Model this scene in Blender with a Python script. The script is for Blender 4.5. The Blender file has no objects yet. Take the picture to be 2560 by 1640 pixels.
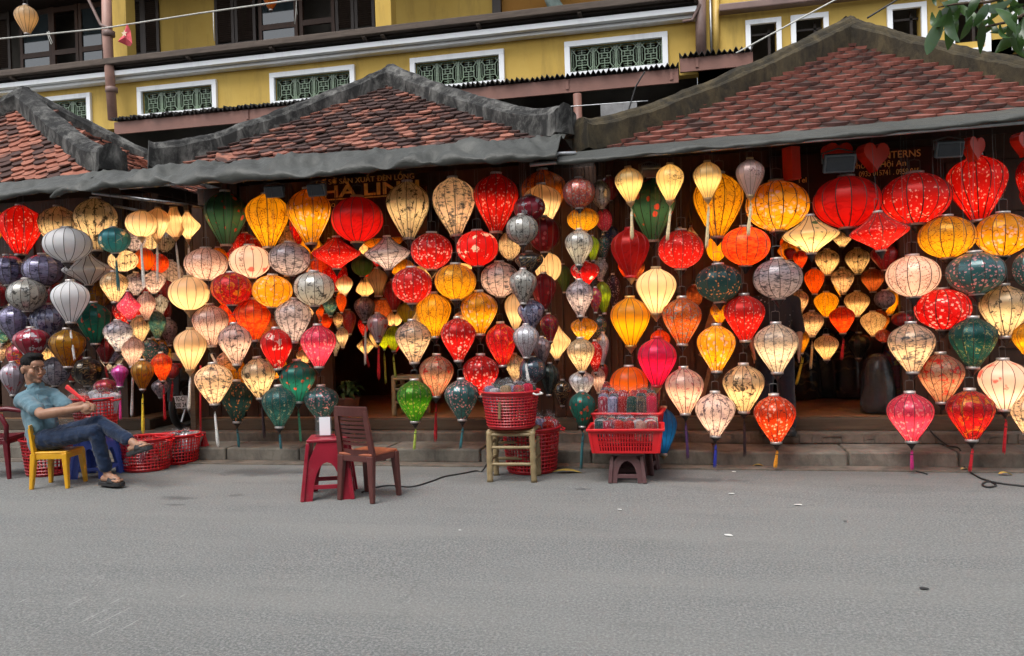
import bpy, bmesh, math, random
from mathutils import Vector, Matrix, noise as mnoise
random.seed(7)
scene = bpy.context.scene
col = scene.collection
# ------------------------------------------------------------------ camera
FPX, CX, CY = 2000.0, 1280.0, 820.0           # focal length and centre in photo pixels (2560 x 1640)
YAW, PITCH, ROLL = math.radians(12.6), math.radians(-.57), math.radians(1.72)
CAM = Vector((0, 0, 1.45))
_f0 = Vector((-math.sin(YAW), math.cos(YAW), 0)); _r0 = Vector((math.cos(YAW), math.sin(YAW), 0)); _z = Vector((0, 0, 1))
FWD = _f0*math.cos(PITCH) + _z*math.sin(PITCH); _u0 = _z*math.cos(PITCH) - _f0*math.sin(PITCH)
RGT = _r0*math.cos(ROLL) - _u0*math.sin(ROLL); UPV = _u0*math.cos(ROLL) + _r0*math.sin(ROLL)
camd = bpy.data.cameras.new('camera'); cam = bpy.data.objects.new('camera', camd); col.objects.link(cam)
cam.matrix_world = Matrix(((RGT.x, UPV.x, -FWD.x, CAM.x), (RGT.y, UPV.y, -FWD.y, CAM.y), (RGT.z, UPV.z, -FWD.z, CAM.z), (0, 0, 0, 1)))
camd.sensor_width = 36.0; camd.lens = 36.0*FPX/2560.0; camd.clip_end = 1000.0; camd.clip_start = .05
scene.camera = cam
# ------------------------------------------------------------------ overcast daylight
world = bpy.data.worlds.new('World'); scene.world = world; world.use_nodes = True
wn = world.node_tree; wn.nodes.clear()
wo = wn.nodes.new('ShaderNodeOutputWorld'); wb = wn.nodes.new('ShaderNodeBackground'); ws = wn.nodes.new('ShaderNodeTexSky')
wh = wn.nodes.new('ShaderNodeHueSaturation'); wh.inputs['Saturation'].default_value = .22
SUN_EL, SUN_AZ = math.radians(58), math.radians(205)      # azimuth measured clockwise from +Y
ws.sky_type = 'NISHITA'; ws.sun_disc = False; ws.sun_elevation = SUN_EL; ws.sun_rotation = SUN_AZ
ws.air_density = 1.0; ws.dust_density = 2.0
wb.inputs['Strength'].default_value = .11
wn.links.new(ws.outputs[0], wh.inputs['Color']); wn.links.new(wh.outputs[0], wb.inputs['Color']); wn.links.new(wb.outputs[0], wo.inputs['Surface'])
sund = bpy.data.lights.new('sun', 'SUN'); sund.energy = .9; sund.angle = math.radians(35); sund.color = (1, .965, .92)
sun = bpy.data.objects.new('sun', sund); col.objects.link(sun)
_sd = Vector((math.sin(SUN_AZ)*math.cos(SUN_EL), math.cos(SUN_AZ)*math.cos(SUN_EL), math.sin(SUN_EL)))
sun.rotation_euler = _sd.to_track_quat('Z', 'Y').to_euler(); sun.location = (0, -5, 12)
vs = scene.view_settings; vs.view_transform = 'Standard'; vs.look = 'None'; vs.gamma = 1.0; vs.use_curve_mapping = False
vs.exposure = 1.4
scene.render.engine = 'CYCLES'; cy = scene.cycles
cy.use_denoising = True; cy.use_adaptive_sampling = True; cy.adaptive_threshold = .02
try: cy.denoiser = 'OPENIMAGEDENOISE'
except Exception: pass
cy.max_bounces = 6; cy.diffuse_bounces = 3; cy.glossy_bounces = 2; cy.transmission_bounces = 4; cy.transparent_max_bounces = 8
cy.sample_clamp_indirect = 6.0; cy.caustics_reflective = False; cy.caustics_refractive = False; cy.use_light_tree = True

# ------------------------------------------------------------------ pixel helpers (a pixel gives a direction, the plane it touches the distance)
def ray(x, y): return FWD + RGT*((x-CX)/FPX) + UPV*((CY-y)/FPX)
def at(x, y, Y):
    d = ray(x, y); return CAM + d*((Y-CAM.y)/d.y)
def gr(x, y, z=0.0):
    d = ray(x, y); return CAM + d*((z-CAM.z)/d.z)
def scl(P): return FPX/((P-CAM).dot(FWD))
def px(P):
    v = Vector(P)-CAM; zc = v.dot(FWD); return (CX+FPX*v.dot(RGT)/zc, CY-FPX*v.dot(UPV)/zc)

# ------------------------------------------------------------------ object helpers
def tag(o, label=None, cat=None, group=None, kind=None):
    if label: o['label'] = label
    if cat: o['category'] = cat
    if group: o['group'] = group
    if kind: o['kind'] = kind
    return o
def empty(name, loc=(0, 0, 0), rz=0.0):
    o = bpy.data.objects.new(name, None); col.objects.link(o); o.location = loc; o.rotation_euler = (0, 0, rz); o.empty_display_size = .1
    return o
def wm(o):
    m = o.matrix_basis
    return m if o.parent is None else wm(o.parent) @ o.matrix_parent_inverse @ m
def adopt(o, parent, local=False):
    o.parent = parent
    if not local: o.matrix_parent_inverse = wm(parent).inverted()
    return o
def link(name, me, mat=None, parent=None, loc=None, rot=None, scale=None, local=False):
    o = bpy.data.objects.new(name, me); col.objects.link(o)
    if mat is not None:
        if len(me.materials) == 0: me.materials.append(mat)
        elif me.materials[0] != mat:
            o.material_slots[0].link = 'OBJECT'; o.material_slots[0].material = mat
    if loc is not None: o.location = loc
    if rot is not None: o.rotation_euler = rot
    if scale is not None: o.scale = scale
    if parent is not None: adopt(o, parent, local)
    return o
class MB:
    def __init__(s): s.v = []; s.f = []
    def add(s, vs_, fs):
        b = len(s.v); s.v += [tuple(v) for v in vs_]; s.f += [tuple(i+b for i in f) for f in fs]; return s
    def box(s, c, d, R=None, taper=1.0):
        hx, hy, hz = d[0]/2, d[1]/2, d[2]/2; vs_ = []
        for z, t in ((-hz, 1), (hz, taper)):
            for x, y in ((-hx, -hy), (hx, -hy), (hx, hy), (-hx, hy)):
                p = Vector((x*t, y*t, z)); vs_.append((R @ p if R else p)+Vector(c))
        return s.add(vs_, [(3, 2, 1, 0), (4, 5, 6, 7), (0, 1, 5, 4), (1, 2, 6, 5), (2, 3, 7, 6), (3, 0, 4, 7)])
    def bar(s, p0, p1, w, h, up=Vector((0, 0, 1)), w1=None, h1=None):
        p0, p1 = Vector(p0), Vector(p1); d = (p1-p0).normalized(); a = d.cross(up)
        if a.length < 1e-4: a = d.cross(Vector((0, 1, 0)))
        a.normalize(); b = a.cross(d); w1 = w if w1 is None else w1; h1 = h if h1 is None else h1; vs_ = []
        for p, ww, hh in ((p0, w, h), (p1, w1, h1)):
            for i, j in ((-1, -1), (1, -1), (1, 1), (-1, 1)): vs_.append(p+a*(i*ww/2)+b*(j*hh/2))
        return s.add(vs_, [(3, 2, 1, 0), (4, 5, 6, 7), (0, 1, 5, 4), (1, 2, 6, 5), (2, 3, 7, 6), (3, 0, 4, 7)])
    def tube(s, pts, r, n=8, closed=False, caps=True):
        pts = [Vector(p) for p in pts]; m = len(pts); rr = r if isinstance(r, (list, tuple)) else [r]*m
        vs_ = []; prev = None
        for i, p in enumerate(pts):
            if closed: d = pts[(i+1) % m]-pts[i-1]
            else: d = pts[min(i+1, m-1)]-pts[max(i-1, 0)]
            d.normalize()
            if prev is None:
                a = d.cross(Vector((0, 0, 1)))
                if a.length < 1e-3: a = d.cross(Vector((0, 1, 0)))
            else: a = prev - d*prev.dot(d)
            a.normalize(); prev = a; b = d.cross(a)
            for k in range(n):
                t = 2*math.pi*k/n; vs_.append(p+(a*math.cos(t)+b*math.sin(t))*rr[i])
        fs = []
        for i in range(m if closed else m-1):
            i2 = (i+1) % m
            for k in range(n): fs.append((i*n+k, i*n+(k+1) % n, i2*n+(k+1) % n, i2*n+k))
        if not closed and caps: fs += [tuple(range(n-1, -1, -1)), tuple((m-1)*n+k for k in range(n))]
        return s.add(vs_, fs)
    def lathe(s, prof, n=16, c=(0, 0, 0), sx=1, sy=1):
        vs_ = []; fs = []; m = len(prof); c = Vector(c)
        for r, z in prof:
            for k in range(n):
                t = 2*math.pi*k/n; vs_.append(c+Vector((r*math.cos(t)*sx, r*math.sin(t)*sy, z)))
        for i in range(m-1):
            for k in range(n): fs.append((i*n+k, i*n+(k+1) % n, (i+1)*n+(k+1) % n, (i+1)*n+k))
        fs += [tuple(range(n-1, -1, -1)), tuple((m-1)*n+k for k in range(n))]
        return s.add(vs_, fs)
    def capsule(s, p0, p1, r0, r1, n=14, h=5):
        p0, p1 = Vector(p0), Vector(p1); d = (p1-p0)
        L = d.length; d = d.normalized() if L > 1e-6 else Vector((0, 0, 1))
        a = d.cross(Vector((0, 0, 1)))
        if a.length < 1e-3: a = d.cross(Vector((0, 1, 0)))
        a.normalize(); b = d.cross(a); prof = []
        for i in range(h+1):
            t = -math.pi/2+math.pi/2*i/h; prof.append((max(math.cos(t)*r0, 1e-4), math.sin(t)*r0))
        for i in range(h+1):
            t = math.pi/2*i/h; prof.append((max(math.cos(t)*r1, 1e-4), L+math.sin(t)*r1))
        vs_ = []; fs = []
        for r, z in prof:
            for k in range(n):
                t = 2*math.pi*k/n; vs_.append(p0+d*z+(a*math.cos(t)+b*math.sin(t))*r)
        for i in range(len(prof)-1):
            for k in range(n): fs.append((i*n+k, i*n+(k+1) % n, (i+1)*n+(k+1) % n, (i+1)*n+k))
        fs += [tuple(range(n-1, -1, -1)), tuple((len(prof)-1)*n+k for k in range(n))]
        return s.add(vs_, fs)
    def ell(s, c, r, M=None, n=16, h=10):
        vs_ = []; fs = []
        for i in range(h+1):
            t = -math.pi/2+math.pi*i/h
            for k in range(n):
                q = 2*math.pi*k/n; p = Vector((max(math.cos(t), 1e-3)*math.cos(q)*r[0], max(math.cos(t), 1e-3)*math.sin(q)*r[1], math.sin(t)*r[2]))
                vs_.append((M @ p if M else p)+Vector(c))
        for i in range(h):
            for k in range(n): fs.append((i*n+k, i*n+(k+1) % n, (i+1)*n+(k+1) % n, (i+1)*n+k))
        fs += [tuple(range(n-1, -1, -1)), tuple(h*n+k for k in range(n))]
        return s.add(vs_, fs)
    def mesh(s, name, smooth=False):
        me = bpy.data.meshes.new(name); me.from_pydata(s.v, [], s.f); me.update()
        if smooth:
            for p in me.polygons: p.use_smooth = True
        return me
    def build(s, name, mat=None, parent=None, smooth=False, bevel=0, seg=2, loc=None, rot=None, local=False):
        o = link(name, s.mesh(name, smooth), mat, parent, loc, rot, None, local)
        if bevel:
            b = o.modifiers.new('bevel', 'BEVEL'); b.width = bevel; b.segments = seg; b.limit_method = 'ANGLE'; b.angle_limit = math.radians(40)
        return o
def remesh(mb, name, vox, smooth=6, mat=None, parent=None, disp=None):
    """union of closed shells into one continuous surface"""
    me = mb.mesh(name); o = bpy.data.objects.new(name, me); col.objects.link(o)
    m = o.modifiers.new('r', 'REMESH'); m.mode = 'VOXEL'; m.voxel_size = vox; m.use_smooth_shade = True
    if smooth:
        k = o.modifiers.new('s', 'SMOOTH'); k.iterations = smooth; k.factor = .5
    dg = bpy.context.evaluated_depsgraph_get(); ev = o.evaluated_get(dg); nm = bpy.data.meshes.new_from_object(ev)
    o.modifiers.clear(); o.data = nm; bpy.data.meshes.remove(me); nm.name = name
    for p in nm.polygons: p.use_smooth = True
    if disp:
        nm.update()
        ns = [v.normal.copy() for v in nm.vertices]
        for v, n_ in zip(nm.vertices, ns): v.co += n_*disp(v.co)
        nm.update()
    if mat: nm.materials.append(mat)
    if parent: adopt(o, parent)
    return o
def text_mesh(body, size, mat, parent, name, origin, width=None, depth=.006, rotz=0, align='LEFT', tilt=0, bold=0):
    c = bpy.data.curves.new('t', 'FONT'); c.body = body; c.size = size; c.extrude = depth; c.align_x = align; c.offset = bold
    o = bpy.data.objects.new('t', c); col.objects.link(o); dg = bpy.context.evaluated_depsgraph_get()
    me = bpy.data.meshes.new_from_object(o.evaluated_get(dg)); bpy.data.objects.remove(o)
    if width and me.vertices:
        xs = [v.co.x for v in me.vertices]; w = max(xs)-min(xs); k = width/w if w else 1
        for v in me.vertices: v.co.x *= k
    me.materials.clear(); me.materials.append(mat); me.name = name
    return link(name, me, None, parent, origin, (math.pi/2, tilt, rotz))

# ------------------------------------------------------------------ materials
class NT:
    def __init__(s, name):
        s.m = bpy.data.materials.new(name); s.m.use_nodes = True; s.t = s.m.node_tree; s.t.nodes.clear()
        s.out = s.n('ShaderNodeOutputMaterial')
    def n(s, typ, **kw):
        nd = s.t.nodes.new(typ)
        for k, v in kw.items(): setattr(nd, k, v)
        return nd
    def l(s, a, b): s.t.links.new(a, b)
    def setv(s, sock, v):
        if hasattr(v, 'is_linked') or isinstance(v, bpy.types.NodeSocket): s.l(v, sock)
        else:
            if isinstance(v, tuple) and len(v) == 3 and sock.type == 'RGBA': v = (*v, 1)
            sock.default_value = v
    def math(s, op, a, b=0.0, clamp=False):
        nd = s.n('ShaderNodeMath', operation=op, use_clamp=clamp); s.setv(nd.inputs[0], a); s.setv(nd.inputs[1], b); return nd.outputs[0]
    def vmath(s, op, a, b):
        nd = s.n('ShaderNodeVectorMath', operation=op); s.setv(nd.inputs[0], a); s.setv(nd.inputs[1], b); return nd.outputs[0]
    def mix(s, fac, a, b, mode='MIX'):
        nd = s.n('ShaderNodeMix', data_type='RGBA', blend_type=mode); s.setv(nd.inputs['Factor'], fac); s.setv(nd.inputs[6], a); s.setv(nd.inputs[7], b); return nd.outputs[2]
    def ramp(s, v, lo, hi):
        nd = s.n('ShaderNodeMapRange'); nd.clamp = True; s.setv(nd.inputs[0], v); nd.inputs[1].default_value = lo; nd.inputs[2].default_value = hi; return nd.outputs[0]
    def noise(s, vec, scale, detail=4, rough=.55, dist=0.0, out=0):
        nd = s.n('ShaderNodeTexNoise'); s.l(vec, nd.inputs['Vector']); nd.inputs['Scale'].default_value = scale; nd.inputs['Detail'].default_value = detail
        nd.inputs['Roughness'].default_value = rough; nd.inputs['Distortion'].default_value = dist; return nd.outputs[out]
    def vor(s, vec, scale, feature='F1', out='Distance', rnd=1.0):
        nd = s.n('ShaderNodeTexVoronoi', feature=feature); s.l(vec, nd.inputs['Vector']); nd.inputs['Scale'].default_value = scale; nd.inputs['Randomness'].default_value = rnd; return nd.outputs[out]
    def co(s, kind='Object'):
        return s.n('ShaderNodeTexCoord').outputs[kind]
    def pos(s): return s.n('ShaderNodeNewGeometry').outputs['Position']
    def rnd(s): return s.n('ShaderNodeObjectInfo').outputs['Random']
    def stretch(s, v, x, y, z): return s.vmath('MULTIPLY', v, (x, y, z))
    def bsdf(s, color, rough=.6, metal=0.0, spec=.5, bump=None, bs=.3, bd=.01, coat=0.0, sheen=0.0, alpha=None):
        b = s.n('ShaderNodeBsdfPrincipled'); s.setv(b.inputs['Base Color'], color); s.setv(b.inputs['Roughness'], rough); b.inputs['Metallic'].default_value = metal
        b.inputs['Specular IOR Level'].default_value = spec; b.inputs['Coat Weight'].default_value = coat; b.inputs['Sheen Weight'].default_value = sheen
        if bump is not None:
            bn = s.n('ShaderNodeBump'); bn.inputs['Strength'].default_value = bs; bn.inputs['Distance'].default_value = bd; s.l(bump, bn.inputs['Height']); s.l(bn.outputs[0], b.inputs['Normal'])
        return b
    def done(s, sh):
        s.l(sh.outputs[0] if hasattr(sh, 'outputs') else sh, s.out.inputs['Surface']); return s.m
def mat_simple(name, color, rough=.5, var=.25, scale=8, metal=0, spec=.5, bump=.15, bd=.004, dirt=None, coat=0, rndvar=0.0):
    t = NT(name); p = t.pos(); nz = t.noise(p, scale, 6, .6); c = t.mix(t.ramp(nz, .3, .7), tuple(x*(1-var) for x in color), tuple(min(1, x*(1+var)) for x in color))
    if rndvar: c = t.mix(t.math('MULTIPLY', t.rnd(), rndvar), c, tuple(x*.35 for x in color))
    if dirt:
        c = t.mix(t.math('MULTIPLY', t.ramp(t.noise(p, scale*.35, 7, .65), .5, .75), .75), c, dirt)
    r = t.math('ADD', t.math('MULTIPLY', nz, .2), rough-.1)
    return t.done(t.bsdf(c, r, metal, spec, t.noise(p, scale*6, 4), bump, bd, coat))
M = {}
def asphalt():
    t = NT('asphalt'); p = t.pos()
    big = t.noise(p, .45, 6, .6, .4); fine = t.noise(p, 60, 3, .7); grain = t.vor(p, 130); st = t.noise(t.stretch(p, .8, 2.6, 1), 1.6, 7, .65)
    c = t.mix(t.ramp(big, .3, .7), (.136, .141, .137), (.176, .181, .176))
    c = t.mix(t.ramp(fine, .44, .6), c, (.25, .256, .25))
    c = t.mix(t.math('MULTIPLY', t.ramp(t.vor(t.stretch(p, 1, .8, 1), 48), .16, .06), .45), c, (.28, .28, .265))
    dk = t.math('MULTIPLY', t.ramp(t.noise(p, 75, 3, .8), .49, .58), .62); c = t.mix(dk, c, (.085, .087, .09))
    pale = t.ramp(t.vor(p, 34, out='Distance'), .11, .05); c = t.mix(t.math('MULTIPLY', pale, t.ramp(t.noise(p, 9, 2), .5, .62)), c, (.42, .42, .40))
    c = t.mix(t.math('MULTIPLY', t.ramp(st, .52, .72), .28), c, (.12, .12, .12))
    # worn dirt along the kerb (a stain of its own shape)
    sp = t.n('ShaderNodeSeparateXYZ'); t.l(p, sp.inputs[0])
    edge = t.ramp(t.math('ADD', sp.outputs['Y'], t.math('MULTIPLY', t.noise(t.stretch(p, .8, 1.5, 1), 1.7, 6, .7), 1.5)), 7.5, 8.15)
    c = t.mix(t.math('MULTIPLY', edge, .5), c, (.075, .068, .062))
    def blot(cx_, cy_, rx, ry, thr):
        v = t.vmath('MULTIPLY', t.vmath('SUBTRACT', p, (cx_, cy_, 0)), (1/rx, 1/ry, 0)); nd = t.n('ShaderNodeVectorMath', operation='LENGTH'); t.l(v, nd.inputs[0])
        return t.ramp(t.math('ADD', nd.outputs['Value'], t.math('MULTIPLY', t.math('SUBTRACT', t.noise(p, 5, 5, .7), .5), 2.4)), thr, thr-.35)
    # patched and tyre-polished lanes, hairline cracks
    lane = t.ramp(t.noise(t.stretch(p, .25, 1.6, 1), 1.1, 5, .6), .42, .66); c = t.mix(t.math('MULTIPLY', lane, .42), c, (.225, .226, .212))
    streak = t.ramp(t.noise(t.stretch(p, .5, 7, 1), 3.0, 6, .7), .55, .75); c = t.mix(t.math('MULTIPLY', streak, .25), c, (.1, .104, .1))
    wp = t.vmath('ADD', p, t.vmath('MULTIPLY', t.noise(p, 2.2, 5, .7, 0, 1), (.5, .5, 0))); crack = t.math('MULTIPLY', t.ramp(t.vor(wp, .55, 'DISTANCE_TO_EDGE'), .006, .002), t.ramp(t.noise(p, .9, 3), .52, .62)); c = t.mix(t.math('MULTIPLY', crack, .22), c, (.06, .062, .06))
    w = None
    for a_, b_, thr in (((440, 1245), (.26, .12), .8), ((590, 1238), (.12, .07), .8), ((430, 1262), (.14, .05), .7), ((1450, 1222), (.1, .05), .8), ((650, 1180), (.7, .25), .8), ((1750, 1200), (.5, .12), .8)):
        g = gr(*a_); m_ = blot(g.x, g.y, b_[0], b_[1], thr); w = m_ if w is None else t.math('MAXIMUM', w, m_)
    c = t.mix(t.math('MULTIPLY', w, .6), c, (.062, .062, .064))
    sc_ = None
    for i_, (a_, b_) in enumerate((((195, 1500), .10), ((232, 1540), .12), ((255, 1575), .10), ((283, 1540), .16), ((292, 1500), .06), ((328, 1560), .09), ((455, 1490), .04), ((60, 1500), .05))):
        g = gr(*a_); v = t.vmath('MULTIPLY', t.vmath('SUBTRACT', t.vmath('ADD', p, t.vmath('MULTIPLY', t.noise(p, 3.0, 2, .5, 0, 1), (.03, 0, 0))), (g.x+.015, g.y, 0)), (1/.005, 1/b_, 0)); nd = t.n('ShaderNodeVectorMath', operation='LENGTH'); t.l(v, nd.inputs[0]); m_ = t.ramp(nd.outputs['Value'], 1.2, .4); sc_ = m_ if sc_ is None else t.math('MAXIMUM', sc_, m_)
    c = t.mix(t.math('MULTIPLY', sc_, .55), c, (.38, .38, .36))
    r = t.math('SUBTRACT', .9, t.math('MULTIPLY', w, .2))
    hh = t.math('ADD', t.noise(p, 110, 3, .7), t.math('MULTIPLY', t.vor(p, 70), .8))
    return t.done(t.bsdf(c, r, 0, .3, hh, .55, .006))
M['asphalt'] = asphalt()
def concrete(name, c0, c1, dk, sc=3.0, blk=.6, lo=.45, hi=.68):
    t = NT(name); p = t.pos(); c = t.mix(t.ramp(t.noise(p, sc, 7, .65), .35, .68), c0, c1)
    c = t.mix(t.math('MULTIPLY', t.ramp(t.noise(t.stretch(p, 1, 1, .5), sc*1.7, 8, .72, .5), lo, hi), blk), c, dk)
    return t.done(t.bsdf(c, .88, 0, .25, t.noise(p, sc*9, 8, .7), .6, .012))
M['kerb'] = concrete('kerb_concrete', (.135, .12, .1), (.22, .2, .17), (.05, .045, .04), 3.5)
M['step'] = concrete('step_concrete', (.12, .1, .082), (.2, .17, .14), (.045, .038, .032), 3.0)
M['ridge'] = concrete('weathered_plaster', (.075, .074, .07), (.25, .245, .23), (.016, .016, .016), 3.4, .95, .33, .55)
M['moss'] = concrete('mossy_plaster', (.04, .032, .019), (.085, .066, .036), (.014, .013, .011), 3.2, .8, .42, .62)
def wall_paint(name, c0, c1, dirt, k=.35):
    t = NT(name); p = t.pos(); c = t.mix(t.ramp(t.noise(p, .9, 6, .6), .3, .7), c0, c1)
    c = t.mix(t.math('MULTIPLY', t.ramp(t.noise(t.stretch(p, 2.2, 2.2, .35), 1.6, 7, .7), .52, .75), k), c, dirt)
    return t.done(t.bsdf(c, .85, 0, .25, t.noise(p, 22, 6), .25, .006))
M['mustard'] = wall_paint('mustard_wall', (.49, .32, .072), (.56, .385, .1), (.2, .14, .05), .45)
M['white_paint'] = wall_paint('white_paint', (.78, .8, .82), (.84, .86, .88), (.4, .41, .42), .35)
def wood(name, c0, c1, sc=(1, 1, 12), rough=.55, rv=.0):
    t = NT(name); p = t.pos(); v = t.stretch(p, *sc); g = t.noise(v, 3.0, 8, .65, .6)
    c = t.mix(t.ramp(g, .3, .7), c0, c1); c = t.mix(t.math('MULTIPLY', t.rnd(), .45), c, tuple(x*.5 for x in c0))
    c = t.mix(t.math('MULTIPLY', t.ramp(t.noise(p, 2.2, 6, .7), .5, .75), .4), c, (.02, .014, .01))
    return t.done(t.bsdf(c, rough, 0, .4, g, .35, .006))
M['panel'] = wood('shadow_dark_wood', (.045, .02, .011), (.085, .038, .02), (9, 9, .8))  # wood colour darkened to hold the shade under the deep eaves
M['beam'] = wood('weathered_beam_wood', (.06, .042, .032), (.13, .1, .08), (.7, 9, 9), .8)
M['floorwood'] = wood('shop_floor_wood', (.22, .11, .05), (.33, .17, .08), (.8, 8, 8), .45)
M['dark_wood'] = wood('dark_shutter_wood', (.028, .018, .014), (.05, .034, .026), (8, 8, .8), .5)
M['bamboo'] = wood('bamboo', (.26, .19, .095), (.38, .29, .16), (6, 6, 1.2), .42)
M['plinth_wood'] = wood('old_sill_wood', (.075, .05, .032), (.14, .1, .065), (.7, 9, 9), .8)
def tile_mat(name, c0, c1, dark, amt, sc):
    t = NT(name); p = t.pos(); r = t.rnd()
    c = t.mix(r, c0, c1); c = t.mix(t.ramp(t.noise(p, 14, 5, .65), .35, .75), c, tuple(x*.72 for x in c0))
    n1 = t.noise(p, sc, 7, .68); wn_ = t.n('ShaderNodeTexWhiteNoise', noise_dimensions='1D'); t.l(r, wn_.inputs['W'])
    d = t.ramp(t.math('ADD', n1, t.math('MULTIPLY', t.math('SUBTRACT', wn_.outputs['Value'], .5), .34)), .62-amt, .74-amt)
    c = t.mix(t.math('MULTIPLY', d, .9), c, dark)
    return t.done(t.bsdf(c, .82, 0, .3, t.noise(p, 40, 6, .7), .5, .006))
M['tile_new'] = tile_mat('terracotta_tile', (.2, .07, .052), (.29, .112, .085), (.06, .034, .03), .07, 2.2)
M['tile_old'] = tile_mat('blackened_tile', (.24, .088, .062), (.38, .165, .115), (.03, .02, .019), .25, 2.6)
M['tile_mid'] = tile_mat('worn_tile', (.27, .096, .062), (.4, .165, .11), (.04, .024, .022), .15, 2.6)
def tarp_mat():
    t = NT('grey_tarp'); p = t.pos(); c = t.mix(t.ramp(t.noise(p, 1.6, 6, .6), .3, .7), (.034, .036, .032), (.07, .073, .066))
    c = t.mix(t.math('MULTIPLY', t.ramp(t.noise(p, 5, 7, .7), .55, .8), .5), c, (.018, .019, .018))
    return t.done(t.bsdf(c, .5, 0, .4, t.noise(p, 11, 6, .65, .8), .5, .02))
M['tarp'] = tarp_mat()
M['steel'] = mat_simple('galvanised_steel', (.42, .43, .44), .4, .2, 12, metal=.8)
M['fascia'] = mat_simple('brown_fascia_paint', (.19, .085, .062), .55, .15, 2.5, bump=.1)
M['pipe_brown'] = mat_simple('brown_pipe', (.16, .1, .085), .5, .3, 3, bump=.1)
M['pipe_pink'] = mat_simple('faded_pipe', (.34, .19, .15), .55, .3, 2, bump=.1)
M['pipe_yellow'] = mat_simple('yellow_pipe', (.5, .33, .08), .45, .1, 3)
M['black'] = mat_simple('black_plastic', (.012, .012, .013), .4, .2, 20)
M['black_cord'] = mat_simple('black_rubber', (.014, .013, .013), .5, .2, 20)
M['dark_hub'] = mat_simple('dark_hub_wood', (.022, .012, .01), .35, .3, 30)
M['brass'] = mat_simple('pale_cap_metal', (.55, .5, .48), .35, .2, 40, metal=.55)
M['gold_cap'] = mat_simple('gold_cap_metal', (.6, .38, .12), .35, .2, 40, metal=.5)
M['wood_cap'] = mat_simple('turned_wood_cap', (.42, .27, .13), .4, .2, 30)
M['wire'] = mat_simple('grey_wire', (.12, .11, .105), .4, .1, 30, metal=.5)
M['corr'] = mat_simple('dark_roof_sheet', (.032, .031, .03), .6, .4, 6)
M['green_glaze'] = mat_simple('green_glazed_ceramic', (.13, .19, .115), .35, .35, 14, coat=.3)
M['shadow_dark'] = mat_simple('shadow_dark_wall', (.045, .038, .03), .8, .3, 2)  # near-black colour stands in for the shade inside recesses
M['orange_wall'] = wall_paint('ochre_recess_wall', (.3, .14, .03), (.36, .18, .04), (.12, .06, .02))
def glass_mat():
    t = NT('window_glass'); g = t.bsdf((.02, .03, .035), .04, 0, 1.0); return t.done(g)
M['glass'] = glass_mat()
def plastic(name, c, rough=.32, dirt=None, dk=.35):
    t = NT(name); p = t.pos(); cc = t.mix(t.ramp(t.noise(p, 5, 6, .65), .35, .75), c, tuple(x*.75 for x in c))
    cc = t.mix(t.math('MULTIPLY', t.ramp(t.noise(p, 3.2, 8, .75), .5, .72), dk), cc, dirt or tuple(x*.45+.03 for x in c))
    return t.done(t.bsdf(cc, t.math('ADD', t.math('MULTIPLY', t.noise(p, 30, 4), .2), rough-.1), 0, .5, t.noise(p, 60, 3), .08, .002))
M['red_plastic'] = plastic('red_basket_plastic', (.52, .012, .022), .34)
M['red_plastic2'] = plastic('bright_red_plastic', (.66, .012, .018), .32)
M['brown_plastic'] = plastic('brown_chair_plastic', (.105, .03, .026), .38, (.2, .1, .08), .4)
M['orange_plastic'] = plastic('sunfaded_seat_plastic', (.36, .1, .045), .42)
M['crimson_plastic'] = plastic('crimson_stool_plastic', (.3, .012, .03), .34, (.3, .12, .12), .45)
M['maroon_plastic'] = plastic('dusty_maroon_plastic', (.12, .055, .058), .5, (.2, .14, .13), .7)
M['yellow_plastic'] = plastic('yellow_chair_plastic', (.78, .4, .02), .32, (.5, .3, .06), .3)
M['blue_plastic'] = plastic('blue_stool_plastic', (.075, .13, .52), .36)
M['darkred_plastic'] = plastic('dark_red_chair_plastic', (.14, .01, .02), .36)
# ================================================================== THE SETTING
KY = 7.86                                    # kerb face
m = MB(); N_ = 60
xs = [-60, -30, -16]+[-12+i*.25 for i in range(80)]+[8.5, 14, 30, 60]; ys = [-30, -10, -3]+[i*.25 for i in range(33)]+[8.5, 20, 60]
for y in ys:
    for x in xs: m.v.append((x, y, .006*mnoise.noise(Vector((x*.7, y*.7, 0))) if (-11 < x < 7 and y < 7.5) else 0))
nx = len(xs)
for j in range(len(ys)-1):
    for i in range(nx-1): m.f.append((j*nx+i, j*nx+i+1, (j+1)*nx+i+1, (j+1)*nx+i))
tag(m.build('road', M['asphalt'], None, True), 'worn grey asphalt street in front of the lantern stalls', kind='structure')
# gutter strip, kerb stones, steps
rnd = random.Random(3)
m = MB()
g0, g1 = -12.0, 6.5
m.box(((g0+g1)/2, KY-.10, .004), (g1-g0, .22, .016))
tag(m.build('gutter_strip', M['step'], None), 'pale concrete gutter strip along the kerb', kind='structure')
kerb = MB().box(((g0+g1)/2, KY+.28, .058), (g1-g0, .5, .12)).build('kerb', M['kerb']); tag(kerb, 'low concrete kerb along the stall fronts', kind='structure')
x = g0
while x < g1:
    w = rnd.uniform(.85, 1.25); mm = MB(); w2 = min(w, g1-x)
    mm.box((x+w2/2, KY+.24+rnd.uniform(-.012, .012), .07+rnd.uniform(-.006, .006)), (w2-.016, .5, .145))
    mm.build('kerb_stone', M['kerb'], kerb, bevel=.018); x += w
step = MB().box(((g0+g1)/2, KY+.86, .13), (g1-g0, .76, .235)).build('step', M['step'], bevel=.015); tag(step, 'worn concrete step above the kerb', kind='structure')
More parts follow.
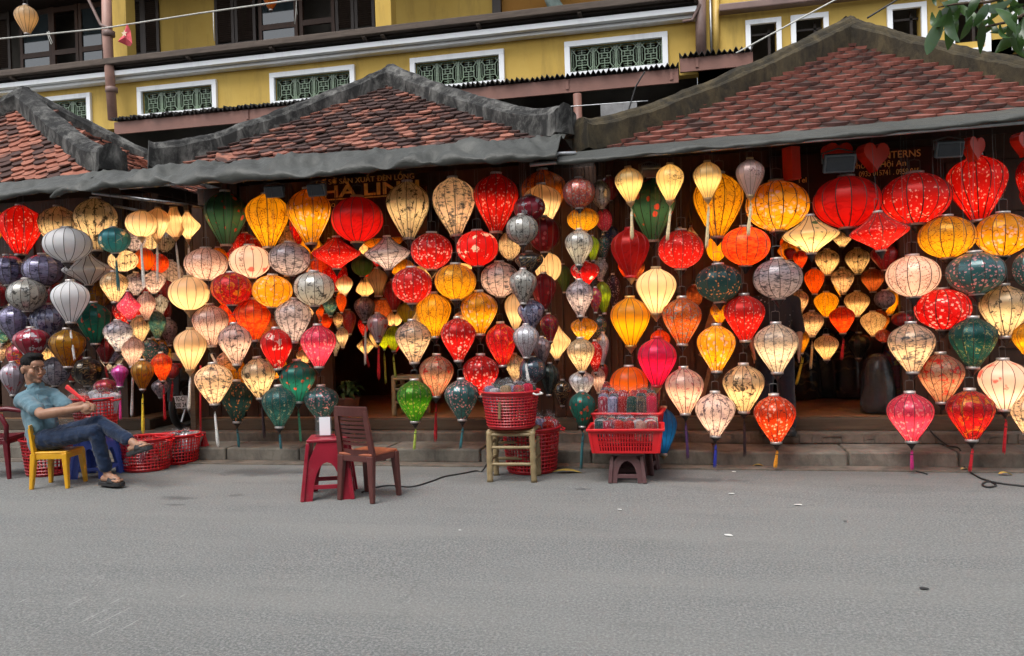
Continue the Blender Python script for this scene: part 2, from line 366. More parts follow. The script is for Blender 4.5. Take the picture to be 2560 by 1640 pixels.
# crazy paving stones set in the riser of the step
xx = -.6; edge = [(-.6, .0)]
cuts = []
while xx < 5.2: cuts.append(xx); xx += rnd.uniform(.09, .2)
for i in range(len(cuts)-1):
    a0, a1 = cuts[i], cuts[i+1]; zt, zb = .242, .148; sk = [rnd.uniform(-.03, .03) for _ in range(6)]
    zm = rnd.choice([None, rnd.uniform(.175, .215)])
    def slab(p):
        mm = MB(); yy = KY+.48; d = .018+rnd.uniform(-.006, .006); cxm = sum(q[0] for q in p)/len(p); czm = sum(q[1] for q in p)/len(p); g = .004
        q = [(px_+(cxm-px_)/max(abs(cxm-px_), .01)*g, pz_+(czm-pz_)/max(abs(czm-pz_), .01)*g) for px_, pz_ in p]; n = len(q)
        mm.add([(u, yy-d, v) for u, v in q]+[(u, yy+.02, v) for u, v in q], [tuple(range(n))]+[(k, k+n, (k+1) % n+n, (k+1) % n) for k in range(n)])
        mm.build('stone', M['step'], step)
    if zm is None: slab([(a0, zb), (a1, zb), (a1+sk[1]*.6, zt), (a0+sk[0]*.6, zt)])
    else:
        mx = (a0+a1)/2+sk[2]
        slab([(a0, zb), (a1, zb), (a1, zm+sk[3]*.5), (mx, zm+.01), (a0, zm)]); slab([(a0, zm), (mx, zm+.01), (a1, zm+sk[3]*.5), (a1, zt), (a0, zt)])

# ------------------------------------------------------------------ roofs
def fish_tile(w, L, th, dep=.36):
    n = 9; out = [(-w/2, L), (-w/2, w*dep)]
    for i in range(n+1):
        t = math.pi*(1-i/n); out.append((math.cos(t)*w/2, w*dep*abs(math.cos(t))**1.9))
    out += [(w/2, w*dep), (w/2, L)]
    pts = []
    for p in out:
        if not pts or (abs(pts[-1][0]-p[0])+abs(pts[-1][1]-p[1])) > 1e-5: pts.append(p)
    k = len(pts); m = MB()
    m.add([(a, b, th/2-.05*a*a) for a, b in pts]+[(a, b, -th/2-.05*a*a) for a, b in pts], [tuple(range(k-1, -1, -1)), tuple(range(k, 2*k))]+[(i, (i+1) % k, (i+1) % k+k, i+k) for i in range(k)])
    me = m.mesh('tile'); return me
def slope(roof, A, B, P, w, e, mat, seed, th=.02, margin=.16, keep=300, jit=1.0, mesh=None):
    """courses of fish-scale tiles on the triangle A-B (eave) - P (apex)"""
    A, B, P = Vector(A), Vector(B), Vector(P); U_ = (B-A); W = U_.length; U_.normalize()
    V_ = (P-A)-U_*(P-A).dot(U_); H = V_.length; V_.normalize(); Nn = U_.cross(V_).normalized(); pu = (P-A).dot(U_)
    r = random.Random(seed); me = mesh or fish_tile(w*.975, e*2.6, th); lst = []
    if not me.materials: me.materials.append(mat)
    k = 0; v = -.05
    while v < H-.05:
        lo = pu*max(v, 0)/H; hi = W-(W-pu)*max(v, 0)/H; off = (w/2 if k % 2 else 0)
        u = -w+off
        while u < W+w:
            if lo+margin*.35 < u < hi-margin*.35: lst.append((u, v, k))
            u += w
        v += e; k += 1
    tilt = math.atan2(th*1.15, e)
    for i, (u, v, k) in enumerate(lst):
        p = A+U_*(u+r.gauss(0, .004*jit))+V_*(v+r.gauss(0, .006*jit))+Nn*(.028+r.gauss(0, .0025*jit))
        R = Matrix((U_, V_, Nn)).transposed().to_4x4()
        o = bpy.data.objects.new('tile', me); col.objects.link(o)
        o.matrix_basis = Matrix.Translation(p) @ R @ Matrix.Rotation(r.gauss(0, .03*jit), 4, 'Z') @ Matrix.Rotation(-tilt+r.gauss(0, .025*jit), 4, 'X') @ Matrix.Rotation(r.gauss(0, .03*jit), 4, 'Y')
        adopt(o, roof)
    return len(lst)
def ridge(name, pts, prof, mat, parent, seed, amp=.012, seg=14):
    """plaster hip moulding swept along pts"""
    P = [];
    for i in range(len(pts)-1):
        for k in range(seg): P.append(Vector(pts[i]).lerp(Vector(pts[i+1]), k/seg))
    P.append(Vector(pts[-1])); n = len(prof); m = MB()
    for i, p in enumerate(P):
        d = P[min(i+1, len(P)-1)]-P[max(i-1, 0)]; s = Vector((d.y, -d.x, 0)).normalized(); up = Vector((0, 0, 1))
        for a, b in prof:
            q = p+s*a+up*b; nz = mnoise.noise_vector(q*3.1+Vector((seed, 0, 0)))*amp*1.4+mnoise.noise_vector(q*11)*amp*.7
            m.v.append(tuple(q+nz))
    for i in range(len(P)-1):
        for k in range(n): m.f.append((i*n+k, i*n+(k+1) % n, (i+1)*n+(k+1) % n, (i+1)*n+k))
    m.f.append(tuple(range(n-1, -1, -1))); m.f.append(tuple((len(P)-1)*n+k for k in range(n)))
    return m.build(name, mat, parent, False)
RP = [(-.155, -.10), (-.155, .11), (-.13, .135), (-.105, .14), (-.085, .175), (-.04, .205), (.04, .205), (.085, .175), (.105, .14), (.13, .135), (.155, .11), (.155, -.10)]
def rayfix(xp, yp, Y): return at(xp, yp, Y)
def ridge_path(corner, apex, curl=.10, ext=.06):
    c, a = Vector(corner), Vector(apex); out = []
    for i in range(11):
        t = i/10; p = c.lerp(a, t); p.z += curl*max(0, 1-t*4)**2-.10*math.sin(math.pi*t)*.55; out.append(p)
    d = (c-a).normalized()*ext; d.z = 0; out.insert(0, c+d+Vector((0, 0, curl*1.25)))
    return out
STALL = {}
def stall(name, x0, x1, apex, label, tilemat, tw, te, seed, ridgemat, back=None, jit=1.0, curl=.1, th=.02, ez=3.27, ey=7.98, profs=1.0, sides=()):
    st = empty('lantern_stall', ((x0+x1)/2, 9.6, .25)); tag(st, label, 'market stall', 'row of lantern stalls with hipped tile roofs')
    apex = Vector(apex); by = back or (2*apex.y-ey)
    A, B, C_, D = Vector((x0, ey, ez)), Vector((x1, ey, ez)), Vector((x1, by, ez)), Vector((x0, by, ez))
    m = MB(); m.add([A, B, C_, D, apex], [(0, 1, 4), (1, 2, 4), (2, 3, 4), (3, 0, 4), (3, 2, 1, 0)])
    roof = m.build('roof', M['dark_wood'], st)
    n = slope(roof, A, B, apex, tw, te, tilemat, seed, th, jit=jit)
    for s_ in sides: n += slope(roof, s_[0], s_[1], apex, tw, te, tilemat, seed+9, th, jit=jit)
    pr = [(a*profs, b*profs) for a, b in RP]
    for c in (A, B): ridge('hip_ridge', ridge_path(c, apex+Vector((0, 0, .02)), curl), pr, ridgemat, st, seed, .014*profs)
    for c in (C_, D): ridge('hip_ridge', ridge_path(c, apex+Vector((0, 0, .02)), curl), pr, ridgemat, st, seed+3, .014*profs, 4)
    # body
    MB().box(((x0+x1)/2, 11.3, 1.75), (x1-x0-.1, .06, 3.0)).build('wall', M['panel'], st)
    for sx in (x0+.06, x1-.06): MB().box((sx+(.4 if sx < (x0+x1)/2 else -.4)*(name != 'R'), 9.95, 1.75), (.06, 2.6, 3.0)).build('wall', M['panel'], st)
    for sx in (x0+.54-.4*(name == 'R'), x1-.54+.4*(name == 'R')): MB().box((sx, 8.75, 1.75), (.14, .14, 3.04)).build('post', M['panel'], st, bevel=.01)
    MB().box(((x0+x1)/2, 8.78, 3.06), (x1-x0-.1, .12, .2)).build('lintel_beam', M['panel'], st)
    MB().box(((x0+x1)/2, 8.545, .312), (x1-x0-.02, .11, .128)).build('sill_beam', M['plinth_wood'], st, bevel=.01)
    fl = MB().box(((x0+x1)/2, 9.93, .305), (x1-x0-.12, 2.66, .1)).build('floor', M['plinth_wood'], st)
    y = 8.61
    while y < 11.2:
        w_ = .27; MB().box(((x0+x1)/2, y+w_/2, .365), (x1-x0-.14, w_-.008, .03)).build('plank', M['floorwood'], fl, bevel=.003); y += w_
    STALL[name] = st; print(name, 'tiles', n)
    return st
apM = at(980, 205, 9.9); apR = at(2120, 96, 10.0); apL = at(62, 258, 9.35)
sL = stall('L', -11.0, -6.42, apL, 'lantern stall with bright orange tiles and a visible side slope, behind the seated man', M['tile_mid'], .165, .112, 11, M['ridge'], jit=1.5, th=.02,
           sides=[((-6.42, 7.98, 3.27), (-6.42, 2*apL.y-7.98, 3.27))])
sM = stall('M', -5.88, -1.2, apM, 'lantern stall with blackened fish-scale tiles and grey plaster ridges, gilt-lettered sign inside', M['tile_old'], .16, .113, 22, M['ridge'], jit=1.3, th=.02)
sR = stall('R', -.98, 3.95, apR, 'lantern stall with even terracotta fish-scale tiles and mossy brown ridges', M['tile_new'], .25, .118, 33, M['moss'], jit=.45, curl=.07, th=.034, profs=1.1, ez=3.13)
# a loose tile lying at the eave of the middle roof
o = link('loose_tile', fish_tile(.2, .24, .02), M['tile_mid'], None, at(560, 408, 7.93), (math.radians(35), .1, .5)); tag(o, 'pale loose tile slipped to the eave of the blackened roof', 'tile')

tag(MB().box((-6.15, 10.2, .12), (1.6, 3.2, .26)).build('alley_floor', M['step']), 'raised floor of the narrow gap between stalls', kind='structure')
# wooden front panels between the openings: planks and framed doors
def boards(st, xa, xb, z0, z1, Y, n, name='plank', mat=None):
    w = (xb-xa)/n
    pn = MB().box(((xa+xb)/2, Y+.03, (z0+z1)/2), (xb-xa, .03, z1-z0)).build('wall_panel', M['dark_wood'], st)
    for i in range(n): MB().box((xa+w*(i+.5), Y+rnd.uniform(-.003, .003), (z0+z1)/2), (w-.008, .03, z1-z0-.01)).build(name, mat or M['panel'], pn, bevel=.004)
def door(st, xa, xb, z0, z1, Y):
    d = MB().box(((xa+xb)/2, Y, (z0+z1)/2), (xb-xa-.01, .035, z1-z0)).build('door', M['panel'], st)
    w, h = xb-xa, z1-z0
    for k in range(4): 
        zz = z0+h*(k+.5)/4
        MB().box(((xa+xb)/2, Y-.024, zz), (w*.62, .022, h/4-.16), None, 1).build('raised_panel', M['panel'], d, bevel=.012)
for st, rr in ((sM, [(488, 830, 'b', 11)]), (sR, [(1500, 1585, 'b', 3), (1585, 1735, 'd', 0), (1735, 1885, 'd', 0), (2250, 2345, 'b', 3), (2345, 2470, 'd', 0), (2470, 2600, 'd', 0)]), (sL, [(0, 120, 'd', 0), (120, 240, 'd', 0), (240, 330, 'b', 4)])):
    for a_, b_, k, n in rr:
        xa, xb = at(a_, 800, 8.72).x, at(b_, 800, 8.72).x
        if k == 'b': boards(st, xa, xb, .27, 2.96, 8.72, n)
        else: door(st, xa, xb, .27, 2.96, 8.72)
# wooden post in front, plain end panel beside the middle stall
m = MB(); p = at(482, 900, 8.3); m.box((p.x, 8.3, 1.45), (.07, .07, 2.9)); tag(m.build('wooden_post', M['plinth_wood'], None, bevel=.006), 'thin wooden post beside the dark motorbike', 'post')
m = MB(); xa, xb = at(1390, 800, 8.6).x, at(1500, 800, 8.6).x
pn = MB().box(((xa+xb)/2-.05, 8.66, 1.7), (xb-xa+.3, .04, 2.9)).build('partition_panel', M['dark_wood']); tag(pn, 'brown plank partition behind the two wrapped lantern strings', 'partition')
for i in range(5): MB().box((xa-.12+i*.135, 8.625, 1.68), (.127, .03, 2.8)).build('plank', M['panel'], pn, bevel=.004)
# diagonal brace and leaning planks behind the lanterns
for (a_, b_, lab) in (((1790, 860), (1745, 1040), 'thin leaning wooden strip below the dark teal lantern'), ((1750, 890), (1790, 830), 'short diagonal wooden brace near the leaning strip'), ((1806, 720), (1764, 850), 'wide leaning plank behind the red and gold lanterns')):
    m = MB(); m.bar(at(*a_, 8.5), at(*b_, 8.5),   .04 if 'wide' not in lab else .09, .02, Vector((0, 1, 0))); tag(m.build('wooden_brace', M['floorwood']), lab, 'plank')

# ------------------------------------------------------------------ tarpaulins
def interp(pts, x):
    if x <= pts[0][0]: return pts[0][1]
    for (x0, y0), (x1, y1) in zip(pts, pts[1:]):
        if x <= x1: return y0+(y1-y0)*(x-x0)/(x1-x0)
    return pts[-1][1]
def tarp(name, x0, x1, top, bot, Yt, Yb, label, seed, amp=.035, roll=.03, bulge=.03):
    n = max(30, int((x1-x0)/4)); prof = 19; m = MB()
    for i in range(n+1):
        xp = x0+(x1-x0)*i/n; T = at(xp, interp(top, xp), Yt); B = at(xp, interp(bot, xp), Yb); B.x = T.x
        D = (B-T); L = D.length; d = D.normalized(); nn = Vector((0, -d.z, d.y)).normalized()
        if nn.y > 0: nn = -nn
        for k in range(prof):
            s = k/(prof-1)
            if s < .72:
                q = s/.72; P_ = T+D*q+nn*(bulge*math.sin(math.pi*q))
            else:
                q = (s-.72)/.28*math.pi*1.25; rr = roll; P_ = B+d*(math.sin(q)*rr)+(-nn)*((1-math.cos(q))*rr)
            w = math.sin(math.pi*min(s*1.15, 1))+.25
            z1 = mnoise.noise(Vector((T.x*1.5+s*1.8, s*1.2, seed))); z2 = mnoise.noise(Vector((T.x*4.3-s*2.5, s*2.2, seed+7))); z3 = mnoise.noise(Vector((T.x*9+s*6, s*5, seed+13))); z4 = 1-2.2*abs(mnoise.noise(Vector((T.x*2.6+s*2.4, s*1.6-T.x*.4, seed+21)))); z5 = 1-2.2*abs(mnoise.noise(Vector((T.x*6.5-s*3.4, s*3, seed+31))))
            P_ = P_+nn*(amp*w*(z1*.7+z2*.5+z3*.3+z4*.65+z5*.35))+Vector((0, 0, .03*z2*s))
            m.v.append(tuple(P_))
    for i in range(n):
        for k in range(prof-1): m.f.append((i*prof+k, i*prof+k+1, (i+1)*prof+k+1, (i+1)*prof+k))
    o = m.build('awning_tarp', M['tarp'], None, True); sm = o.modifiers.new('thick', 'SOLIDIFY'); sm.thickness = .006
    tag(o, label, 'tarpaulin', 'grey tarpaulins folded along the eaves'); return o
tarp('awning_tarp', -60, 300, [(-60, 470), (0, 462), (150, 443), (230, 432), (300, 440)], [(-60, 500), (0, 492), (120, 475), (225, 463), (300, 460)], 7.98, 7.3, 'pale grey tarpaulin edge folded below the bright orange roof', 3, .03)
tarp('awning_tarp', 252, 1420, [(252, 452), (300, 438), (400, 422), (700, 398), (1000, 375), (1180, 360), (1320, 350), (1420, 338)], [(252, 478), (285, 462), (500, 445), (700, 437), (860, 428), (1000, 412), (1120, 402), (1250, 394), (1330, 388), (1420, 382)], 8.0, 7.25, 'long sagging grey tarpaulin along the blackened tile roof', 11, .062, .026)
tarp('awning_tarp', 1415, 2620, [(1415, 392), (1480, 378), (1600, 366), (1800, 348), (2100, 322), (2350, 297), (2620, 268)], [(1415, 400), (1480, 395), (1600, 381), (1800, 361), (2100, 334), (2350, 308), (2620, 280)], 7.95, 7.35, 'tightly rolled grey tarpaulin along the terracotta roof', 23, .011, .022, .025)
def pole(a_, b_, Y, r, label, mat='steel'):
    m = MB(); m.tube([at(*a_, Y), at(*b_, Y)], r, 10); tag(m.build('awning_pole', M[mat], None, True), label, 'pole')
pole((1325, 412), (2620, 300), 7.5, .019, 'long steel pole under the rolled tarpaulin')
pole((300, 470), (1345, 391), 7.55, .02, 'steel pole inside the sagging tarpaulin')
pole((1340, 387), (1440, 383), 7.5, .02, 'short pole end between the two tarpaulins')
m = MB(); m.tube([at(230, 482, 7.9), at(520, 520, 8.5)], .02, 8); tag(m.build('awning_pole', M['steel'], None, True), 'thin pipe slanting back above the cream lanterns', 'pole')
m = MB(); m.tube([at(285, 514, 8.1), at(350, 527, 8.1)], .014, 8); tag(m.build('awning_pole', M['steel'], None, True), 'short pipe stub next to the cream lanterns', 'pole')

# ------------------------------------------------------------------ the yellow house behind
BY = 15.0
def X15(x, y=200): return at(x, y, BY).x
hs = empty('yellow_house', (-4, 16, 0)); tag(hs, 'long mustard yellow house with balcony and white-framed vents behind the stalls', 'house')
xr = X15(1742, 60); xl = -24.0
def part(name, mat, *boxes, parent=hs, bevel=0):
    m = MB()
    for c, d in boxes: m.box(c, d)
    return m.build(name, M[mat], parent, bevel=bevel)
# vent windows: openings cut as wall strips
wz0, wz1 = 6.055, 6.535
wins = [(X15(110), X15(228)), (X15(345), X15(543)), (X15(677), X15(889)), (X15(1028), X15(1263)), (X15(1414), X15(1672))]
ft = .10; op = [(a+ft, b-ft) for a, b in wins]; op[0] = (op[0][1]-1.72, op[0][1]); wins[0] = (op[0][0]-ft, wins[0][1])
def strip(z0, z1, xa, xb): return (((xa+xb)/2, BY+.12, (z0+z1)/2), (xb-xa, .24, z1-z0))
segs = [strip(5.82, wz0, xl, xr), strip(wz1, 6.88, xl, xr)]; cur = xl
for a, b in op: segs.append(strip(wz0, wz1, cur, a)); cur = b
segs.append(strip(wz0, wz1, cur, xr)); part('wall', 'mustard', *segs)
part('wall', 'shadow_dark', (((xl+xr)/2, BY+1.2, 6.0), (xr-xl, .1, 2.4)))
def lattice(wd, xa, xb, z0, z1):
    m = MB(); d = .05; yy = BY+.07; w = xb-xa; h = z1-z0; cx_, cz_ = (xa+xb)/2, (z0+z1)/2; b = .022
    for x_ in (xa+b/2, xb-b/2): m.box((x_, yy, cz_), (b, d, h))
    for z_ in (z0+b/2, z1-b/2): m.box((cx_, yy-.002, z_), (w-.002, d, b))
    t = .0165
    for fz in (.30, .5, .70): m.box((cx_, yy, z0+h*fz), (w*.52, d*.8, t))
    for fx in (-.25, .25): m.box((cx_+fx*w*1.04, yy, cz_), (t, d*.82, h*.42))
    for fx, fz in ((-.12, .6), (.12, .6), (0, .4), (0, .82), (0, .18), (-.25, .4), (.25, .4)): m.box((cx_+fx*w, yy, z0+h*fz), (t, d*.78, h*.19))
    for fz in (.11, .2, .4, .6, .8, .89): m.box((cx_, yy+.004, z0+h*fz), (w*.36, d*.6, t*.55))
    for fx in (-.38, .38): m.box((cx_+fx*w, yy+.004, cz_), (t*.6, d*.6, h*.5))
    for sx in (-1, 1):
        for sz in (-1, 1): m.bar((cx_+sx*w*.47, yy, cz_+sz*h*.47), (cx_+sx*w*.24, yy, cz_+sz*h*.2), d*.74, t, Vector((0, 0, 1))); m.bar((cx_+sx*w*.24, yy-.003, cz_+sz*h*.47), (cx_+sx*w*.47, yy-.003, cz_+sz*h*.26), d*.7, t*.8)
    return m.build('lattice_block', M['green_glaze'], wd)
for (a, b), (oa, ob) in zip(wins, op):
    m = MB(); zc = (wz0+wz1)/2
    m.box(((a+b)/2, BY-.02, wz1+ft/2), (b-a, .09, ft)); m.box(((a+b)/2, BY-.02, wz0-ft/2), (b-a, .09, ft))
    m.box((a+ft/2, BY-.021, zc), (ft, .088, wz1-wz0)); m.box((b-ft/2, BY-.021, zc), (ft, .088, wz1-wz0))
    wd = m.build('vent_window', M['white_paint'], hs, bevel=.006); w4 = (ob-oa)/4
    for i in range(4): lattice(wd, oa+w4*i+.004, oa+w4*(i+1)-.004, wz0+.004, wz1-.004)
# white string course and balcony
part('string_course', 'white_paint', (((xl+xr)/2, BY-.16, 6.89), (xr-xl, .32, .10)), bevel=.008)
part('string_course', 'white_paint', (((xl+xr)/2, BY-.09, 6.805), (xr-xl, .2, .06)), bevel=.006)
part('balcony_floor', 'beam', (((xl+xr)/2, BY+.75, 6.97), (xr-xl, 1.6, .08)))
part('balcony_rail', 'beam', (((xl+xr)/2, BY-.40, 7.105), (xr-xl, .14, .13)), bevel=.015)
part('balcony_deck_edge', 'dark_wood', (((xl+xr)/2, BY-.14, 7.03), (xr-xl, .36, .05)))
for xp in (65, 305, 500, 705, 932, 978, 1212, 1460, 1745):
    m = MB(); x_ = X15(xp); m.bar((x_, BY-.42, 7.05), (x_, BY-.02, 6.95), .07, .09); m.build('bracket', M['beam'], hs)
# recessed balcony wall with shutters, doors and columns
RY = BY+1.5
def XR(x, y=60): return at(x, y, RY).x
part('balcony_wall', 'mustard', (((XR(395)+XR(540))/2, RY, 8.2), (XR(540)-XR(395), .1, 2.5)))
part('balcony_wall', 'mustard', (((XR(978)+XR(1240))/2, RY, 8.2), (XR(1240)-XR(978), .1, 2.5)))
part('balcony_wall', 'orange_wall', (((XR(1240)+XR(1760))/2, RY, 8.2), (XR(1760)-XR(1240), .1, 2.5)))
part('balcony_wall', 'shadow_dark', (((xl+xr)/2, RY+.6, 8.2), (xr-xl+.4, .1, 2.6)))
part('balcony_ceiling', 'dark_wood', (((xl+xr)/2, BY+.9, 9.4), (xr-xl, 2.6, .12)))
part('balcony_post', 'dark_wood', ((XR(1247), RY-.12, 8.2), (XR(1258)-XR(1237), .12, 2.4)))
for a, b in ((283, 318), (940, 980)):
    xa, xb = at(a, 60, BY+.1).x, at(b, 60, BY+.1).x; part('column', 'mustard', (((xa+xb)/2, BY+.22, 8.2), (xb-xa, .3, 2.44)), bevel=.01)
def shutter(a, b, Y, parent=hs):
    xa, xb = at(a, 60, Y).x, at(b, 60, Y).x; m = MB(); w = xb-xa; z0, z1 = 7.02, 9.3; f = .07
    for x_ in (xa+f/2, xb-f/2): m.box((x_, Y, (z0+z1)/2), (f, .05, z1-z0))
    for z_ in (z0+.1, 7.85, z1-.1): m.box(((xa+xb)/2, Y+.001, z_), (w-2*f, .045, .14))
    z_ = z0+.2
    while z_ < z1-.2:
        if abs(z_-7.85) > .09: m.box(((xa+xb)/2, Y, z_), (w-2*f+.01, .05, .014), Matrix.Rotation(math.radians(-35), 3, 'X'))
        z_ += .045
    m.build('shutter', M['dark_wood'], parent)
for a, b in ((320, 358), (358, 398), (538, 586), (588, 640), (840, 886), (888, 938), (-10, 25)): shutter(a, b, RY-.07)
for a, b in ((648, 745), (750, 838), (50, 130), (198, 262), (130, 196)):
    xa, xb = XR(a), XR(b); m = MB(); z0, z1 = 7.02, 9.3; f = .08
    for x_ in (xa+f/2, xb-f/2): m.box((x_, RY, (z0+z1)/2), (f, .06, z1-z0))
    for z_ in (z0+.08, 8.2, z1-.08): m.box(((xa+xb)/2, RY, z_), (xb-xa-2*f, .055, .12))
    d = m.build('balcony_door', M['panel'], hs)
    for za, zb in ((z0+.14, 8.14), (8.26, z1-.14)):
        if a in (50, 198, 648): MB().box(((xa+xb)/2, RY+.005, (za+zb)/2), (xb-xa-2*f+.01, .01, zb-za)).build('pane', M['glass'], d)
# pale curved thing hanging on the balcony
m = MB(); m.tube([at(1372, -25, RY-.4), at(1385, 12, RY-.4), at(1405, 32, RY-.4), at(1440, 40, RY-.4), at(1452, 43, RY-.4)], [.16, .15, .12, .09, .07], 10)
tag(m.build('draped_cloth', mat_simple('pale_teal_cloth', (.2, .26, .24), .8, .4, 6), None, True), 'pale teal cloth bundle over the balcony rail', 'cloth')
# right-hand wing: plain wall with square windows and a gutter
m = MB(); x2 = 14.0; rz0, rz1 = 6.42, 7.02; wl = [(1862, 1951, 65, 140), (1974, 2068, 50, 130), (2212, 2310, 18, 95), (2364, 2467, 3, 92), (2520, 2625, -15, 80)]
rw = []
for a, b, y0, y1 in wl: rw.append((at(a, y0, BY).x, at(b, y0, BY).x))
ztop = [at(a, y0, BY).z for a, b, y0, y1 in wl]; print('win tops', ztop)
zt = sum(ztop)/len(ztop); zb = zt-.95; fr = .085
segs = [(((xr+x2)/2, BY+.02, (5.9+zb)/2), (x2-xr, .24, zb-5.9)), (((xr+x2)/2, BY+.02, (zt+9.5)/2), (x2-xr, .24, 9.5-zt))]; cur = xr
for a, b in rw: segs.append((((cur+a+fr)/2, BY+.02, (zt+zb)/2), (a+fr-cur, .24, zt-zb))); cur = b-fr
segs.append((((cur+x2)/2, BY+.02, (zt+zb)/2), (x2-cur, .24, zt-zb))); part('wing_wall', 'mustard', *segs)
for a, b in rw:
    m = MB()
    m.box(((a+b)/2, BY-.13, zt-fr/2), (b-a, .07, fr)); m.box(((a+b)/2, BY-.13, zb+fr/2), (b-a, .07, fr))
    for x_ in (a+fr/2, b-fr/2): m.box((x_, BY-.131, (zt+zb)/2), (fr, .068, zt-zb-2*fr))
    wd = m.build('window', M['white_paint'], hs, bevel=.005)
    m = MB(); m.box((a+(b-a)*.68, BY+.06, (zt+zb)/2), (.045, .05, zt-zb-2*fr)); m.box(((a+b)/2, BY+.06, zt-fr-.13), (b-a-2*fr, .05, .035)); m.build('sash', M['dark_wood'], wd)
part('wall', 'shadow_dark', (((xr+x2)/2, BY+.9, 7), (x2-xr, .1, 4)))
m = MB(); ga, gb = at(1798, 30, BY-.3), at(2130, 2, BY-.3); zz = ga.z
m.box(((ga.x+8)/2, BY-.26, zz+.05), (8-ga.x, .24, .13)); m.build('gutter', M['pipe_brown'], hs, bevel=.02)
m = MB(); m.tube([at(266, -30, BY-.35), at(268, 90, BY-.35), at(282, 300, BY-.35)], [.1, .1, .095], 12); dp = m.build('downpipe', M['pipe_pink'], hs, True)
for yy in (85, 225):
    p = at(272 if yy < 100 else 279, yy, BY-.35); MB().lathe([(.1, -.06), (.125, -.05), (.125, .05), (.1, .06)], 14, p).build('pipe_collar', M['pipe_brown'], dp, True)
m = MB(); p0, p1 = at(1751, -20, BY-.2), at(1753, 142, BY-.2); m.tube([p0, p1], .095, 12); m.build('downpipe', M['pipe_brown'], hs, True)
m = MB(); m.tube([at(1790, -20, BY-.15), at(1791, 145, BY-.15)], .055, 10); m.build('downpipe', M['pipe_yellow'], hs, True)
m = MB(); m.tube([at(1775, -20, BY-.15), at(1779, 142, BY-.15)], .022, 8); m.build('conduit_pipe', M['steel'], hs, True)
m = MB(); m.tube([at(1701+48, 10, BY-.3), at(1701+30, 50, BY-.3), at(1701+5, 54, BY-.3)], .03, 8); m.build('elbow_pipe', M['pipe_brown'], hs, True)
# lean-to roof with brown fascia
FY = 14.0
for nm, xa, xb, yt_, yb_, lab in (('a', 285, 1698, (1690, 172), (1690, 208), 'long brown fascia of the lean-to roof below the white-framed vents'), ('b', 1702, 1885, (1720, 146), (1720, 180), 'short brown fascia board beside the mossy ridge')):
    zt_, zb_ = at(*yt_, FY).z, at(*yb_, FY).z; A, B = at(xa, 250, FY).x, at(xb, 250, FY).x
    lt = empty('lean_to_roof', ((A+B)/2, FY, zb_)); tag(lt, lab, 'roof')
    MB().box(((A+B)/2, FY, (zt_+zb_)/2), (B-A, .05, zt_-zb_)).build('fascia', M['fascia'], lt, bevel=.004)
    m = MB(); n = int((B-A)/.045); r_ = random.Random(5)
    for i in range(n+1):
        x_ = A+(B-A)*i/n; z_ = .035*math.cos(i*math.pi)+r_.uniform(-.012, .012)
        m.v += [(x_, FY-.10+r_.uniform(-.05, .03), zt_+.045+z_), (x_, BY-.005, zt_+.18+z_*.5)]
    for i in range(n): m.f.append((2*i, 2*i+2, 2*i+3, 2*i+1))
    sh = m.build('roof_sheet', M['corr'], lt); s_ = sh.modifiers.new('t', 'SOLIDIFY'); s_.thickness = .012
    for xp in ((620, 1060, 1420, 1680) if nm == 'a' else (1745,)):
        MB().box((at(xp, 250, FY).x, FY-.035, (zt_+zb_)/2+.02), (.05, .02, (zt_-zb_)*.7)).build('gutter_clip', M['fascia'], lt)
part('wall', 'shadow_dark', (((xl+10)/2, BY+.6, 2.6), (10-xl, .1, 4.9)))  # ground-floor wall coloured near-black for the shade under the lean-to
m = MB(); pa, pb = at(1443, 235, 13.2), at(1448, 372, 13.2); m.tube([(pb.x, 13.2, .0), pb, pa], .07, 12); tag(m.build('pipe_column', M['fascia'], None, True), 'brown pipe column between the two hipped roofs', 'column')
m = MB(); a_, b_ = at(1503, 300, 13.6), at(1592, 255, 13.6); m.box(((a_.x+b_.x)/2, 13.6, b_.z/2), (b_.x-a_.x, .12, b_.z)); tag(m.build('concrete_slab', concrete('grey_render', (.2, .2, .2), (.27, .27, .27), (.1, .1, .1))), 'grey rendered slab in the gap between the roofs', 'wall')
# wires overhead
def wirecurve(pts, Y, r, name, label, mat, sag=0):
    P = []
    for i in range(len(pts)-1):
        a, b = at(*pts[i], Y), at(*pts[i+1], Y)
        for k in range(12): t = k/12; q = a.lerp(b, t); q.z -= sag*math.sin(math.pi*t); P.append(q)
    P.append(at(*pts[-1], Y)); m = MB(); m.tube(P, r, 6); return tag(m.build(name, M[mat], None, True), label, 'wire')
M['rope'] = mat_simple('pale_rope', (.5, .5, .46), .8, .2, 40)
wirecurve([(-40, 101), (250, 72), (500, 33), (790, -8)], 6.4, .007, 'flag_rope', 'pale rope strung across the balcony with a small flag', 'rope')
for P_, lb_ in (([(118, 80), (122, 96), (128, 111), (131, 106), (124, 90), (122, 78)], 'looped string knot on the flag rope, away from the flag'), ([(533, 28), (534, 70), (536, 102)], 'long straight string hanging from the flag rope past the shutters'), ([(743, 36), (740, 15), (741, 0), (740, 30), (737, 60)], 'doubled string tail at the high end of the flag rope')):
    m = MB(); m.tube([at(*q_, 6.4) for q_ in P_], .004, 5); tag(m.build('string_end', M['rope'], None, True), lb_, 'string')
wirecurve([(1840, 133), (1990, 52), (2110, -12)], 12.5, .012, 'power_cable', 'pale cable rising past the mossy ridge', 'rope')
wirecurve([(2168, 45), (2250, -5)], 12.5, .014, 'power_cable', 'dark cable leaving the top of the mossy ridge', 'black_cord')
wirecurve([(1400, 268), (1620, 252)], 12.5, .008, 'power_cable', 'thin wire across the dark gap between roofs', 'steel')
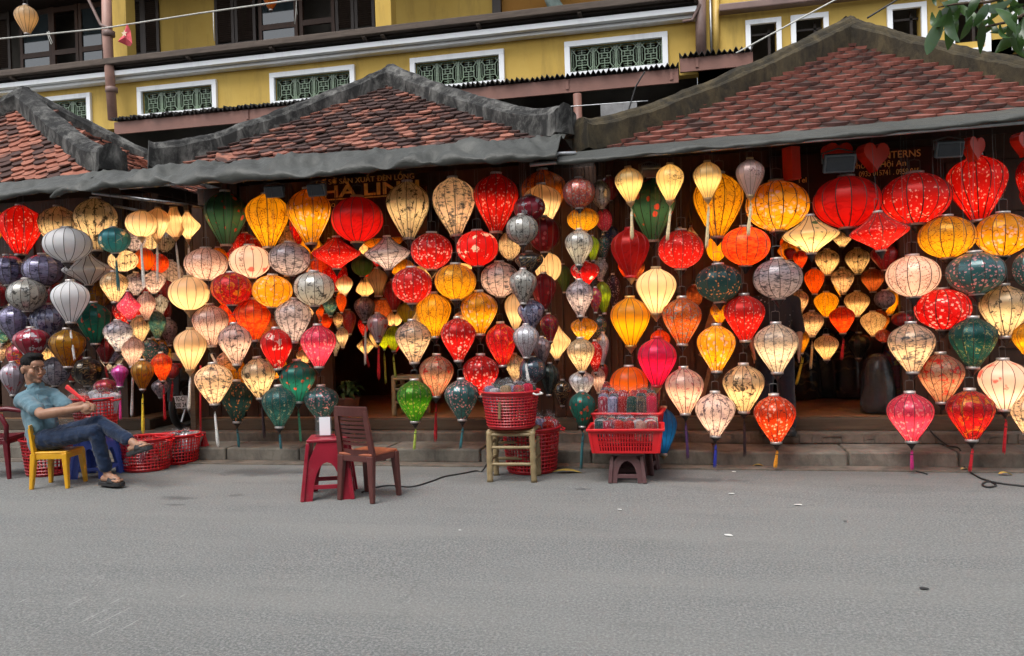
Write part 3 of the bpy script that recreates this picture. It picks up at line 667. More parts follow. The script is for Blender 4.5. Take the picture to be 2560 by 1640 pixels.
wirecurve([(1612, 178), (1590, 215), (1570, 280)], 12.5, .012, 'power_cable', 'black cable hanging in front of the long brown fascia', 'black_cord')
wirecurve([(217, -10), (252, 62), (275, 70)], 14.2, .03, 'stay_wire', 'slanting brown stay beside the faded pipe', 'pipe_brown')
# small flag
m = MB(); pts = [(318, 60), (323, 75), (334, 110), (327, 115), (316, 113), (298, 105), (308, 88)]
Yf = 6.38; base = [at(*q, Yf) for q in pts]; cen = sum(base, Vector())/len(base)
for i, q in enumerate(base): m.v.append(tuple(q+Vector((0, .02*math.sin(i*2.1), 0))))
m.v.append(tuple(cen+Vector((0, -.025, 0)))); n = len(base)
m.f = [(i, (i+1) % n, n) for i in range(n)]
fl = m.build('flag', mat_simple('faded_red_cloth', (.62, .08, .1), .8, .2, 20)); s_ = fl.modifiers.new('t', 'SOLIDIFY'); s_.thickness = .003
tag(fl, 'small faded red flag with pale star hanging from the rope', 'flag')
m = MB(); c = cen+Vector((.0, -.036, .03)); P = []
for i in range(10):
    t = math.pi/2+i*math.pi/5; rr = .034 if i % 2 == 0 else .014; P.append(c+Vector((math.cos(t)*rr, 0, math.sin(t)*rr)))
m.add(P, [tuple(range(10))]); m.build('star', mat_simple('pale_star', (.8, .62, .45), .8, .1, 20), fl)

# unseen house row added behind the camera to block the low sky light
oh = empty('sky_block_house', (-2, -5.5, 0)); tag(oh, 'unseen row house added across the street to shade the low sky', 'house')
MB().box((-2, -6.0, 4.0), (34, 3.0, 8.0)).build('wall', wall_paint('ochre_old_wall', (.2, .14, .07), (.26, .19, .1), (.08, .06, .04)), oh)
m = MB(); m.add([(-19.6, -4.1, 7.9), (15.6, -4.1, 7.9), (15.6, -6, 9.3), (-19.6, -6, 9.3), (-19.6, -7.9, 7.9), (15.6, -7.9, 7.9)], [(0, 1, 2, 3), (3, 2, 5, 4)]); m.build('roof', M['tile_old'], oh)
for i in range(9):
    for z_, h_ in ((1.25, 2.3), (5.2, 1.7)):
        w_ = MB().box((-17+i*3.7, -4.49, z_), (1.4, .06, h_)).build('shutter_door', M['panel'], oh)
LITE = 2.6                                      # watts of a bulb in a 46 cm lantern
# ================================================================== LANTERNS
PROF = {
 'drop': [(0, .24), (.035, .36), (.09, .6), (.16, .80), (.24, .935), (.32, .99), (.38, 1), (.46, .965), (.56, .87), (.67, .73), (.78, .575), (.88, .43), (.95, .33), (1, .27)],
 'round': [(0, .25), (.03, .40), (.09, .62), (.18, .81), (.3, .945), (.42, .995), (.5, 1), (.58, .985), (.7, .91), (.81, .77), (.90, .58), (.965, .38), (1, .26)],
 'diamond': [(0, .16), (.08, .25), (.2, .42), (.33, .68), (.43, .91), (.48, .985), (.51, 1), (.55, .98), (.62, .88), (.74, .62), (.87, .36), (1, .18)],
 'bell': [(0, .38), (.05, .42), (.2, .56), (.38, .76), (.52, .91), (.63, .985), (.69, 1), (.76, .95), (.85, .76), (.93, .52), (1, .32)],
 'vase': [(0, .3), (.05, .42), (.12, .68), (.2, .88), (.28, .98), (.34, 1), (.42, .95), (.55, .78), (.7, .56), (.82, .43), (.92, .38), (1, .4)],
}
NG = 14
def shade_mesh(kind):
    P = PROF[kind]; me = bpy.data.meshes.new('shade'); V, Fc, sharp = [], [], []
    # finer profile by Catmull-Rom
    Q = []
    for i in range(len(P)-1):
        p0, p1, p2, p3 = P[max(i-1, 0)], P[i], P[i+1], P[min(i+2, len(P)-1)]
        for k in range(2):
            t = k/2; f = lambda j: .5*((2*p1[j])+(-p0[j]+p2[j])*t+(2*p0[j]-5*p1[j]+4*p2[j]-p3[j])*t*t+(-p0[j]+3*p1[j]-3*p2[j]+p3[j])*t**3)
            Q.append((f(0), f(1)))
    Q.append(P[-1]); n = len(Q)
    for g in range(NG):
        b = len(V); a0, a1 = 2*math.pi*g/NG, 2*math.pi*(g+1)/NG
        for z, r in Q:
            r *= .5; A = Vector((r*math.cos(a0), r*math.sin(a0), -z)); B = Vector((r*math.cos(a1), r*math.sin(a1), -z)); Mm = (A+B)/2
            Mm.x *= .988; Mm.y *= .988; V += [A, Mm, B]
        for i in range(n-1):
            for k in range(2): Fc.append((b+i*3+k, b+(i+1)*3+k, b+(i+1)*3+k+1, b+i*3+k+1))
    me.from_pydata([tuple(v) for v in V], [], Fc); me.update()
    for p in me.polygons: p.use_smooth = True
    fm = MB()
    for g in range(NG):
        a = 2*math.pi*g/NG; d = Vector((math.cos(a), math.sin(a), 0)); t = Vector((-math.sin(a), math.cos(a), 0)); w = .0085
        b = len(fm.v)
        for z, r in Q:
            c = d*(r*.5); c.z = -z; fm.v += [tuple(c+t*w-d*.004), tuple(c+d*.007), tuple(c-t*w-d*.004)]
        for i in range(n-1): fm.f += [(b+i*3, b+(i+1)*3, b+(i+1)*3+1, b+i*3+1), (b+i*3+1, b+(i+1)*3+1, b+(i+1)*3+2, b+i*3+2)]
    return me, fm.mesh('frame'), P[0][1]*.5, P[-1][1]*.5
SH = {k: shade_mesh(k) for k in PROF}
def fabric(name, base, pat='plain', a1=(.02, .015, .015), a2=None, sc=1.0, trans=None, dense=0.0, rough=.36, coat=.14):
    t = NT(name); oi = t.n('ShaderNodeObjectInfo').outputs['Random']
    co = t.co('Object'); off = t.n('ShaderNodeCombineXYZ')
    for i, k in enumerate((31.0, 17.0, 23.0)): t.l(t.math('MULTIPLY', oi, k), off.inputs[i])
    p = t.vmath('ADD', co, off.outputs[0]); a2 = a2 or a1
    c = t.mix(t.ramp(t.noise(p, 3.0, 3), .3, .7), base, tuple(x*.88 for x in base))
    sc = sc*1.3 if pat in ('floral', 'branch', 'blossom', 'land') else sc
    warp = t.n('ShaderNodeTexNoise'); t.l(p, warp.inputs['Vector']); warp.inputs['Scale'].default_value = 6*sc; warp.inputs['Detail'].default_value = 3
    wv = t.vmath('ADD', p, t.vmath('SCALE', t.vmath('SUBTRACT', warp.outputs['Color'], (.5, .5, .5)), (0, 0, 0)))
    sc_nd = wv.node.inputs[1].links[0].from_node; sc_nd.inputs['Scale'].default_value = .16/sc
    if pat == 'speck':
        d = t.vor(t.stretch(wv, 1, 1, .7), 17*sc); m1 = t.math('MULTIPLY', t.ramp(d, .32, .24), t.ramp(t.noise(p, 7*sc, 2), .40, .46)); c = t.mix(t.math('MULTIPLY', m1, .85), c, a1)
        m2 = t.math('MULTIPLY', t.ramp(t.vor(wv, 30*sc), .22, .16), t.ramp(t.noise(p, 9, 2), .5, .58)); c = t.mix(t.math('MULTIPLY', m2, .5), c, a2)
    elif pat == 'blossom':
        br = t.math('MULTIPLY', t.ramp(t.vor(wv, 4.5*sc, 'DISTANCE_TO_EDGE'), .024, .01), t.ramp(t.noise(p, 3, 2), .38, .46)); c = t.mix(t.math('MULTIPLY', br, .95), c, a2)
        d = t.vor(p, 9*sc); d2 = t.math('ADD', d, t.math('MULTIPLY', t.math('SUBTRACT', t.noise(p, 30*sc, 3), .5), .75)); m1 = t.math('MULTIPLY', t.ramp(d2, .38, .29), t.ramp(t.noise(p, 3.2*sc, 3), .40, .47)); c = t.mix(t.math('MULTIPLY', m1, .92), c, a1)
    elif pat == 'branch':
        e1 = t.ramp(t.vor(wv, 4.2*sc, 'DISTANCE_TO_EDGE'), .03, .014); e1 = t.math('MULTIPLY', e1, t.ramp(t.noise(p, 2.6*sc, 3), .40, .5))
        e2 = t.math('MULTIPLY', t.ramp(t.vor(wv, 10*sc, 'DISTANCE_TO_EDGE'), .045, .022), t.ramp(t.noise(p, 4.6*sc, 3), .47, .55))
        d = t.math('MULTIPLY', t.ramp(t.vor(wv, 15*sc), .32, .24), t.ramp(t.noise(p, 5*sc, 2), .46, .52))
        c = t.mix(t.math('MULTIPLY', t.math('MAXIMUM', e1, e2), .78), c, a1); c = t.mix(t.math('MULTIPLY', d, .85), c, a2)
    elif pat == 'floral':
        n1 = t.noise(p, 5.5*sc, 6, .7, .6); m2 = t.ramp(t.noise(p, 3.0*sc, 5, .6), .55, .64); c = t.mix(t.math('MULTIPLY', m2, .55), c, a2)
        c = t.mix(t.math('MULTIPLY', t.ramp(n1, .54-dense, .59-dense), .88), c, a1)
        vein = t.math('MULTIPLY', t.ramp(t.vor(wv, 9*sc, 'DISTANCE_TO_EDGE'), .04, .02), t.ramp(t.noise(p, 4, 2), .45, .55)); c = t.mix(t.math('MULTIPLY', vein, .5), c, a1)
    elif pat == 'land':
        v = t.stretch(p, 1, 1, 1.9); n1 = t.noise(v, 3.4*sc, 8, .66, .3); n2 = t.noise(t.stretch(p, 1, 1, 3.2), 6*sc, 6, .7)
        c = t.mix(t.math('MULTIPLY', t.ramp(t.noise(v, 2.4*sc, 4), .45, .65), .5), c, a2)
        c = t.mix(t.math('MULTIPLY', t.ramp(n1, .52-dense, .63-dense), .9), c, a1); c = t.mix(t.math('MULTIPLY', t.ramp(n2, .53-dense, .6-dense), .85), c, a1)
    elif pat == 'star':
        d = t.vor(p, 3.3*sc); d2 = t.math('ADD', d, t.math('MULTIPLY', t.math('SUBTRACT', t.noise(p, 13*sc, 1), .5), .75)); c = t.mix(t.math('MULTIPLY', t.ramp(d2, .33, .27), .95), c, a1)
        m2 = t.math('MULTIPLY', t.ramp(t.vor(wv, 12*sc), .26, .2), t.ramp(t.noise(p, 4, 2), .48, .56)); c = t.mix(t.math('MULTIPLY', m2, .5), c, a2)
    elif pat == 'flower':
        e1 = t.math('MULTIPLY', t.ramp(t.vor(wv, 5.5*sc, 'DISTANCE_TO_EDGE'), .03, .014), t.ramp(t.noise(p, 3*sc, 2), .5, .58)); c = t.mix(t.math('MULTIPLY', e1, .6), c, a2)
        lf = t.math('MULTIPLY', t.ramp(t.noise(p, 11*sc, 3, .5, .8), .6, .66), t.ramp(t.noise(p, 3.4*sc, 2), .5, .55)); c = t.mix(t.math('MULTIPLY', lf, .75), c, (.02, .035, .03))
        d = t.vor(p, 4.6*sc); d2 = t.math('ADD', d, t.math('MULTIPLY', t.math('SUBTRACT', t.noise(p, 30*sc, 2), .5), .16)); c = t.mix(t.math('MULTIPLY', t.ramp(d2, .27, .23), .97), c, a1)
    elif pat == 'multi':
        n1 = t.noise(p, 4.2*sc, 5, .6, 1.6); n2 = t.noise(p, 5.5*sc, 4, .6, 1.2); c = t.mix(t.ramp(n1, .54, .6), c, a1); c = t.mix(t.ramp(n2, .58, .63), c, a2)
        e1 = t.ramp(t.vor(wv, 8*sc, 'DISTANCE_TO_EDGE'), .045, .02); c = t.mix(t.math('MULTIPLY', e1, .6), c, (.06, .008, .006))
    elif pat == 'scroll':
        w = t.n('ShaderNodeTexWave', wave_type='RINGS'); t.l(wv, w.inputs['Vector']); w.inputs['Scale'].default_value = 3.2*sc; w.inputs['Distortion'].default_value = 9; w.inputs['Detail'].default_value = 2; w.inputs['Detail Scale'].default_value = 1.6
        c = t.mix(t.math('MULTIPLY', t.math('MULTIPLY', t.ramp(w.outputs['Fac'], .62, .8), t.ramp(t.noise(p, 4, 2), .44, .54)), .9), c, a1)
    elif pat == 'scene':
        s = t.n('ShaderNodeSeparateXYZ'); t.l(co, s.inputs[0]); h = t.math('MULTIPLY', s.outputs['Z'], -1.0)
        bandm = t.math('MULTIPLY', t.ramp(h, .16, .28), t.ramp(h, .62, .48)); front = t.ramp(s.outputs['Y'], -.05, -.2)
        n1 = t.ramp(t.noise(t.stretch(p, 1, 1, 1.6), 7*sc, 6, .7, .8), .54, .6); e1 = t.ramp(t.vor(wv, 6*sc, 'DISTANCE_TO_EDGE'), .03, .012)
        c = t.mix(t.math('MULTIPLY', t.math('MULTIPLY', t.math('MAXIMUM', n1, t.math('MULTIPLY', e1, .8)), bandm), t.math('MULTIPLY', front, .85)), c, a1)
        d = t.math('MULTIPLY', t.ramp(t.vor(p, 11*sc), .2, .14), t.ramp(t.noise(p, 4, 2), .52, .6)); c = t.mix(t.math('MULTIPLY', t.math('MULTIPLY', d, front), .8), c, a2)
    if pat == 'plum':
        d = t.vor(p, 3.0*sc); d2 = t.math('ADD', d, t.math('MULTIPLY', t.math('SUBTRACT', t.noise(p, 9*sc, 3), .5), .6)); c = t.mix(t.math('MULTIPLY', t.ramp(d2, .3, .2), .85), c, a1)
        s = t.n('ShaderNodeSeparateXYZ'); t.l(co, s.inputs[0]); dx = t.math('ABSOLUTE', t.math('SUBTRACT', s.outputs['X'], .03)); strip_ = t.math('MULTIPLY', t.ramp(dx, .06, .05), t.ramp(s.outputs['Y'], -.05, -.15))
        ch = t.math('MAXIMUM', t.ramp(t.noise(t.stretch(co, 1, 1, 1.2), 26, 2, .6), .56, .6), t.math('MULTIPLY', t.ramp(t.vor(co, 22, 'DISTANCE_TO_EDGE'), .06, .03), .8)); gap = t.ramp(t.math('ABSOLUTE', t.math('SUBTRACT', t.math('FRACT', t.math('MULTIPLY', s.outputs['Z'], 5.5)), .5)), .45, .38)
        c = t.mix(t.math('MULTIPLY', t.math('MULTIPLY', ch, strip_), t.math('MULTIPLY', gap, .9)), c, (.02, .012, .012))
    fine = t.noise(t.stretch(p, 1, 1, 4), 60, 2, .6); sat = t.n('ShaderNodeGamma'); t.l(c, sat.inputs['Color']); sat.inputs['Gamma'].default_value = 1.3
    b = t.bsdf(c, rough, (.32 if pat != 'plain' else 0.0), .5, fine, .1, .01, coat, .1); b.inputs['Coat Roughness'].default_value = .24 if coat < .6 else .13; tr = t.n('ShaderNodeBsdfTranslucent'); t.l(sat.outputs[0], tr.inputs['Color'])
    mx = t.n('ShaderNodeMixShader'); mx.inputs[0].default_value = .68 if trans is None else trans; t.l(b.outputs[0], mx.inputs[1]); t.l(tr.outputs[0], mx.inputs[2])
    return t.done(mx)
DKB = (.10, .035, .015); BLK = (.02, .018, .02); WHT = (.8, .74, .72)
FB = {  # key: (words for the label, material arguments, colour of the warm light through it)
 'red_silk': ('plain red silk', dict(base=(.66, .018, .012), pat='scroll', a1=(.5, .01, .008))),
 'red_leaf': ('red leaf-flecked', dict(base=(.72, .022, .014), pat='speck', a1=(.9, .5, .42), a2=(.95, .35, .2))),
 'red_blossom': ('red white-blossom', dict(base=(.7, .02, .016), pat='blossom', a1=(.9, .55, .52), a2=(.28, .006, .008))),
 'red_crane': ('red white-crane', dict(base=(.7, .022, .018), pat='star', a1=(.88, .7, .62), a2=(.85, .4, .3))),
 'orange_red': ('orange-red cloud-pattern', dict(base=(.8, .06, .012), pat='land', a1=(.9, .2, .03), a2=(.72, .03, .01), dense=.04)),
 'orange_plain': ('plain orange', dict(base=(.86, .2, .008))),
 'orange_branch': ('orange dark-branch', dict(base=(.85, .17, .01), pat='branch', a1=(.2, .02, .01))),
 'orange_floral': ('orange mixed-flower', dict(base=(.8, .22, .03), pat='multi', a1=(.35, .4, .38), a2=(.7, .05, .02), sc=2.0)),
 'orange_blossom': ('bright orange plum-blossom', dict(base=(.85, .1, .012), pat='blossom', a1=(.9, .6, .45), a2=(.08, .01, .01), sc=.9)),
 'yellow_plain': ('plain golden yellow', dict(base=(.88, .46, .012))),
 'yellow_branch': ('golden branch-pattern', dict(base=(.86, .46, .02), pat='branch', a1=(.24, .06, .012), a2=(.3, .06, .015))),
 'yellow_blossom': ('golden pale-blossom', dict(base=(.87, .43, .015), pat='blossom', a1=(.75, .5, .42), a2=(.28, .07, .02), sc=.8)),
 'amber': ('dim amber', dict(base=(.6, .22, .02), pat='branch', a1=(.2, .05, .01))),
 'gold_land': ('shiny old-gold', dict(base=(.7, .38, .02), pat='floral', a1=(.35, .16, .05), a2=(.4, .3, .25), rough=.28, coat=1.0)),
 'cream_plain': ('plain cream', dict(base=(.86, .66, .42))),
 'beige_plain': ('plain beige', dict(base=(.5, .36, .24))),
 'white_plain': ('plain white', dict(base=(.9, .9, .92), trans=.45, rough=.6)),
 'cream_floral': ('cream dark-floral', dict(base=(.82, .66, .44), pat='floral', a1=(.035, .03, .03), a2=(.5, .34, .28))),
 'cream_land': ('cream ink-landscape', dict(base=(.84, .64, .46), pat='land', a1=(.06, .07, .09), a2=(.72, .5, .42))),
 'cream_branch': ('cream dark-twig', dict(base=(.82, .64, .42), pat='branch', a1=(.06, .035, .025), a2=(.12, .06, .04))),
 'cream_bird': ('cream magpie-and-flower', dict(base=(.84, .64, .4), pat='floral', a1=(.045, .03, .028), a2=(.7, .42, .3), sc=.75)),
 'cream_cloud': ('pale cream fine-cloud', dict(base=(.84, .7, .55), pat='land', a1=(.3, .25, .24), a2=(.75, .62, .52), sc=1.7)),
 'cream_lily': ('cream lotus-leaf', dict(base=(.84, .64, .36), pat='flower', a1=(.12, .2, .08), a2=(.5, .2, .14), sc=.9)),
 'cream_scene': ('cream painted-scene', dict(base=(.86, .66, .32), pat='scene', a1=(.05, .04, .02), a2=(.3, .08, .05))),
 'pink_scene': ('pale pink plum-branch scene', dict(base=(.72, .5, .46), pat='scene', a1=(.12, .03, .04), a2=(.45, .05, .07), trans=.4)),
 'pink_branch': ('pale pink brown-branch', dict(base=(.82, .62, .56), pat='branch', a1=(.25, .1, .08), a2=(.35, .08, .08))),
 'pink_plum': ('pale pink plum-and-calligraphy', dict(base=(.84, .64, .57), pat='plum', a1=(.8, .12, .1))),
 'pink_floral': ('pale pink dark-floral', dict(base=(.82, .62, .57), pat='floral', a1=(.05, .045, .06), a2=(.6, .4, .36))),
 'pink_leaf': ('pale pink rose-leaf', dict(base=(.82, .6, .5), pat='floral', a1=(.5, .12, .15), a2=(.6, .42, .45), sc=1.5)),
 'pink_land': ('pale pink ink-mountain', dict(base=(.8, .62, .58), pat='land', a1=(.09, .08, .1), a2=(.55, .4, .4))),
 'hot_pink': ('plain hot pink', dict(base=(.85, .022, .12), pat='scroll', a1=(.8, .03, .16))),
 'pink_magenta': ('rose pink blossom', dict(base=(.85, .1, .19), pat='blossom', a1=(.9, .42, .42), a2=(.5, .03, .1))),
 'magenta': ('shiny magenta', dict(base=(.7, .04, .36), pat='floral', a1=(.7, .2, .45), a2=(.5, .02, .25), trans=.25, coat=1.0)),
 'crimson_star': ('crimson silver-star', dict(base=(.42, .01, .04), pat='star', a1=(.66, .6, .66), a2=(.45, .1, .14), trans=.2, coat=1.0)),
 'crimson_leaf': ('dark crimson', dict(base=(.34, .01, .018), pat='speck', a1=(.4, .12, .1), a2=(.3, .03, .03), trans=.25, coat=1.0)),
 'crimson_sprig': ('plain crimson white-sprig', dict(base=(.3, .006, .014), pat='flower', a1=(.5, .1, .1), a2=(.32, .01, .02), trans=.3)),
 'multi_red': ('red and gold swirl', dict(base=(.68, .025, .03), pat='multi', a1=(.78, .3, .03), a2=(.8, .12, .12))),
 'multi_crimson': ('crimson multicolour', dict(base=(.5, .015, .05), pat='multi', a1=(.5, .3, .05), a2=(.12, .05, .2), trans=.3, coat=1.0)),
 'coral_multi': ('coral pebble-flower', dict(base=(.68, .12, .07), pat='multi', a1=(.5, .4, .34), a2=(.3, .05, .12), sc=1.6, trans=.3, coat=1.0)),
 'tan_redflower': ('tan red-poppy', dict(base=(.6, .34, .22), pat='multi', a1=(.72, .06, .04), a2=(.55, .38, .28), sc=1.1)),
 'orange_brown': ('brown-orange', dict(base=(.6, .2, .06), pat='land', a1=(.3, .08, .03), dense=.02)),
 'lilac_land': ('lilac grey ink-cloud', dict(base=(.66, .57, .6), pat='land', a1=(.09, .08, .1), a2=(.42, .34, .4), sc=1.2, coat=1.0)),
 'purple_land': ('violet ink-painting', dict(base=(.31, .28, .47), pat='land', a1=(.035, .035, .075), a2=(.3, .26, .42), sc=1.1, trans=.15, rough=.25, coat=1.0)),
 'lilac_red': ('grey lilac red-patch', dict(base=(.5, .43, .5), pat='star', a1=(.5, .06, .08), a2=(.12, .1, .16), trans=.25, coat=1.0)),
 'lilac_bird': ('lilac butterfly', dict(base=(.72, .58, .56), pat='floral', a1=(.09, .06, .1), a2=(.42, .3, .36), sc=1.0)),
 'lilac_dark': ('dusky lilac', dict(base=(.36, .28, .31), pat='floral', a1=(.05, .03, .05), trans=.3, coat=1.0)),
 'bluewhite_floral': ('blue-white porcelain', dict(base=(.48, .5, .7), pat='floral', a1=(.035, .045, .16), a2=(.3, .3, .48), trans=.2, rough=.25, dense=.03, coat=1.0)),
 'bluewhite_land': ('blue-white ink-landscape', dict(base=(.7, .67, .72), pat='land', a1=(.05, .07, .13), a2=(.34, .34, .45), coat=1.0)),
 'gray_floral': ('silver grey dark-flower', dict(base=(.62, .6, .55), pat='floral', a1=(.03, .028, .032), a2=(.3, .27, .25), trans=.35, rough=.28, coat=1.0)),
 'white_branch': ('silver white twig', dict(base=(.74, .73, .78), pat='branch', a1=(.07, .06, .07), a2=(.25, .06, .08), sc=1.2, trans=.3, rough=.28, coat=1.0)),
 'black_gold': ('black gold-scroll', dict(base=(.022, .018, .016), pat='scroll', a1=(.36, .24, .1), trans=.1, rough=.28, coat=1.0)),
 'black_green': ('black-green', dict(base=(.015, .028, .026), pat='floral', a1=(.05, .07, .06), a2=(.01, .02, .02), trans=.1, rough=.25)),
 'navy_blossom': ('navy pink-fleck', dict(base=(.025, .06, .09), pat='speck', a1=(.5, .25, .32), a2=(.3, .3, .35), trans=.15, rough=.28, coat=1.0)),
 'plum_blossom': ('dark plum blossom', dict(base=(.045, .012, .035), pat='blossom', a1=(.5, .35, .4), a2=(.02, .01, .02), trans=.15)),
 'teal_blossom': ('teal pink-blossom', dict(base=(.04, .14, .15), pat='blossom', a1=(.75, .34, .36), a2=(.05, .03, .04), trans=.4, sc=1.1, rough=.28, coat=1.0)),
 'teal_redflower': ('teal red-flower', dict(base=(.035, .24, .2), pat='flower', a1=(.75, .16, .1), a2=(.3, .16, .12), rough=.28)),
 'teal_lotus': ('teal cream-lotus', dict(base=(.03, .19, .22), pat='flower', a1=(.72, .6, .42), a2=(.4, .35, .25), sc=.6, trans=.4)),
 'teal_crane': ('deep teal crane', dict(base=(.03, .135, .15), pat='floral', a1=(.5, .46, .36), a2=(.05, .2, .2), sc=1.1, dense=-.045, rough=.26)),
 'teal_yellow': ('deep green yellow-pine', dict(base=(.03, .14, .12), pat='floral', a1=(.55, .5, .2), a2=(.04, .2, .22), sc=.9, dense=-.03, rough=.26)),
 'darkteal_leaf': ('dark teal orange-leaf', dict(base=(.04, .095, .1), pat='speck', a1=(.75, .32, .14), a2=(.1, .2, .22), sc=.75, rough=.26)),
 'teal_cream': ('teal and cream', dict(base=(.1, .26, .24), pat='land', a1=(.04, .1, .12), a2=(.6, .5, .25))),
 'green_redflower': ('grey-green red-peony', dict(base=(.09, .2, .115), pat='flower', a1=(.75, .12, .06), a2=(.25, .12, .08), rough=.3)),
 'green_blossom': ('bright green blossom', dict(base=(.1, .36, .02), pat='blossom', a1=(.45, .5, .12), a2=(.03, .14, .01), rough=.28)),
 'green_plain': ('plain green', dict(base=(.08, .16, .04), trans=.35)),
 'lime': ('lime green', dict(base=(.5, .62, .03), pat='branch', a1=(.15, .25, .02))),
 'olive': ('olive yellow', dict(base=(.34, .26, .015), trans=.3)),
 'blue_silk': ('plain sky blue', dict(base=(.03, .24, .62), pat='scroll', a1=(.02, .2, .55))),
 'navy_gold': ('navy gold-flower', dict(base=(.02, .05, .16), pat='speck', a1=(.6, .4, .12), a2=(.3, .3, .4), trans=.2)),
}
FM = {}
def fab(k):
    if k not in FM: FM[k] = fabric('silk_'+k, **FB[k][1])
    return FM[k]
TCOL = {'c': (.72, .58, .34), 'w': (.72, .72, .7), 'r': (.5, .01, .02), 'y': (.7, .5, .03), 'g': (.05, .28, .16), 't': (.02, .12, .14), 'k': (.03, .015, .02), 'm': (.55, .03, .2), 'b': (.02, .03, .3), 'l': (.4, .5, .08), 'p': (.06, .02, .09), 'o': (.75, .3, .02), 'u': (.03, .2, .4)}
TM = {k: mat_simple('tassel_'+k, v, .6, .3, 60) for k, v in TCOL.items()}
M['rib'] = mat_simple('shadow_dark_rib', (.03, .016, .01), .6, .2, 30); M['rib_pale'] = mat_simple('pale_rib_bamboo', (.2, .14, .09), .6, .2, 30)  # dark rib colour carries the shadow line ribs make through lit silk
CAPM = MB().lathe([(1.0, -.5), (1.06, -.45), (1.06, .45), (1.0, .5), (.82, .5), (.82, -.3)], 16).mesh('cap', True)
HUBM = MB().lathe([(.9, 0), (.92, -.12), (.62, -.4), (.34, -.62), (.3, -.8), (.12, -.86), (.1, -1)], 12).mesh('hub', True)
BEADM = MB().lathe([(.3, .9), (.8, .6), (1, 0), (.8, -.6), (.3, -.9)], 10).mesh('bead', True)
_m = MB()
for i in range(7):
    a = 2*math.pi*i/7; q = Vector((math.cos(a), math.sin(a), 0)); _m.tube([q*.25, q*.55+Vector((0, 0, -.12)), q*.62+Vector((.1*math.sin(i*2), .1*math.cos(i*3), -.55)), q*(.8+.25*(i % 3))+Vector((.25*math.sin(i*5), .2*math.cos(i*4), -1.0+.07*(i % 3)))], [.35, .42, .40, .22], 5)
TASM = _m.mesh('tassel', True)
_m = MB(); _m.tube([(0, 0, 0), (0, 0, 1)], 1, 5); CORDM = _m.mesh('cord')
_m = MB(); _m.tube([(-.5, 0, 0), (-.5, 0, .8), (-.42, 0, .86), (-.06, 0, .88), (0, 0, 1.0), (.06, 0, .88), (.42, 0, .86), (.5, 0, .8), (.5, 0, 0)], .03, 5); BAILM = _m.mesh('bail')
ZN = {'A': (0, 480, 4.4), 'B': (0, 800, 3.423), 'C': (440, 440, 3.85), 'D': (440, 760, 3.85), 'E': (840, 400, 3.666), 'F': (840, 760, 3.02), 'G': (1220, 400, 3.667), 'H': (1180, 780, 3.348), 'I': (1500, 380, 3.5),
      'J': (1500, 760, 3.348), 'K': (1960, 320, 3.5), 'L': (1960, 700, 2.852), 'M': (840, 560, 3.85), 'N': (1220, 640, 4.2775), 'Q': (1880, 560, 3.85), 'R': (0, 680, 5.5), 'S': (240, 560, 3.85), 'X': (0, 0, 1.0)}
LST = []
def L(z, cx_, top, bot, w, shape, fb_, lit=1.0, Y=7.8, tas=None, **kw): LST.append((z, cx_, top, bot, w, shape, fb_, lit, Y, tas, kw))
# --- group by the seated man
L('A', 235, 155, 690, 440, 'drop', 'red_leaf', .8, 8.2); L('A', -75, 190, 560, 260, 'drop', 'yellow_branch', .9, 8.3)
L('A', 650, 165, 640, 430, 'drop', 'cream_floral', .7, 8.38); L('A', 1060, 75, 640, 450, 'drop', 'cream_floral', .7, 8.12)
L('A', 745, 400, 765, 490, 'round', 'white_plain', 0, 7.62, hub='d'); L('A', 965, 685, 1015, 520, 'diamond', 'white_plain', 0, 7.98, hub='d')
L('A', 780, 985, 1430, 395, 'drop', 'white_plain', 0, 7.55, ('w', 'B', 648, 330)); L('A', 85, 700, 1020, 360, 'round', 'purple_land', 0, 7.95)
L('A', 480, 690, 1035, 425, 'round', 'purple_land', 0, 7.9); L('A', 295, 960, 1305, 400, 'round', 'gray_floral', 0, 7.72)
L('A', 600, 990, 1310, 240, 'round', 'crimson_leaf', 0, 8.25); L('A', -10, 1030, 1265, 230, 'round', 'crimson_leaf', 0, 8.2)
L('R', 190, 460, 955, 430, 'drop', 'purple_land', 0, 7.85); L('R', 660, 450, 960, 460, 'drop', 'bluewhite_floral', 0, 7.95)
L('R', 1290, 430, 985, 445, 'drop', 'teal_redflower', .1, 7.92); L('R', 1390, 110, 470, 360, 'round', 'gold_land', 0, 8.35)
L('R', 430, 770, 1190, 460, 'drop', 'crimson_star', 0, 7.62); L('R', 930, 790, 1300, 460, 'drop', 'gold_land', 0, 7.64, rib='r')
L('B', 470, 325, 560, 240, 'round', 'bluewhite_land', 0, 7.85); L('B', 110, 365, 640, 200, 'drop', 'lilac_red', 0, 7.75)
L('B', 750, 330, 560, 250, 'round', 'black_gold', 0, 8.0); L('B', 905, 140, 362, 165, 'drop', 'crimson_leaf', 0, 8.1, ('r', 'B', 930, 500))
L('B', 905, 505, 645, 195, 'round', 'multi_crimson', 0, 7.8); L('B', 430, 190, 380, 150, 'drop', 'cream_floral', 1, 8.45)
L('B', 105, 175, 310, 100, 'drop', 'cream_branch', 1, 8.45); L('B', 30, 70, 200, 110, 'drop', 'teal_cream', 1, 8.3); L('B', 15, 190, 355, 80, 'drop', 'cream_land', .8, 8.35)
L('A', 1250, 392, 668, 330, 'round', 'teal_lotus', .6, 7.58, ('t', 'A', 1270, 1085)); L('A', 1355, 640, 870, 310, 'round', 'cream_floral', 1.2, 7.85)
L('A', 1590, 622, 868, 215, 'round', 'orange_plain', .9, 8.05); L('A', 1745, 680, 890, 210, 'round', 'orange_red', .9, 8.2); L('A', 1470, 385, 640, 260, 'round', 'lilac_land', .8, 8.12)
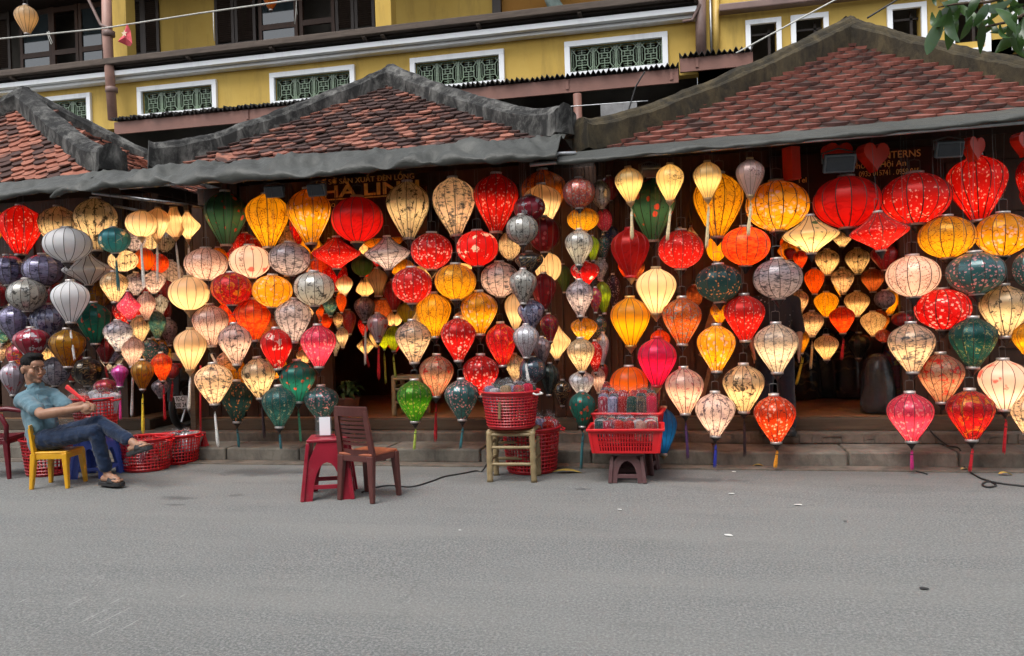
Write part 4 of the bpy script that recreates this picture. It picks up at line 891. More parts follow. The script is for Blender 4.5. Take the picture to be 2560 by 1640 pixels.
L('A', 1640, 450, 632, 230, 'round', 'cream_branch', 1, 8.3); L('A', 1810, 450, 655, 210, 'round', 'gray_floral', .2, 8.42)
L('A', 1255, 880, 1210, 285, 'drop', 'cream_branch', 1.1, 7.75); L('A', 1500, 890, 1130, 235, 'drop', 'lilac_land', .9, 7.98); L('A', 1690, 880, 1115, 245, 'drop', 'pink_land', 1, 8.08)
L('A', 1830, 960, 1200, 170, 'drop', 'crimson_leaf', .2, 8.3); L('A', 1410, 1095, 1410, 245, 'diamond', 'pink_magenta', 1, 7.7); L('A', 1610, 1110, 1400, 195, 'drop', 'pink_branch', 1, 7.92)
L('A', 1770, 1140, 1345, 155, 'drop', 'gray_floral', .9, 8.1); L('S', 210, 930, 1215, 265, 'drop', 'bluewhite_land', 1, 7.68); L('S', 420, 890, 1145, 190, 'drop', 'cream_branch', 1, 7.95)
L('S', 585, 840, 1105, 165, 'drop', 'teal_cream', .8, 8.05); L('S', 700, 910, 1165, 155, 'drop', 'lilac_land', 0, 8.2); L('S', 350, 1085, 1370, 215, 'drop', 'pink_branch', 1, 7.78, ('w', 'B', 1140, 800))
L('S', 520, 1110, 1330, 165, 'drop', 'teal_blossom', .7, 7.98); L('S', 640, 1150, 1340, 110, 'drop', 'teal_blossom', .1, 8.12); L('B', 1030, 385, 568, 142, 'vase', 'magenta', 0, 7.62, ('m', 'B', 1048, 840))
L('B', 1225, 345, 590, 190, 'drop', 'gold_land', 0, 7.66, ('y', 'B', 1240, 960)); L('B', 1380, 285, 520, 172, 'drop', 'orange_red', 1, 7.8, ('r', 'B', 1388, 840)); L('B', 1472, 375, 500, 118, 'round', 'crimson_leaf', .1, 8.1, ('r', 'B', 1463, 690))
L('B', 1375, 510, 662, 145, 'drop', 'bluewhite_land', 0, 8.0)
L('A', 1565, 212, 492, 335, 'round', 'cream_plain', 1, 7.62, ('w', 'A', 1615, 1040), rib='p', cap='w', hub='w'); L('A', 1742, 182, 520, 262, 'drop', 'cream_plain', 1.1, 7.78, ('w', 'A', 1770, 970), rib='p', cap='w', hub='w')
L('A', 1912, 172, 498, 218, 'bell', 'cream_plain', 1.3, 7.9, ('w', 'A', 1945, 980), rib='p', cap='w', hub='w'); L('A', 2062, 217, 522, 270, 'diamond', 'cream_plain', 1.1, 8.02, ('w', 'A', 2060, 910), rib='p', cap='w', hub='w')
L('A', 2080, 938, 1300, 430, 'round', 'cream_plain', 1, 7.66, None, rib='p', cap='w', hub='w'); L('D', 145, 245, 632, 300, 'drop', 'cream_plain', 1, 7.62, ('w', 'D', 155, 1005), rib='p', cap='w', hub='w')
# --- left part of the middle stall
L('C', 480, 155, 665, 400, 'drop', 'green_redflower', .35, 8.05); L('C', 880, 178, 685, 420, 'drop', 'yellow_branch', .8, 8.0); L('C', 1275, 128, 650, 420, 'drop', 'yellow_blossom', .8, 7.94)
L('E', 200, 345, 750, 470, 'round', 'red_silk', .75, 7.8, None, cap='w'); L('C', 290, 700, 1000, 400, 'round', 'pink_branch', .8, 7.84); L('C', 710, 672, 980, 390, 'round', 'pink_plum', .9, 7.8)
L('C', 1095, 642, 955, 390, 'round', 'lilac_land', .6, 7.78); L('C', 1545, 592, 890, 465, 'diamond', 'red_leaf', .8, 7.98); L('C', 540, 935, 1240, 390, 'round', 'multi_red', .4, 7.66)
L('C', 935, 958, 1260, 380, 'round', 'yellow_blossom', .8, 7.7); L('C', 1330, 922, 1245, 390, 'round', 'gray_floral', .6, 7.62); L('D', 330, 12, 402, 335, 'drop', 'pink_branch', .8, 7.76, ('w', 'D', 430, 600))
L('D', 743, -42, 352, 342, 'drop', 'orange_red', .9, 7.78); L('D', 1130, -42, 365, 345, 'drop', 'lilac_land', .8, 7.76); L('D', 1370, 208, 602, 340, 'drop', 'pink_magenta', 1, 7.66); L('D', 565, 195, 580, 310, 'drop', 'pink_floral', .9, 7.62)
L('D', 965, 238, 622, 302, 'drop', 'red_crane', .9, 7.64); L('D', 360, 578, 960, 350, 'drop', 'cream_land', 1, 7.62, ('w', 'D', 392, 1360)); L('D', 785, 522, 905, 322, 'drop', 'cream_floral', 1, 7.74, ('k', 'D', 800, 1290))
L('D', 1170, 548, 940, 342, 'drop', 'teal_redflower', .7, 7.78, ('g', 'D', 1200, 1310)); L('D', 590, 745, 1130, 300, 'drop', 'darkteal_leaf', .35, 7.92, ('t', 'D', 620, 1370)); L('D', 990, 795, 1180, 322, 'drop', 'teal_crane', .5, 7.6, ('t', 'D', 1010, 1390))
L('D', 1400, 792, 1120, 335, 'drop', 'teal_blossom', .4, 7.84)
for a in [('C', 1070, 550, 700, 190, 'drop', 'cream_floral', 1, 8.5), ('C', 1345, 620, 790, 140, 'drop', 'cream_branch', 1.2, 8.62), ('C', 1400, 780, 965, 200, 'round', 'orange_red', .8, 8.3), ('C', 1560, 850, 965, 170, 'round', 'orange_branch', .8, 8.4),
          ('C', 1620, 960, 1150, 170, 'drop', 'cream_plain', 1.2, 8.3), ('C', 1540, 985, 1155, 130, 'drop', 'yellow_plain', .9, 8.42), ('C', 1590, 1130, 1312, 105, 'drop', 'orange_branch', 1, 8.25), ('C', 1480, 1170, 1345, 145, 'drop', 'teal_cream', .7, 8.36),
          ('C', 1440, 1330, 1490, 135, 'drop', 'orange_red', .6, 8.46), ('C', 1560, 1320, 1470, 100, 'drop', 'cream_floral', .8, 8.5), ('C', 1665, 1290, 1520, 140, 'drop', 'crimson_leaf', .4, 8.6), ('D', 1600, 228, 415, 118, 'drop', 'cream_branch', 1.2, 8.34),
          ('D', 1540, 300, 490, 100, 'drop', 'gray_floral', 1, 8.44), ('D', 1230, 440, 580, 150, 'drop', 'cream_branch', .9, 8.4), ('C', 1300, 1180, 1350, 110, 'drop', 'cream_land', 1.1, 8.4), ('C', 1380, 1220, 1390, 90, 'drop', 'orange_branch', 1.1, 8.3)]: L(*a)
# --- hanging inside the middle opening
for a in [('M', 255, 310, 500, 205, 'round', 'green_plain', .3, 8.75), ('M', 280, 520, 692, 180, 'bell', 'cream_plain', 1.3, 8.9), ('M', 400, 430, 692, 190, 'vase', 'beige_plain', .15, 8.6), ('M', 550, 540, 832, 205, 'drop', 'crimson_leaf', .4, 8.95),
          ('M', 430, 700, 860, 155, 'drop', 'amber', .7, 9.3), ('M', 275, 700, 942, 205, 'drop', 'lilac_dark', 0, 8.55, ('w', 'M', 280, 1335)), ('M', 265, 900, 1080, 110, 'drop', 'red_leaf', .6, 8.9, ('r', 'M', 320, 1370)), ('M', 402, 860, 1128, 205, 'drop', 'lilac_red', .05, 8.4, ('r', 'M', 412, 1480)),
          ('M', 550, 840, 985, 175, 'round', 'cream_plain', 1.3, 9.1), ('M', 680, 755, 950, 185, 'drop', 'olive', .35, 8.95), ('M', 462, 1055, 1210, 122, 'diamond', 'lime', 1.1, 9.0, ('l', 'M', 480, 1520)), ('M', 555, 980, 1222, 155, 'drop', 'lime', .8, 8.7, ('l', 'M', 585, 1520)),
          ('M', 640, 340, 515, 235, 'round', 'yellow_branch', .8, 8.5), ('M', 420, 30, 235, 470, 'round', 'amber', .5, 9.5), ('M', 1180, 380, 480, 250, 'round', 'cream_plain', 1.1, 8.75), ('M', 850, 395, 490, 190, 'round', 'cream_plain', 1.1, 8.7), ('M', 1195, 850, 960, 110, 'drop', 'cream_plain', 1.1, 8.8),
          ('M', 105, 830, 1015, 130, 'drop', 'crimson_leaf', .4, 8.7), ('M', 265, 200, 290, 90, 'drop', 'cream_plain', 1.5, 8.9), ('M', 1010, 690, 800, 200, 'round', 'amber', .5, 9.4), ('M', 1085, 1090, 1180, 60, 'drop', 'amber', .4, 9.4)]: L(*a)
# --- right part of the middle stall
L('E', 660, 205, 720, 400, 'drop', 'cream_floral', .6, 8.04); L('E', 1075, 168, 690, 400, 'drop', 'cream_land', .6, 8.0); L('E', 1475, 132, 660, 420, 'drop', 'red_leaf', .6, 8.05); L('E', 470, 708, 1000, 425, 'diamond', 'lilac_land', .6, 7.9)
L('E', 880, 672, 1000, 380, 'round', 'red_blossom', .85, 7.84); L('E', 1295, 652, 970, 390, 'round', 'red_crane', .85, 7.82); L('E', 695, 988, 1310, 370, 'round', 'red_blossom', .75, 7.66); L('E', 1100, 958, 1275, 380, 'round', 'yellow_branch', .8, 7.68)
L('E', 1500, 938, 1250, 350, 'round', 'pink_land', .7, 7.92); L('X', 1084, 735, 842, 88, 'drop', 'yellow_branch', .85, 7.78); L('X', 1198, 730, 835, 93, 'drop', 'yellow_blossom', .85, 7.76)
L('F', 580, 128, 440, 270, 'drop', 'cream_land', .9, 7.66, hub='d'); L('F', 925, 108, 425, 265, 'drop', 'red_blossom', .9, 7.64); L('F', 1245, 148, 465, 240, 'drop', 'multi_red', .8, 7.84); L('F', 765, 388, 695, 260, 'drop', 'tan_redflower', .85, 7.74, ('r', 'F', 780, 1025))
L('F', 1095, 388, 692, 280, 'drop', 'red_blossom', .85, 7.74); L('F', 595, 578, 885, 265, 'drop', 'green_blossom', .45, 7.6, ('l', 'F', 595, 1092)); L('F', 950, 572, 870, 260, 'drop', 'teal_blossom', .35, 7.58, ('t', 'F', 945, 1085))
# --- first wrapped string column and the plain lanterns behind it
L('G', 505, 98, 560, 420, 'drop', 'amber', .55, 8.5); L('G', 490, 232, 620, 360, 'drop', 'cream_plain', .8, 8.18, None, rib='p'); L('G', 370, 330, 562, 290, 'round', 'crimson_star', 0, 7.72); L('G', 310, 506, 770, 300, 'round', 'gray_floral', 0, 7.5)
L('G', 510, 522, 840, 290, 'round', 'crimson_sprig', .2, 7.98); L('G', 200, 660, 912, 200, 'round', 'cream_branch', .9, 8.12); L('G', 380, 842, 1040, 260, 'drop', 'black_gold', 0, 7.66); L('G', 550, 856, 1125, 250, 'round', 'cream_plain', .9, 8.2, None, rib='p')
L('G', 690, 960, 1212, 135, 'drop', 'green_plain', .2, 8.42); L('G', 325, 1006, 1312, 250, 'drop', 'gray_floral', 0, 7.48); L('G', 510, 1042, 1372, 240, 'drop', 'crimson_sprig', .2, 7.96); L('N', 290, 400, 782, 225, 'drop', 'cream_plain', .9, 7.98, None, rib='p')
L('N', 460, 470, 772, 290, 'drop', 'bluewhite_floral', 0, 7.66); L('N', 410, 737, 1082, 280, 'drop', 'white_branch', 0, 7.46, ('w', 'H', 480, 570)); L('N', 650, 622, 912, 205, 'drop', 'multi_crimson', 0, 7.92); L('N', 730, 720, 1100, 305, 'diamond', 'cream_plain', .9, 8.22, None, rib='p')
L('N', 580, 870, 1152, 195, 'drop', 'lilac_dark', 0, 7.68); L('N', 480, 1082, 1355, 290, 'round', 'navy_blossom', 0, 7.58); L('N', 290, 1050, 1342, 205, 'drop', 'cream_branch', .8, 7.92); L('N', 665, 1152, 1482, 215, 'drop', 'black_green', 0, 7.72); L('N', 800, 1330, 1600, 185, 'drop', 'black_gold', 0, 7.95)
# --- second wrapped string column
L('G', 835, 168, 440, 300, 'round', 'coral_multi', 0, 7.55); L('G', 1030, 195, 440, 175, 'round', 'gray_floral', 0, 7.75); L('G', 1110, 150, 372, 175, 'round', 'crimson_leaf', 0, 8.3); L('G', 870, 440, 652, 290, 'round', 'yellow_branch', .8, 7.68); L('G', 1060, 450, 652, 150, 'round', 'pink_magenta', .1, 7.86)
L('G', 840, 642, 960, 260, 'drop', 'gray_floral', .9, 7.54); L('G', 955, 700, 922, 130, 'drop', 'lime', .4, 7.72); L('G', 1060, 690, 912, 115, 'drop', 'teal_blossom', .1, 7.86); L('G', 1120, 608, 770, 165, 'round', 'navy_gold', 0, 8.1)
L('N', 1040, 60, 312, 320, 'drop', 'red_crane', .9, 7.7); L('N', 1200, 30, 255, 175, 'drop', 'lilac_land', .1, 7.84); L('N', 980, 262, 640, 290, 'drop', 'lilac_land', .9, 7.48); L('N', 1220, 272, 612, 175, 'drop', 'lime', .5, 7.82); L('N', 1150, 340, 602, 140, 'drop', 'multi_crimson', .2, 7.66)
L('N', 1340, 200, 540, 150, 'drop', 'plum_blossom', 0, 8.08); L('N', 1030, 660, 912, 290, 'drop', 'yellow_blossom', .9, 7.66); L('N', 1205, 640, 905, 130, 'drop', 'teal_blossom', .1, 7.84); L('N', 990, 882, 1232, 300, 'drop', 'cream_branch', 1, 7.44); L('N', 1145, 910, 1242, 155, 'drop', 'red_blossom', .6, 7.6)
L('N', 1232, 825, 1150, 140, 'drop', 'white_branch', 0, 7.8); L('N', 1000, 1232, 1500, 270, 'drop', 'white_branch', .8, 7.58); L('N', 1175, 1190, 1460, 155, 'drop', 'pink_branch', .8, 7.7); L('N', 1240, 1150, 1340, 95, 'drop', 'crimson_leaf', .1, 7.86); L('N', 1265, 1350, 1530, 175, 'drop', 'red_blossom', .7, 7.92)
L('H', 925, 668, 955, 222, 'drop', 'teal_redflower', .1, 7.42, ('t', 'H', 925, 1300))
# --- right stall front
for i, (cx_, t0, b0, tx, ty, f) in enumerate([(248, 140, 440, 248, 755, 'cream_scene'), (615, 110, 425, 607, 762, 'cream_scene'), (942, 90, 405, 935, 825, 'cream_scene'), (1316, 65, 380, 1310, 722, 'pink_scene')]):
    L('I', cx_, t0, b0, 245, 'drop', f, (1.0 if i < 3 else .05), 7.52+.01*i, ('c', 'I', tx, ty), cap='w', hub='w', rib='p')
L('I', 465, 232, 770, 400, 'drop', 'green_redflower', .5, 8.02); L('I', 1045, 192, 740, 430, 'drop', 'yellow_branch', .7, 8.06); L('I', 1550, 262, 690, 540, 'round', 'yellow_blossom', .75, 7.96); L('I', 262, 678, 1090, 335, 'drop', 'red_silk', .12, 7.78, None, cap='r', hub='w', rib='r')
L('I', 712, 688, 1020, 395, 'round', 'red_leaf', .9, 7.84); L('I', 1280, 657, 990, 420, 'round', 'orange_red', .9, 7.82); L('K', 230, 772, 1095, 480, 'diamond', 'cream_lily', .9, 7.74); L('K', 548, 432, 870, 565, 'round', 'red_silk', .55, 7.9); L('K', 1150, 402, 835, 570, 'round', 'red_leaf', .6, 7.88)
L('K', 1680, 248, 815, 490, 'drop', 'red_leaf', .6, 8.0); L('K', 825, 742, 1070, 490, 'diamond', 'red_leaf', .8, 7.66); L('K', 1420, 778, 1135, 460, 'round', 'yellow_branch', .8, 7.8); L('K', 1920, 748, 1115, 440, 'round', 'yellow_blossom', .8, 7.8); L('K', 1125, 1122, 1475, 440, 'round', 'pink_branch', .8, 7.68)
L('K', 1670, 1092, 1450, 470, 'round', 'teal_blossom', .4, 7.66); L('K', 2150, 1080, 1400, 270, 'round', 'teal_blossom', .4, 7.68); L('K', 2140, 262, 690, 200, 'drop', 'red_leaf', .5, 7.98); L('L', 1130, 67, 350, 370, 'round', 'red_blossom', .85, 7.8); L('L', 1570, 42, 402, 330, 'drop', 'cream_floral', .9, 7.78)
L('I', 1035, 988, 1310, 395, 'round', 'darkteal_leaf', .4, 7.76); L('I', 1552, 942, 1280, 420, 'round', 'lilac_land', .25, 7.68); L('I', 495, 1022, 1412, 352, 'drop', 'cream_plain', 1, 7.72, None, rib='p', cap='w', hub='w'); L('J', 1210, -72, 305, 340, 'drop', 'red_leaf', .9, 7.76); L('J', 255, -50, 348, 330, 'drop', 'yellow_plain', .9, 7.76, None, rib='r', cap='y', hub='w')
L('J', 690, -48, 335, 330, 'drop', 'orange_floral', .8, 7.72); L('J', 978, 182, 562, 322, 'drop', 'yellow_blossom', 1, 7.7); L('J', 485, 288, 682, 330, 'drop', 'hot_pink', .8, 7.62, None, rib='r', cap='r', hub='w'); L('J', 245, 525, 810, 322, 'round', 'orange_plain', .9, 7.78, None, rib='r'); L('J', 703, 538, 915, 325, 'drop', 'pink_leaf', 1, 7.62, ('p', 'J', 722, 1275))
L('J', 967, 745, 1102, 330, 'drop', 'lilac_bird', 1, 7.56, ('b', 'J', 972, 1365)); L('J', 1205, 512, 900, 345, 'drop', 'cream_bird', 1, 7.68, ('k', 'J', 1218, 1265)); L('J', 1475, 168, 570, 360, 'drop', 'cream_cloud', 1, 7.62); L('J', 1460, 768, 1155, 340, 'drop', 'orange_blossom', .9, 7.6, ('o', 'J', 1450, 1370)); L('J', 540, 872, 1252, 215, 'drop', 'blue_silk', .35, 7.86, None, hub='w', rib='r')
L('L', 908, 312, 655, 310, 'drop', 'cream_land', 1, 7.62); L('L', 1352, 272, 620, 315, 'drop', 'teal_yellow', .45, 7.64); L('L', 1118, 528, 870, 310, 'drop', 'tan_redflower', .85, 7.7); L('L', 1563, 572, 922, 330, 'drop', 'pink_plum', 1, 7.62, ('r', 'L', 1553, 1225)); L('L', 900, 808, 1147, 310, 'drop', 'pink_magenta', .9, 7.56, ('m', 'L', 905, 1352)); L('L', 1328, 788, 1137, 315, 'drop', 'multi_red', .8, 7.54, ('r', 'L', 1318, 1362))
L('L', 1745, 305, 545, 220, 'drop', 'yellow_branch', .9, 7.7); L('L', 1740, 825, 1095, 230, 'drop', 'cream_land', 1, 7.58); L('K', 2145, 500, 720, 150, 'drop', 'red_leaf', .3, 8.3)
# --- small ones hanging inside the right opening
for a in [(725, 245, 490, 225, 'cream_floral', 1, 9.2), (1015, 235, 480, 230, 'cream_floral', .6, 9.5), (600, 430, 672, 192, 'orange_branch', 1, 9.0), (870, 425, 672, 212, 'cream_land', .9, 9.3), (1160, 430, 652, 217, 'orange_brown', .9, 9.4), (465, 640, 862, 165, 'cream_land', .9, 9.2), (715, 655, 892, 225, 'yellow_branch', 1, 9.1),
          (1015, 650, 887, 232, 'cream_branch', 1, 9.2), (865, 800, 1050, 235, 'orange_red', 1, 8.95), (580, 840, 1082, 216, 'cream_land', 1.1, 8.9), (1165, 845, 1077, 230, 'cream_branch', .7, 9.1), (715, 1070, 1302, 225, 'cream_branch', 1.1, 8.8), (470, 1020, 1242, 155, 'yellow_branch', .8, 8.7), (870, 70, 217, 185, 'cream_floral', .7, 8.9),
          (1320, 640, 872, 165, 'yellow_branch', .9, 8.9), (1275, 640, 812, 190, 'lilac_dark', 0, 8.5), (1265, 1015, 1140, 145, 'coral_multi', .4, 9.0), (465, 260, 425, 135, 'orange_red', .8, 8.7), (1270, 200, 442, 255, 'crimson_leaf', .3, 8.8), (1440, 850, 985, 195, 'crimson_leaf', .2, 8.7), (1030, 1050, 1290, 235, 'black_green', 0, 9.3), (365, 230, 340, 120, 'crimson_leaf', .2, 9.0), (1560, 130, 300, 170, 'amber', .4, 8.9)]:
    tas = {580: ('c', 'Q', 580, 1380), 470: ('y', 'Q', 420, 1540), 865: ('r', 'Q', 850, 1300)}.get(a[0])
    L('Q', a[0], a[1], a[2], a[3], 'drop' if a[0] not in (1275, 1440, 1265) else 'round', a[4], a[5], a[6], tas)
# --- warm little ones strung deeper, glimpsed in the gaps
rf = random.Random(77); FILL = ['cream_branch', 'yellow_branch', 'orange_red', 'cream_floral', 'amber', 'yellow_plain', 'orange_branch', 'red_leaf', 'cream_plain', 'pink_land', 'orange_brown', 'multi_red']
for i in range(52):
    if i < 20: xp, yp, Yf = 545+rf.uniform(0, 290), 520+rf.uniform(0, 330), 8.5
    elif i < 32: xp, yp, Yf = 900+rf.uniform(0, 300), 540+rf.uniform(0, 300), rf.uniform(8.9, 9.8)
    elif i < 42: xp, yp, Yf = 1520+rf.uniform(0, 380), 540+rf.uniform(0, 300), 8.5
    else: xp, yp, Yf = 1960+rf.uniform(0, 330), 580+rf.uniform(0, 290), rf.uniform(9.6, 10.6)
    w_ = rf.uniform(34, 52); L('X', xp, yp, yp+w_*rf.uniform(1.1, 1.35), w_, rf.choice(['drop', 'drop', 'round', 'diamond']), rf.choice(FILL), rf.uniform(.7, 1.3), Yf+rf.uniform(-.07, .07))
DARKF = ['crimson_leaf', 'purple_land', 'teal_blossom', 'gold_land', 'cream_floral', 'lilac_land', 'multi_crimson', 'red_blossom', 'bluewhite_land']
for i in range(34):
    if i < 18: xp, yp, Yf, ff = rf.uniform(0, 470), rf.uniform(570, 900), 8.42, rf.choice(DARKF)
    else: xp, yp, Yf, ff = rf.uniform(545, 840), rf.uniform(560, 900), 8.38, rf.choice(FILL)
    w_ = rf.uniform(52, 76); L('X', xp, yp, yp+w_*rf.uniform(.95, 1.2), w_, rf.choice(['drop', 'round']), ff, rf.choice([0, .4, .7]) if i < 18 else rf.uniform(.5, .9), Yf+rf.uniform(-.08, .08))
# --- balcony
L('X', 65, 14, 84, 54, 'drop', 'cream_plain', .12, 14.9); L('X', 676, -22, 24, 36, 'drop', 'amber', .1, 15.2)

LWORD = {'drop': 'balloon', 'round': 'round', 'diamond': 'diamond', 'bell': 'pear-shaped', 'vase': 'vase-shaped'}
LAN = []
for (z, cx_, top, bot, w, shape, fb_, lit, Y, tas, kw) in LST:
    ox, oy, s = ZN[z]; X0 = ox+cx_/s; T = oy+top/s; Bt = oy+bot/s; W = w/s
    Pt = at(X0, (T+Bt)/2, Y); sc_ = scl(Pt); wm_, hm = W/sc_, (Bt-T)/sc_
    Pt = Pt+Vector((0, 0, hm/2))                                   # top of the silk
    LAN.append(dict(p=Pt, w=wm_, h=hm, shape=shape, fb=fb_, lit=lit, Y=Y, tas=tas, kw=kw, X=X0, T=T, B=Bt, W=W))
# labels that single each one out
for l in LAN:
    st_ = '' if l['lit'] >= .3 else 'unlit '
    size = 'small ' if l['w'] < .27 else ('large ' if l['w'] > .56 else '')
    place = ' on the balcony' if l['Y'] > 14 else (' inside the stall' if l['Y'] >= 8.4 else '')
    l['short'] = FB[l['fb']][0]+' '+LWORD[l['shape']]+' lantern'; l['base'] = (st_+size+l['short']).strip(); l['place'] = place
from collections import Counter
cnt = Counter(l['base']+l['place'] for l in LAN); used_lab = set()
for l in LAN:
    lab = l['base']+l['place']
    if cnt[lab] > 1:
        cand = []
        for o_ in LAN:
            if o_ is l or o_['short'] == l['short'] or (o_['Y'] >= 8.4) != (l['Y'] >= 8.4): continue
            dx, dz = o_['X']-l['X'], (o_['T']+o_['B'])/2-(l['T']+l['B'])/2; d = math.hypot(dx, dz*.8)
            rel = 'above' if dz > abs(dx) else ('below' if -dz > abs(dx) else 'beside')
            cand.append((d*(1 if cnt[o_['base']+o_['place']] == 1 else 1.25), rel, o_))
        cand.sort(key=lambda c: c[0]); lab2 = None
        for d, rel, o_ in cand[:12]:
            q = l['base']+' hanging '+rel+' the '+o_['base']
            if q not in used_lab and len(q.split()) <= 16: lab2 = q; break
        lab = lab2 or lab
    else: lab = l['base']+(l['place'] or ' hanging at the stall front')
    used_lab.add(lab); l['label'] = lab
CAPS = {'s': 'brass', 'w': 'wood_cap', 'y': 'gold_cap', 'r': None}
_red = mat_simple('red_cap', (.5, .015, .02), .4, .2, 30)
WARM = (1.0, .76, .46)
for i, l in enumerate(LAN):
    kw = l['kw']; shade, frame, rt, rb = SH[l['shape']]; w, h = l['w'], l['h']; P = l['p']
    root = empty('silk_lantern', P, random.uniform(0, 6.28)); root.rotation_euler = (random.gauss(0, .022), random.gauss(0, .022), root.rotation_euler.z)
    tag(root, l['label'], 'lantern', 'silk lanterns hanging at the stalls')
    link('shade', shade, fab(l['fb']), root, (0, 0, 0), None, (w, w, h), True)
    link('frame', frame, M['rib_pale'] if kw.get('rib') == 'p' else (_red if kw.get('rib') == 'r' and 'red' in l['fb'] else M['rib']), root, (0, 0, 0), None, (w, w, h), True)
    ct = kw.get('cap', 's'); cm = M[CAPS[ct]] if CAPS.get(ct) else _red
    ch = min(.026, h*.06)
    link('cap', CAPM, cm, root, (0, 0, ch*.35), None, (rt*w, rt*w, ch), True); link('cap', CAPM, cm, root, (0, 0, -h-ch*.2), None, (rb*w, rb*w, ch), True)
    hm_ = M['wood_cap'] if kw.get('hub') == 'w' else M['dark_hub']
    hh = min(.075, w*.17); link('hub', HUBM, hm_, root, (0, 0, -h-ch*.6), None, (rb*w*.95, rb*w*.95, hh), True)
    bw = max(rt*w*1.5, .035); bh = min(.13, w*.3)
    link('bail', BAILM, M['wire'], root, (0, 0, ch*.5), (0, 0, random.uniform(-.4, .4)-root.rotation_euler.z+.2), (bw, .06, bh), True)
    topz = 2.97 if l['Y'] < 14 else 9.3
    cl = topz-(P.z+bh)
    if cl > .02: link('cord', CORDM, M['wire'], root, (0, 0, bh), None, (.0016, .0016, cl), True)
    if l['tas']:
        tc, tz, tx, ty = l['tas']; ox, oy, s = ZN[tz]; E_ = at(ox+tx/s, oy+ty/s, l['Y']); z0 = -h-ch*.6-hh*.9; L_ = max(.1, (P.z+z0)-E_.z)
        bl = max(.02, L_*.26); link('string', CORDM, TM[tc], root, (0, 0, z0-bl), None, (.0035, .0035, bl+.02), True)
        off = Vector((E_.x-P.x, 0, 0)); off.rotate(Matrix.Rotation(-root.rotation_euler.z, 3, 'Z'))
        ang = math.atan2(off.length, max(L_-bl, .05)); ax = Vector((0, 0, -1)).cross(off.normalized()) if off.length > .004 else Vector((1, 0, 0))
        tl = link('tassel', TASM, TM[tc], root, (0, 0, z0-bl), None, (.0135, .0135, L_-bl), True)
        tl.rotation_mode = 'QUATERNION'; tl.rotation_quaternion = Matrix.Rotation(min(ang, .5), 4, ax).to_quaternion()
        link('bead', BEADM, TM['w'] if tc in 'wc' else M['dark_hub'], root, (0, 0, z0-bl), None, (.013, .013, .013), True)
    if l['lit'] > 0:
        redk = .85 if l['fb'].startswith(('red', 'orange', 'hot', 'multi_red')) else 1.0; down = i % 4 != 0
        ld = bpy.data.lights.new('bulb', 'SPOT' if down else 'POINT'); ld.energy = LITE*l['lit']*(w/.46)**2*redk*(1.75 if down else .66)
        if down: ld.spot_size = math.radians(172); ld.spot_blend = .85
        ld.energy *= 1.0; ld.color = WARM if l['Y'] < 8.4 else (1.0, .64, .28); ld.shadow_soft_size = min(.04, w*.1)
        lo = bpy.data.objects.new('bulb', ld); col.objects.link(lo); adopt(lo, root, True); lo.location = (0, 0, -h*((.30 if l['shape'] == 'drop' else .26) if down else .6))
print('lanterns', len(LAN), 'labels', len(set(l['label'] for l in LAN)))
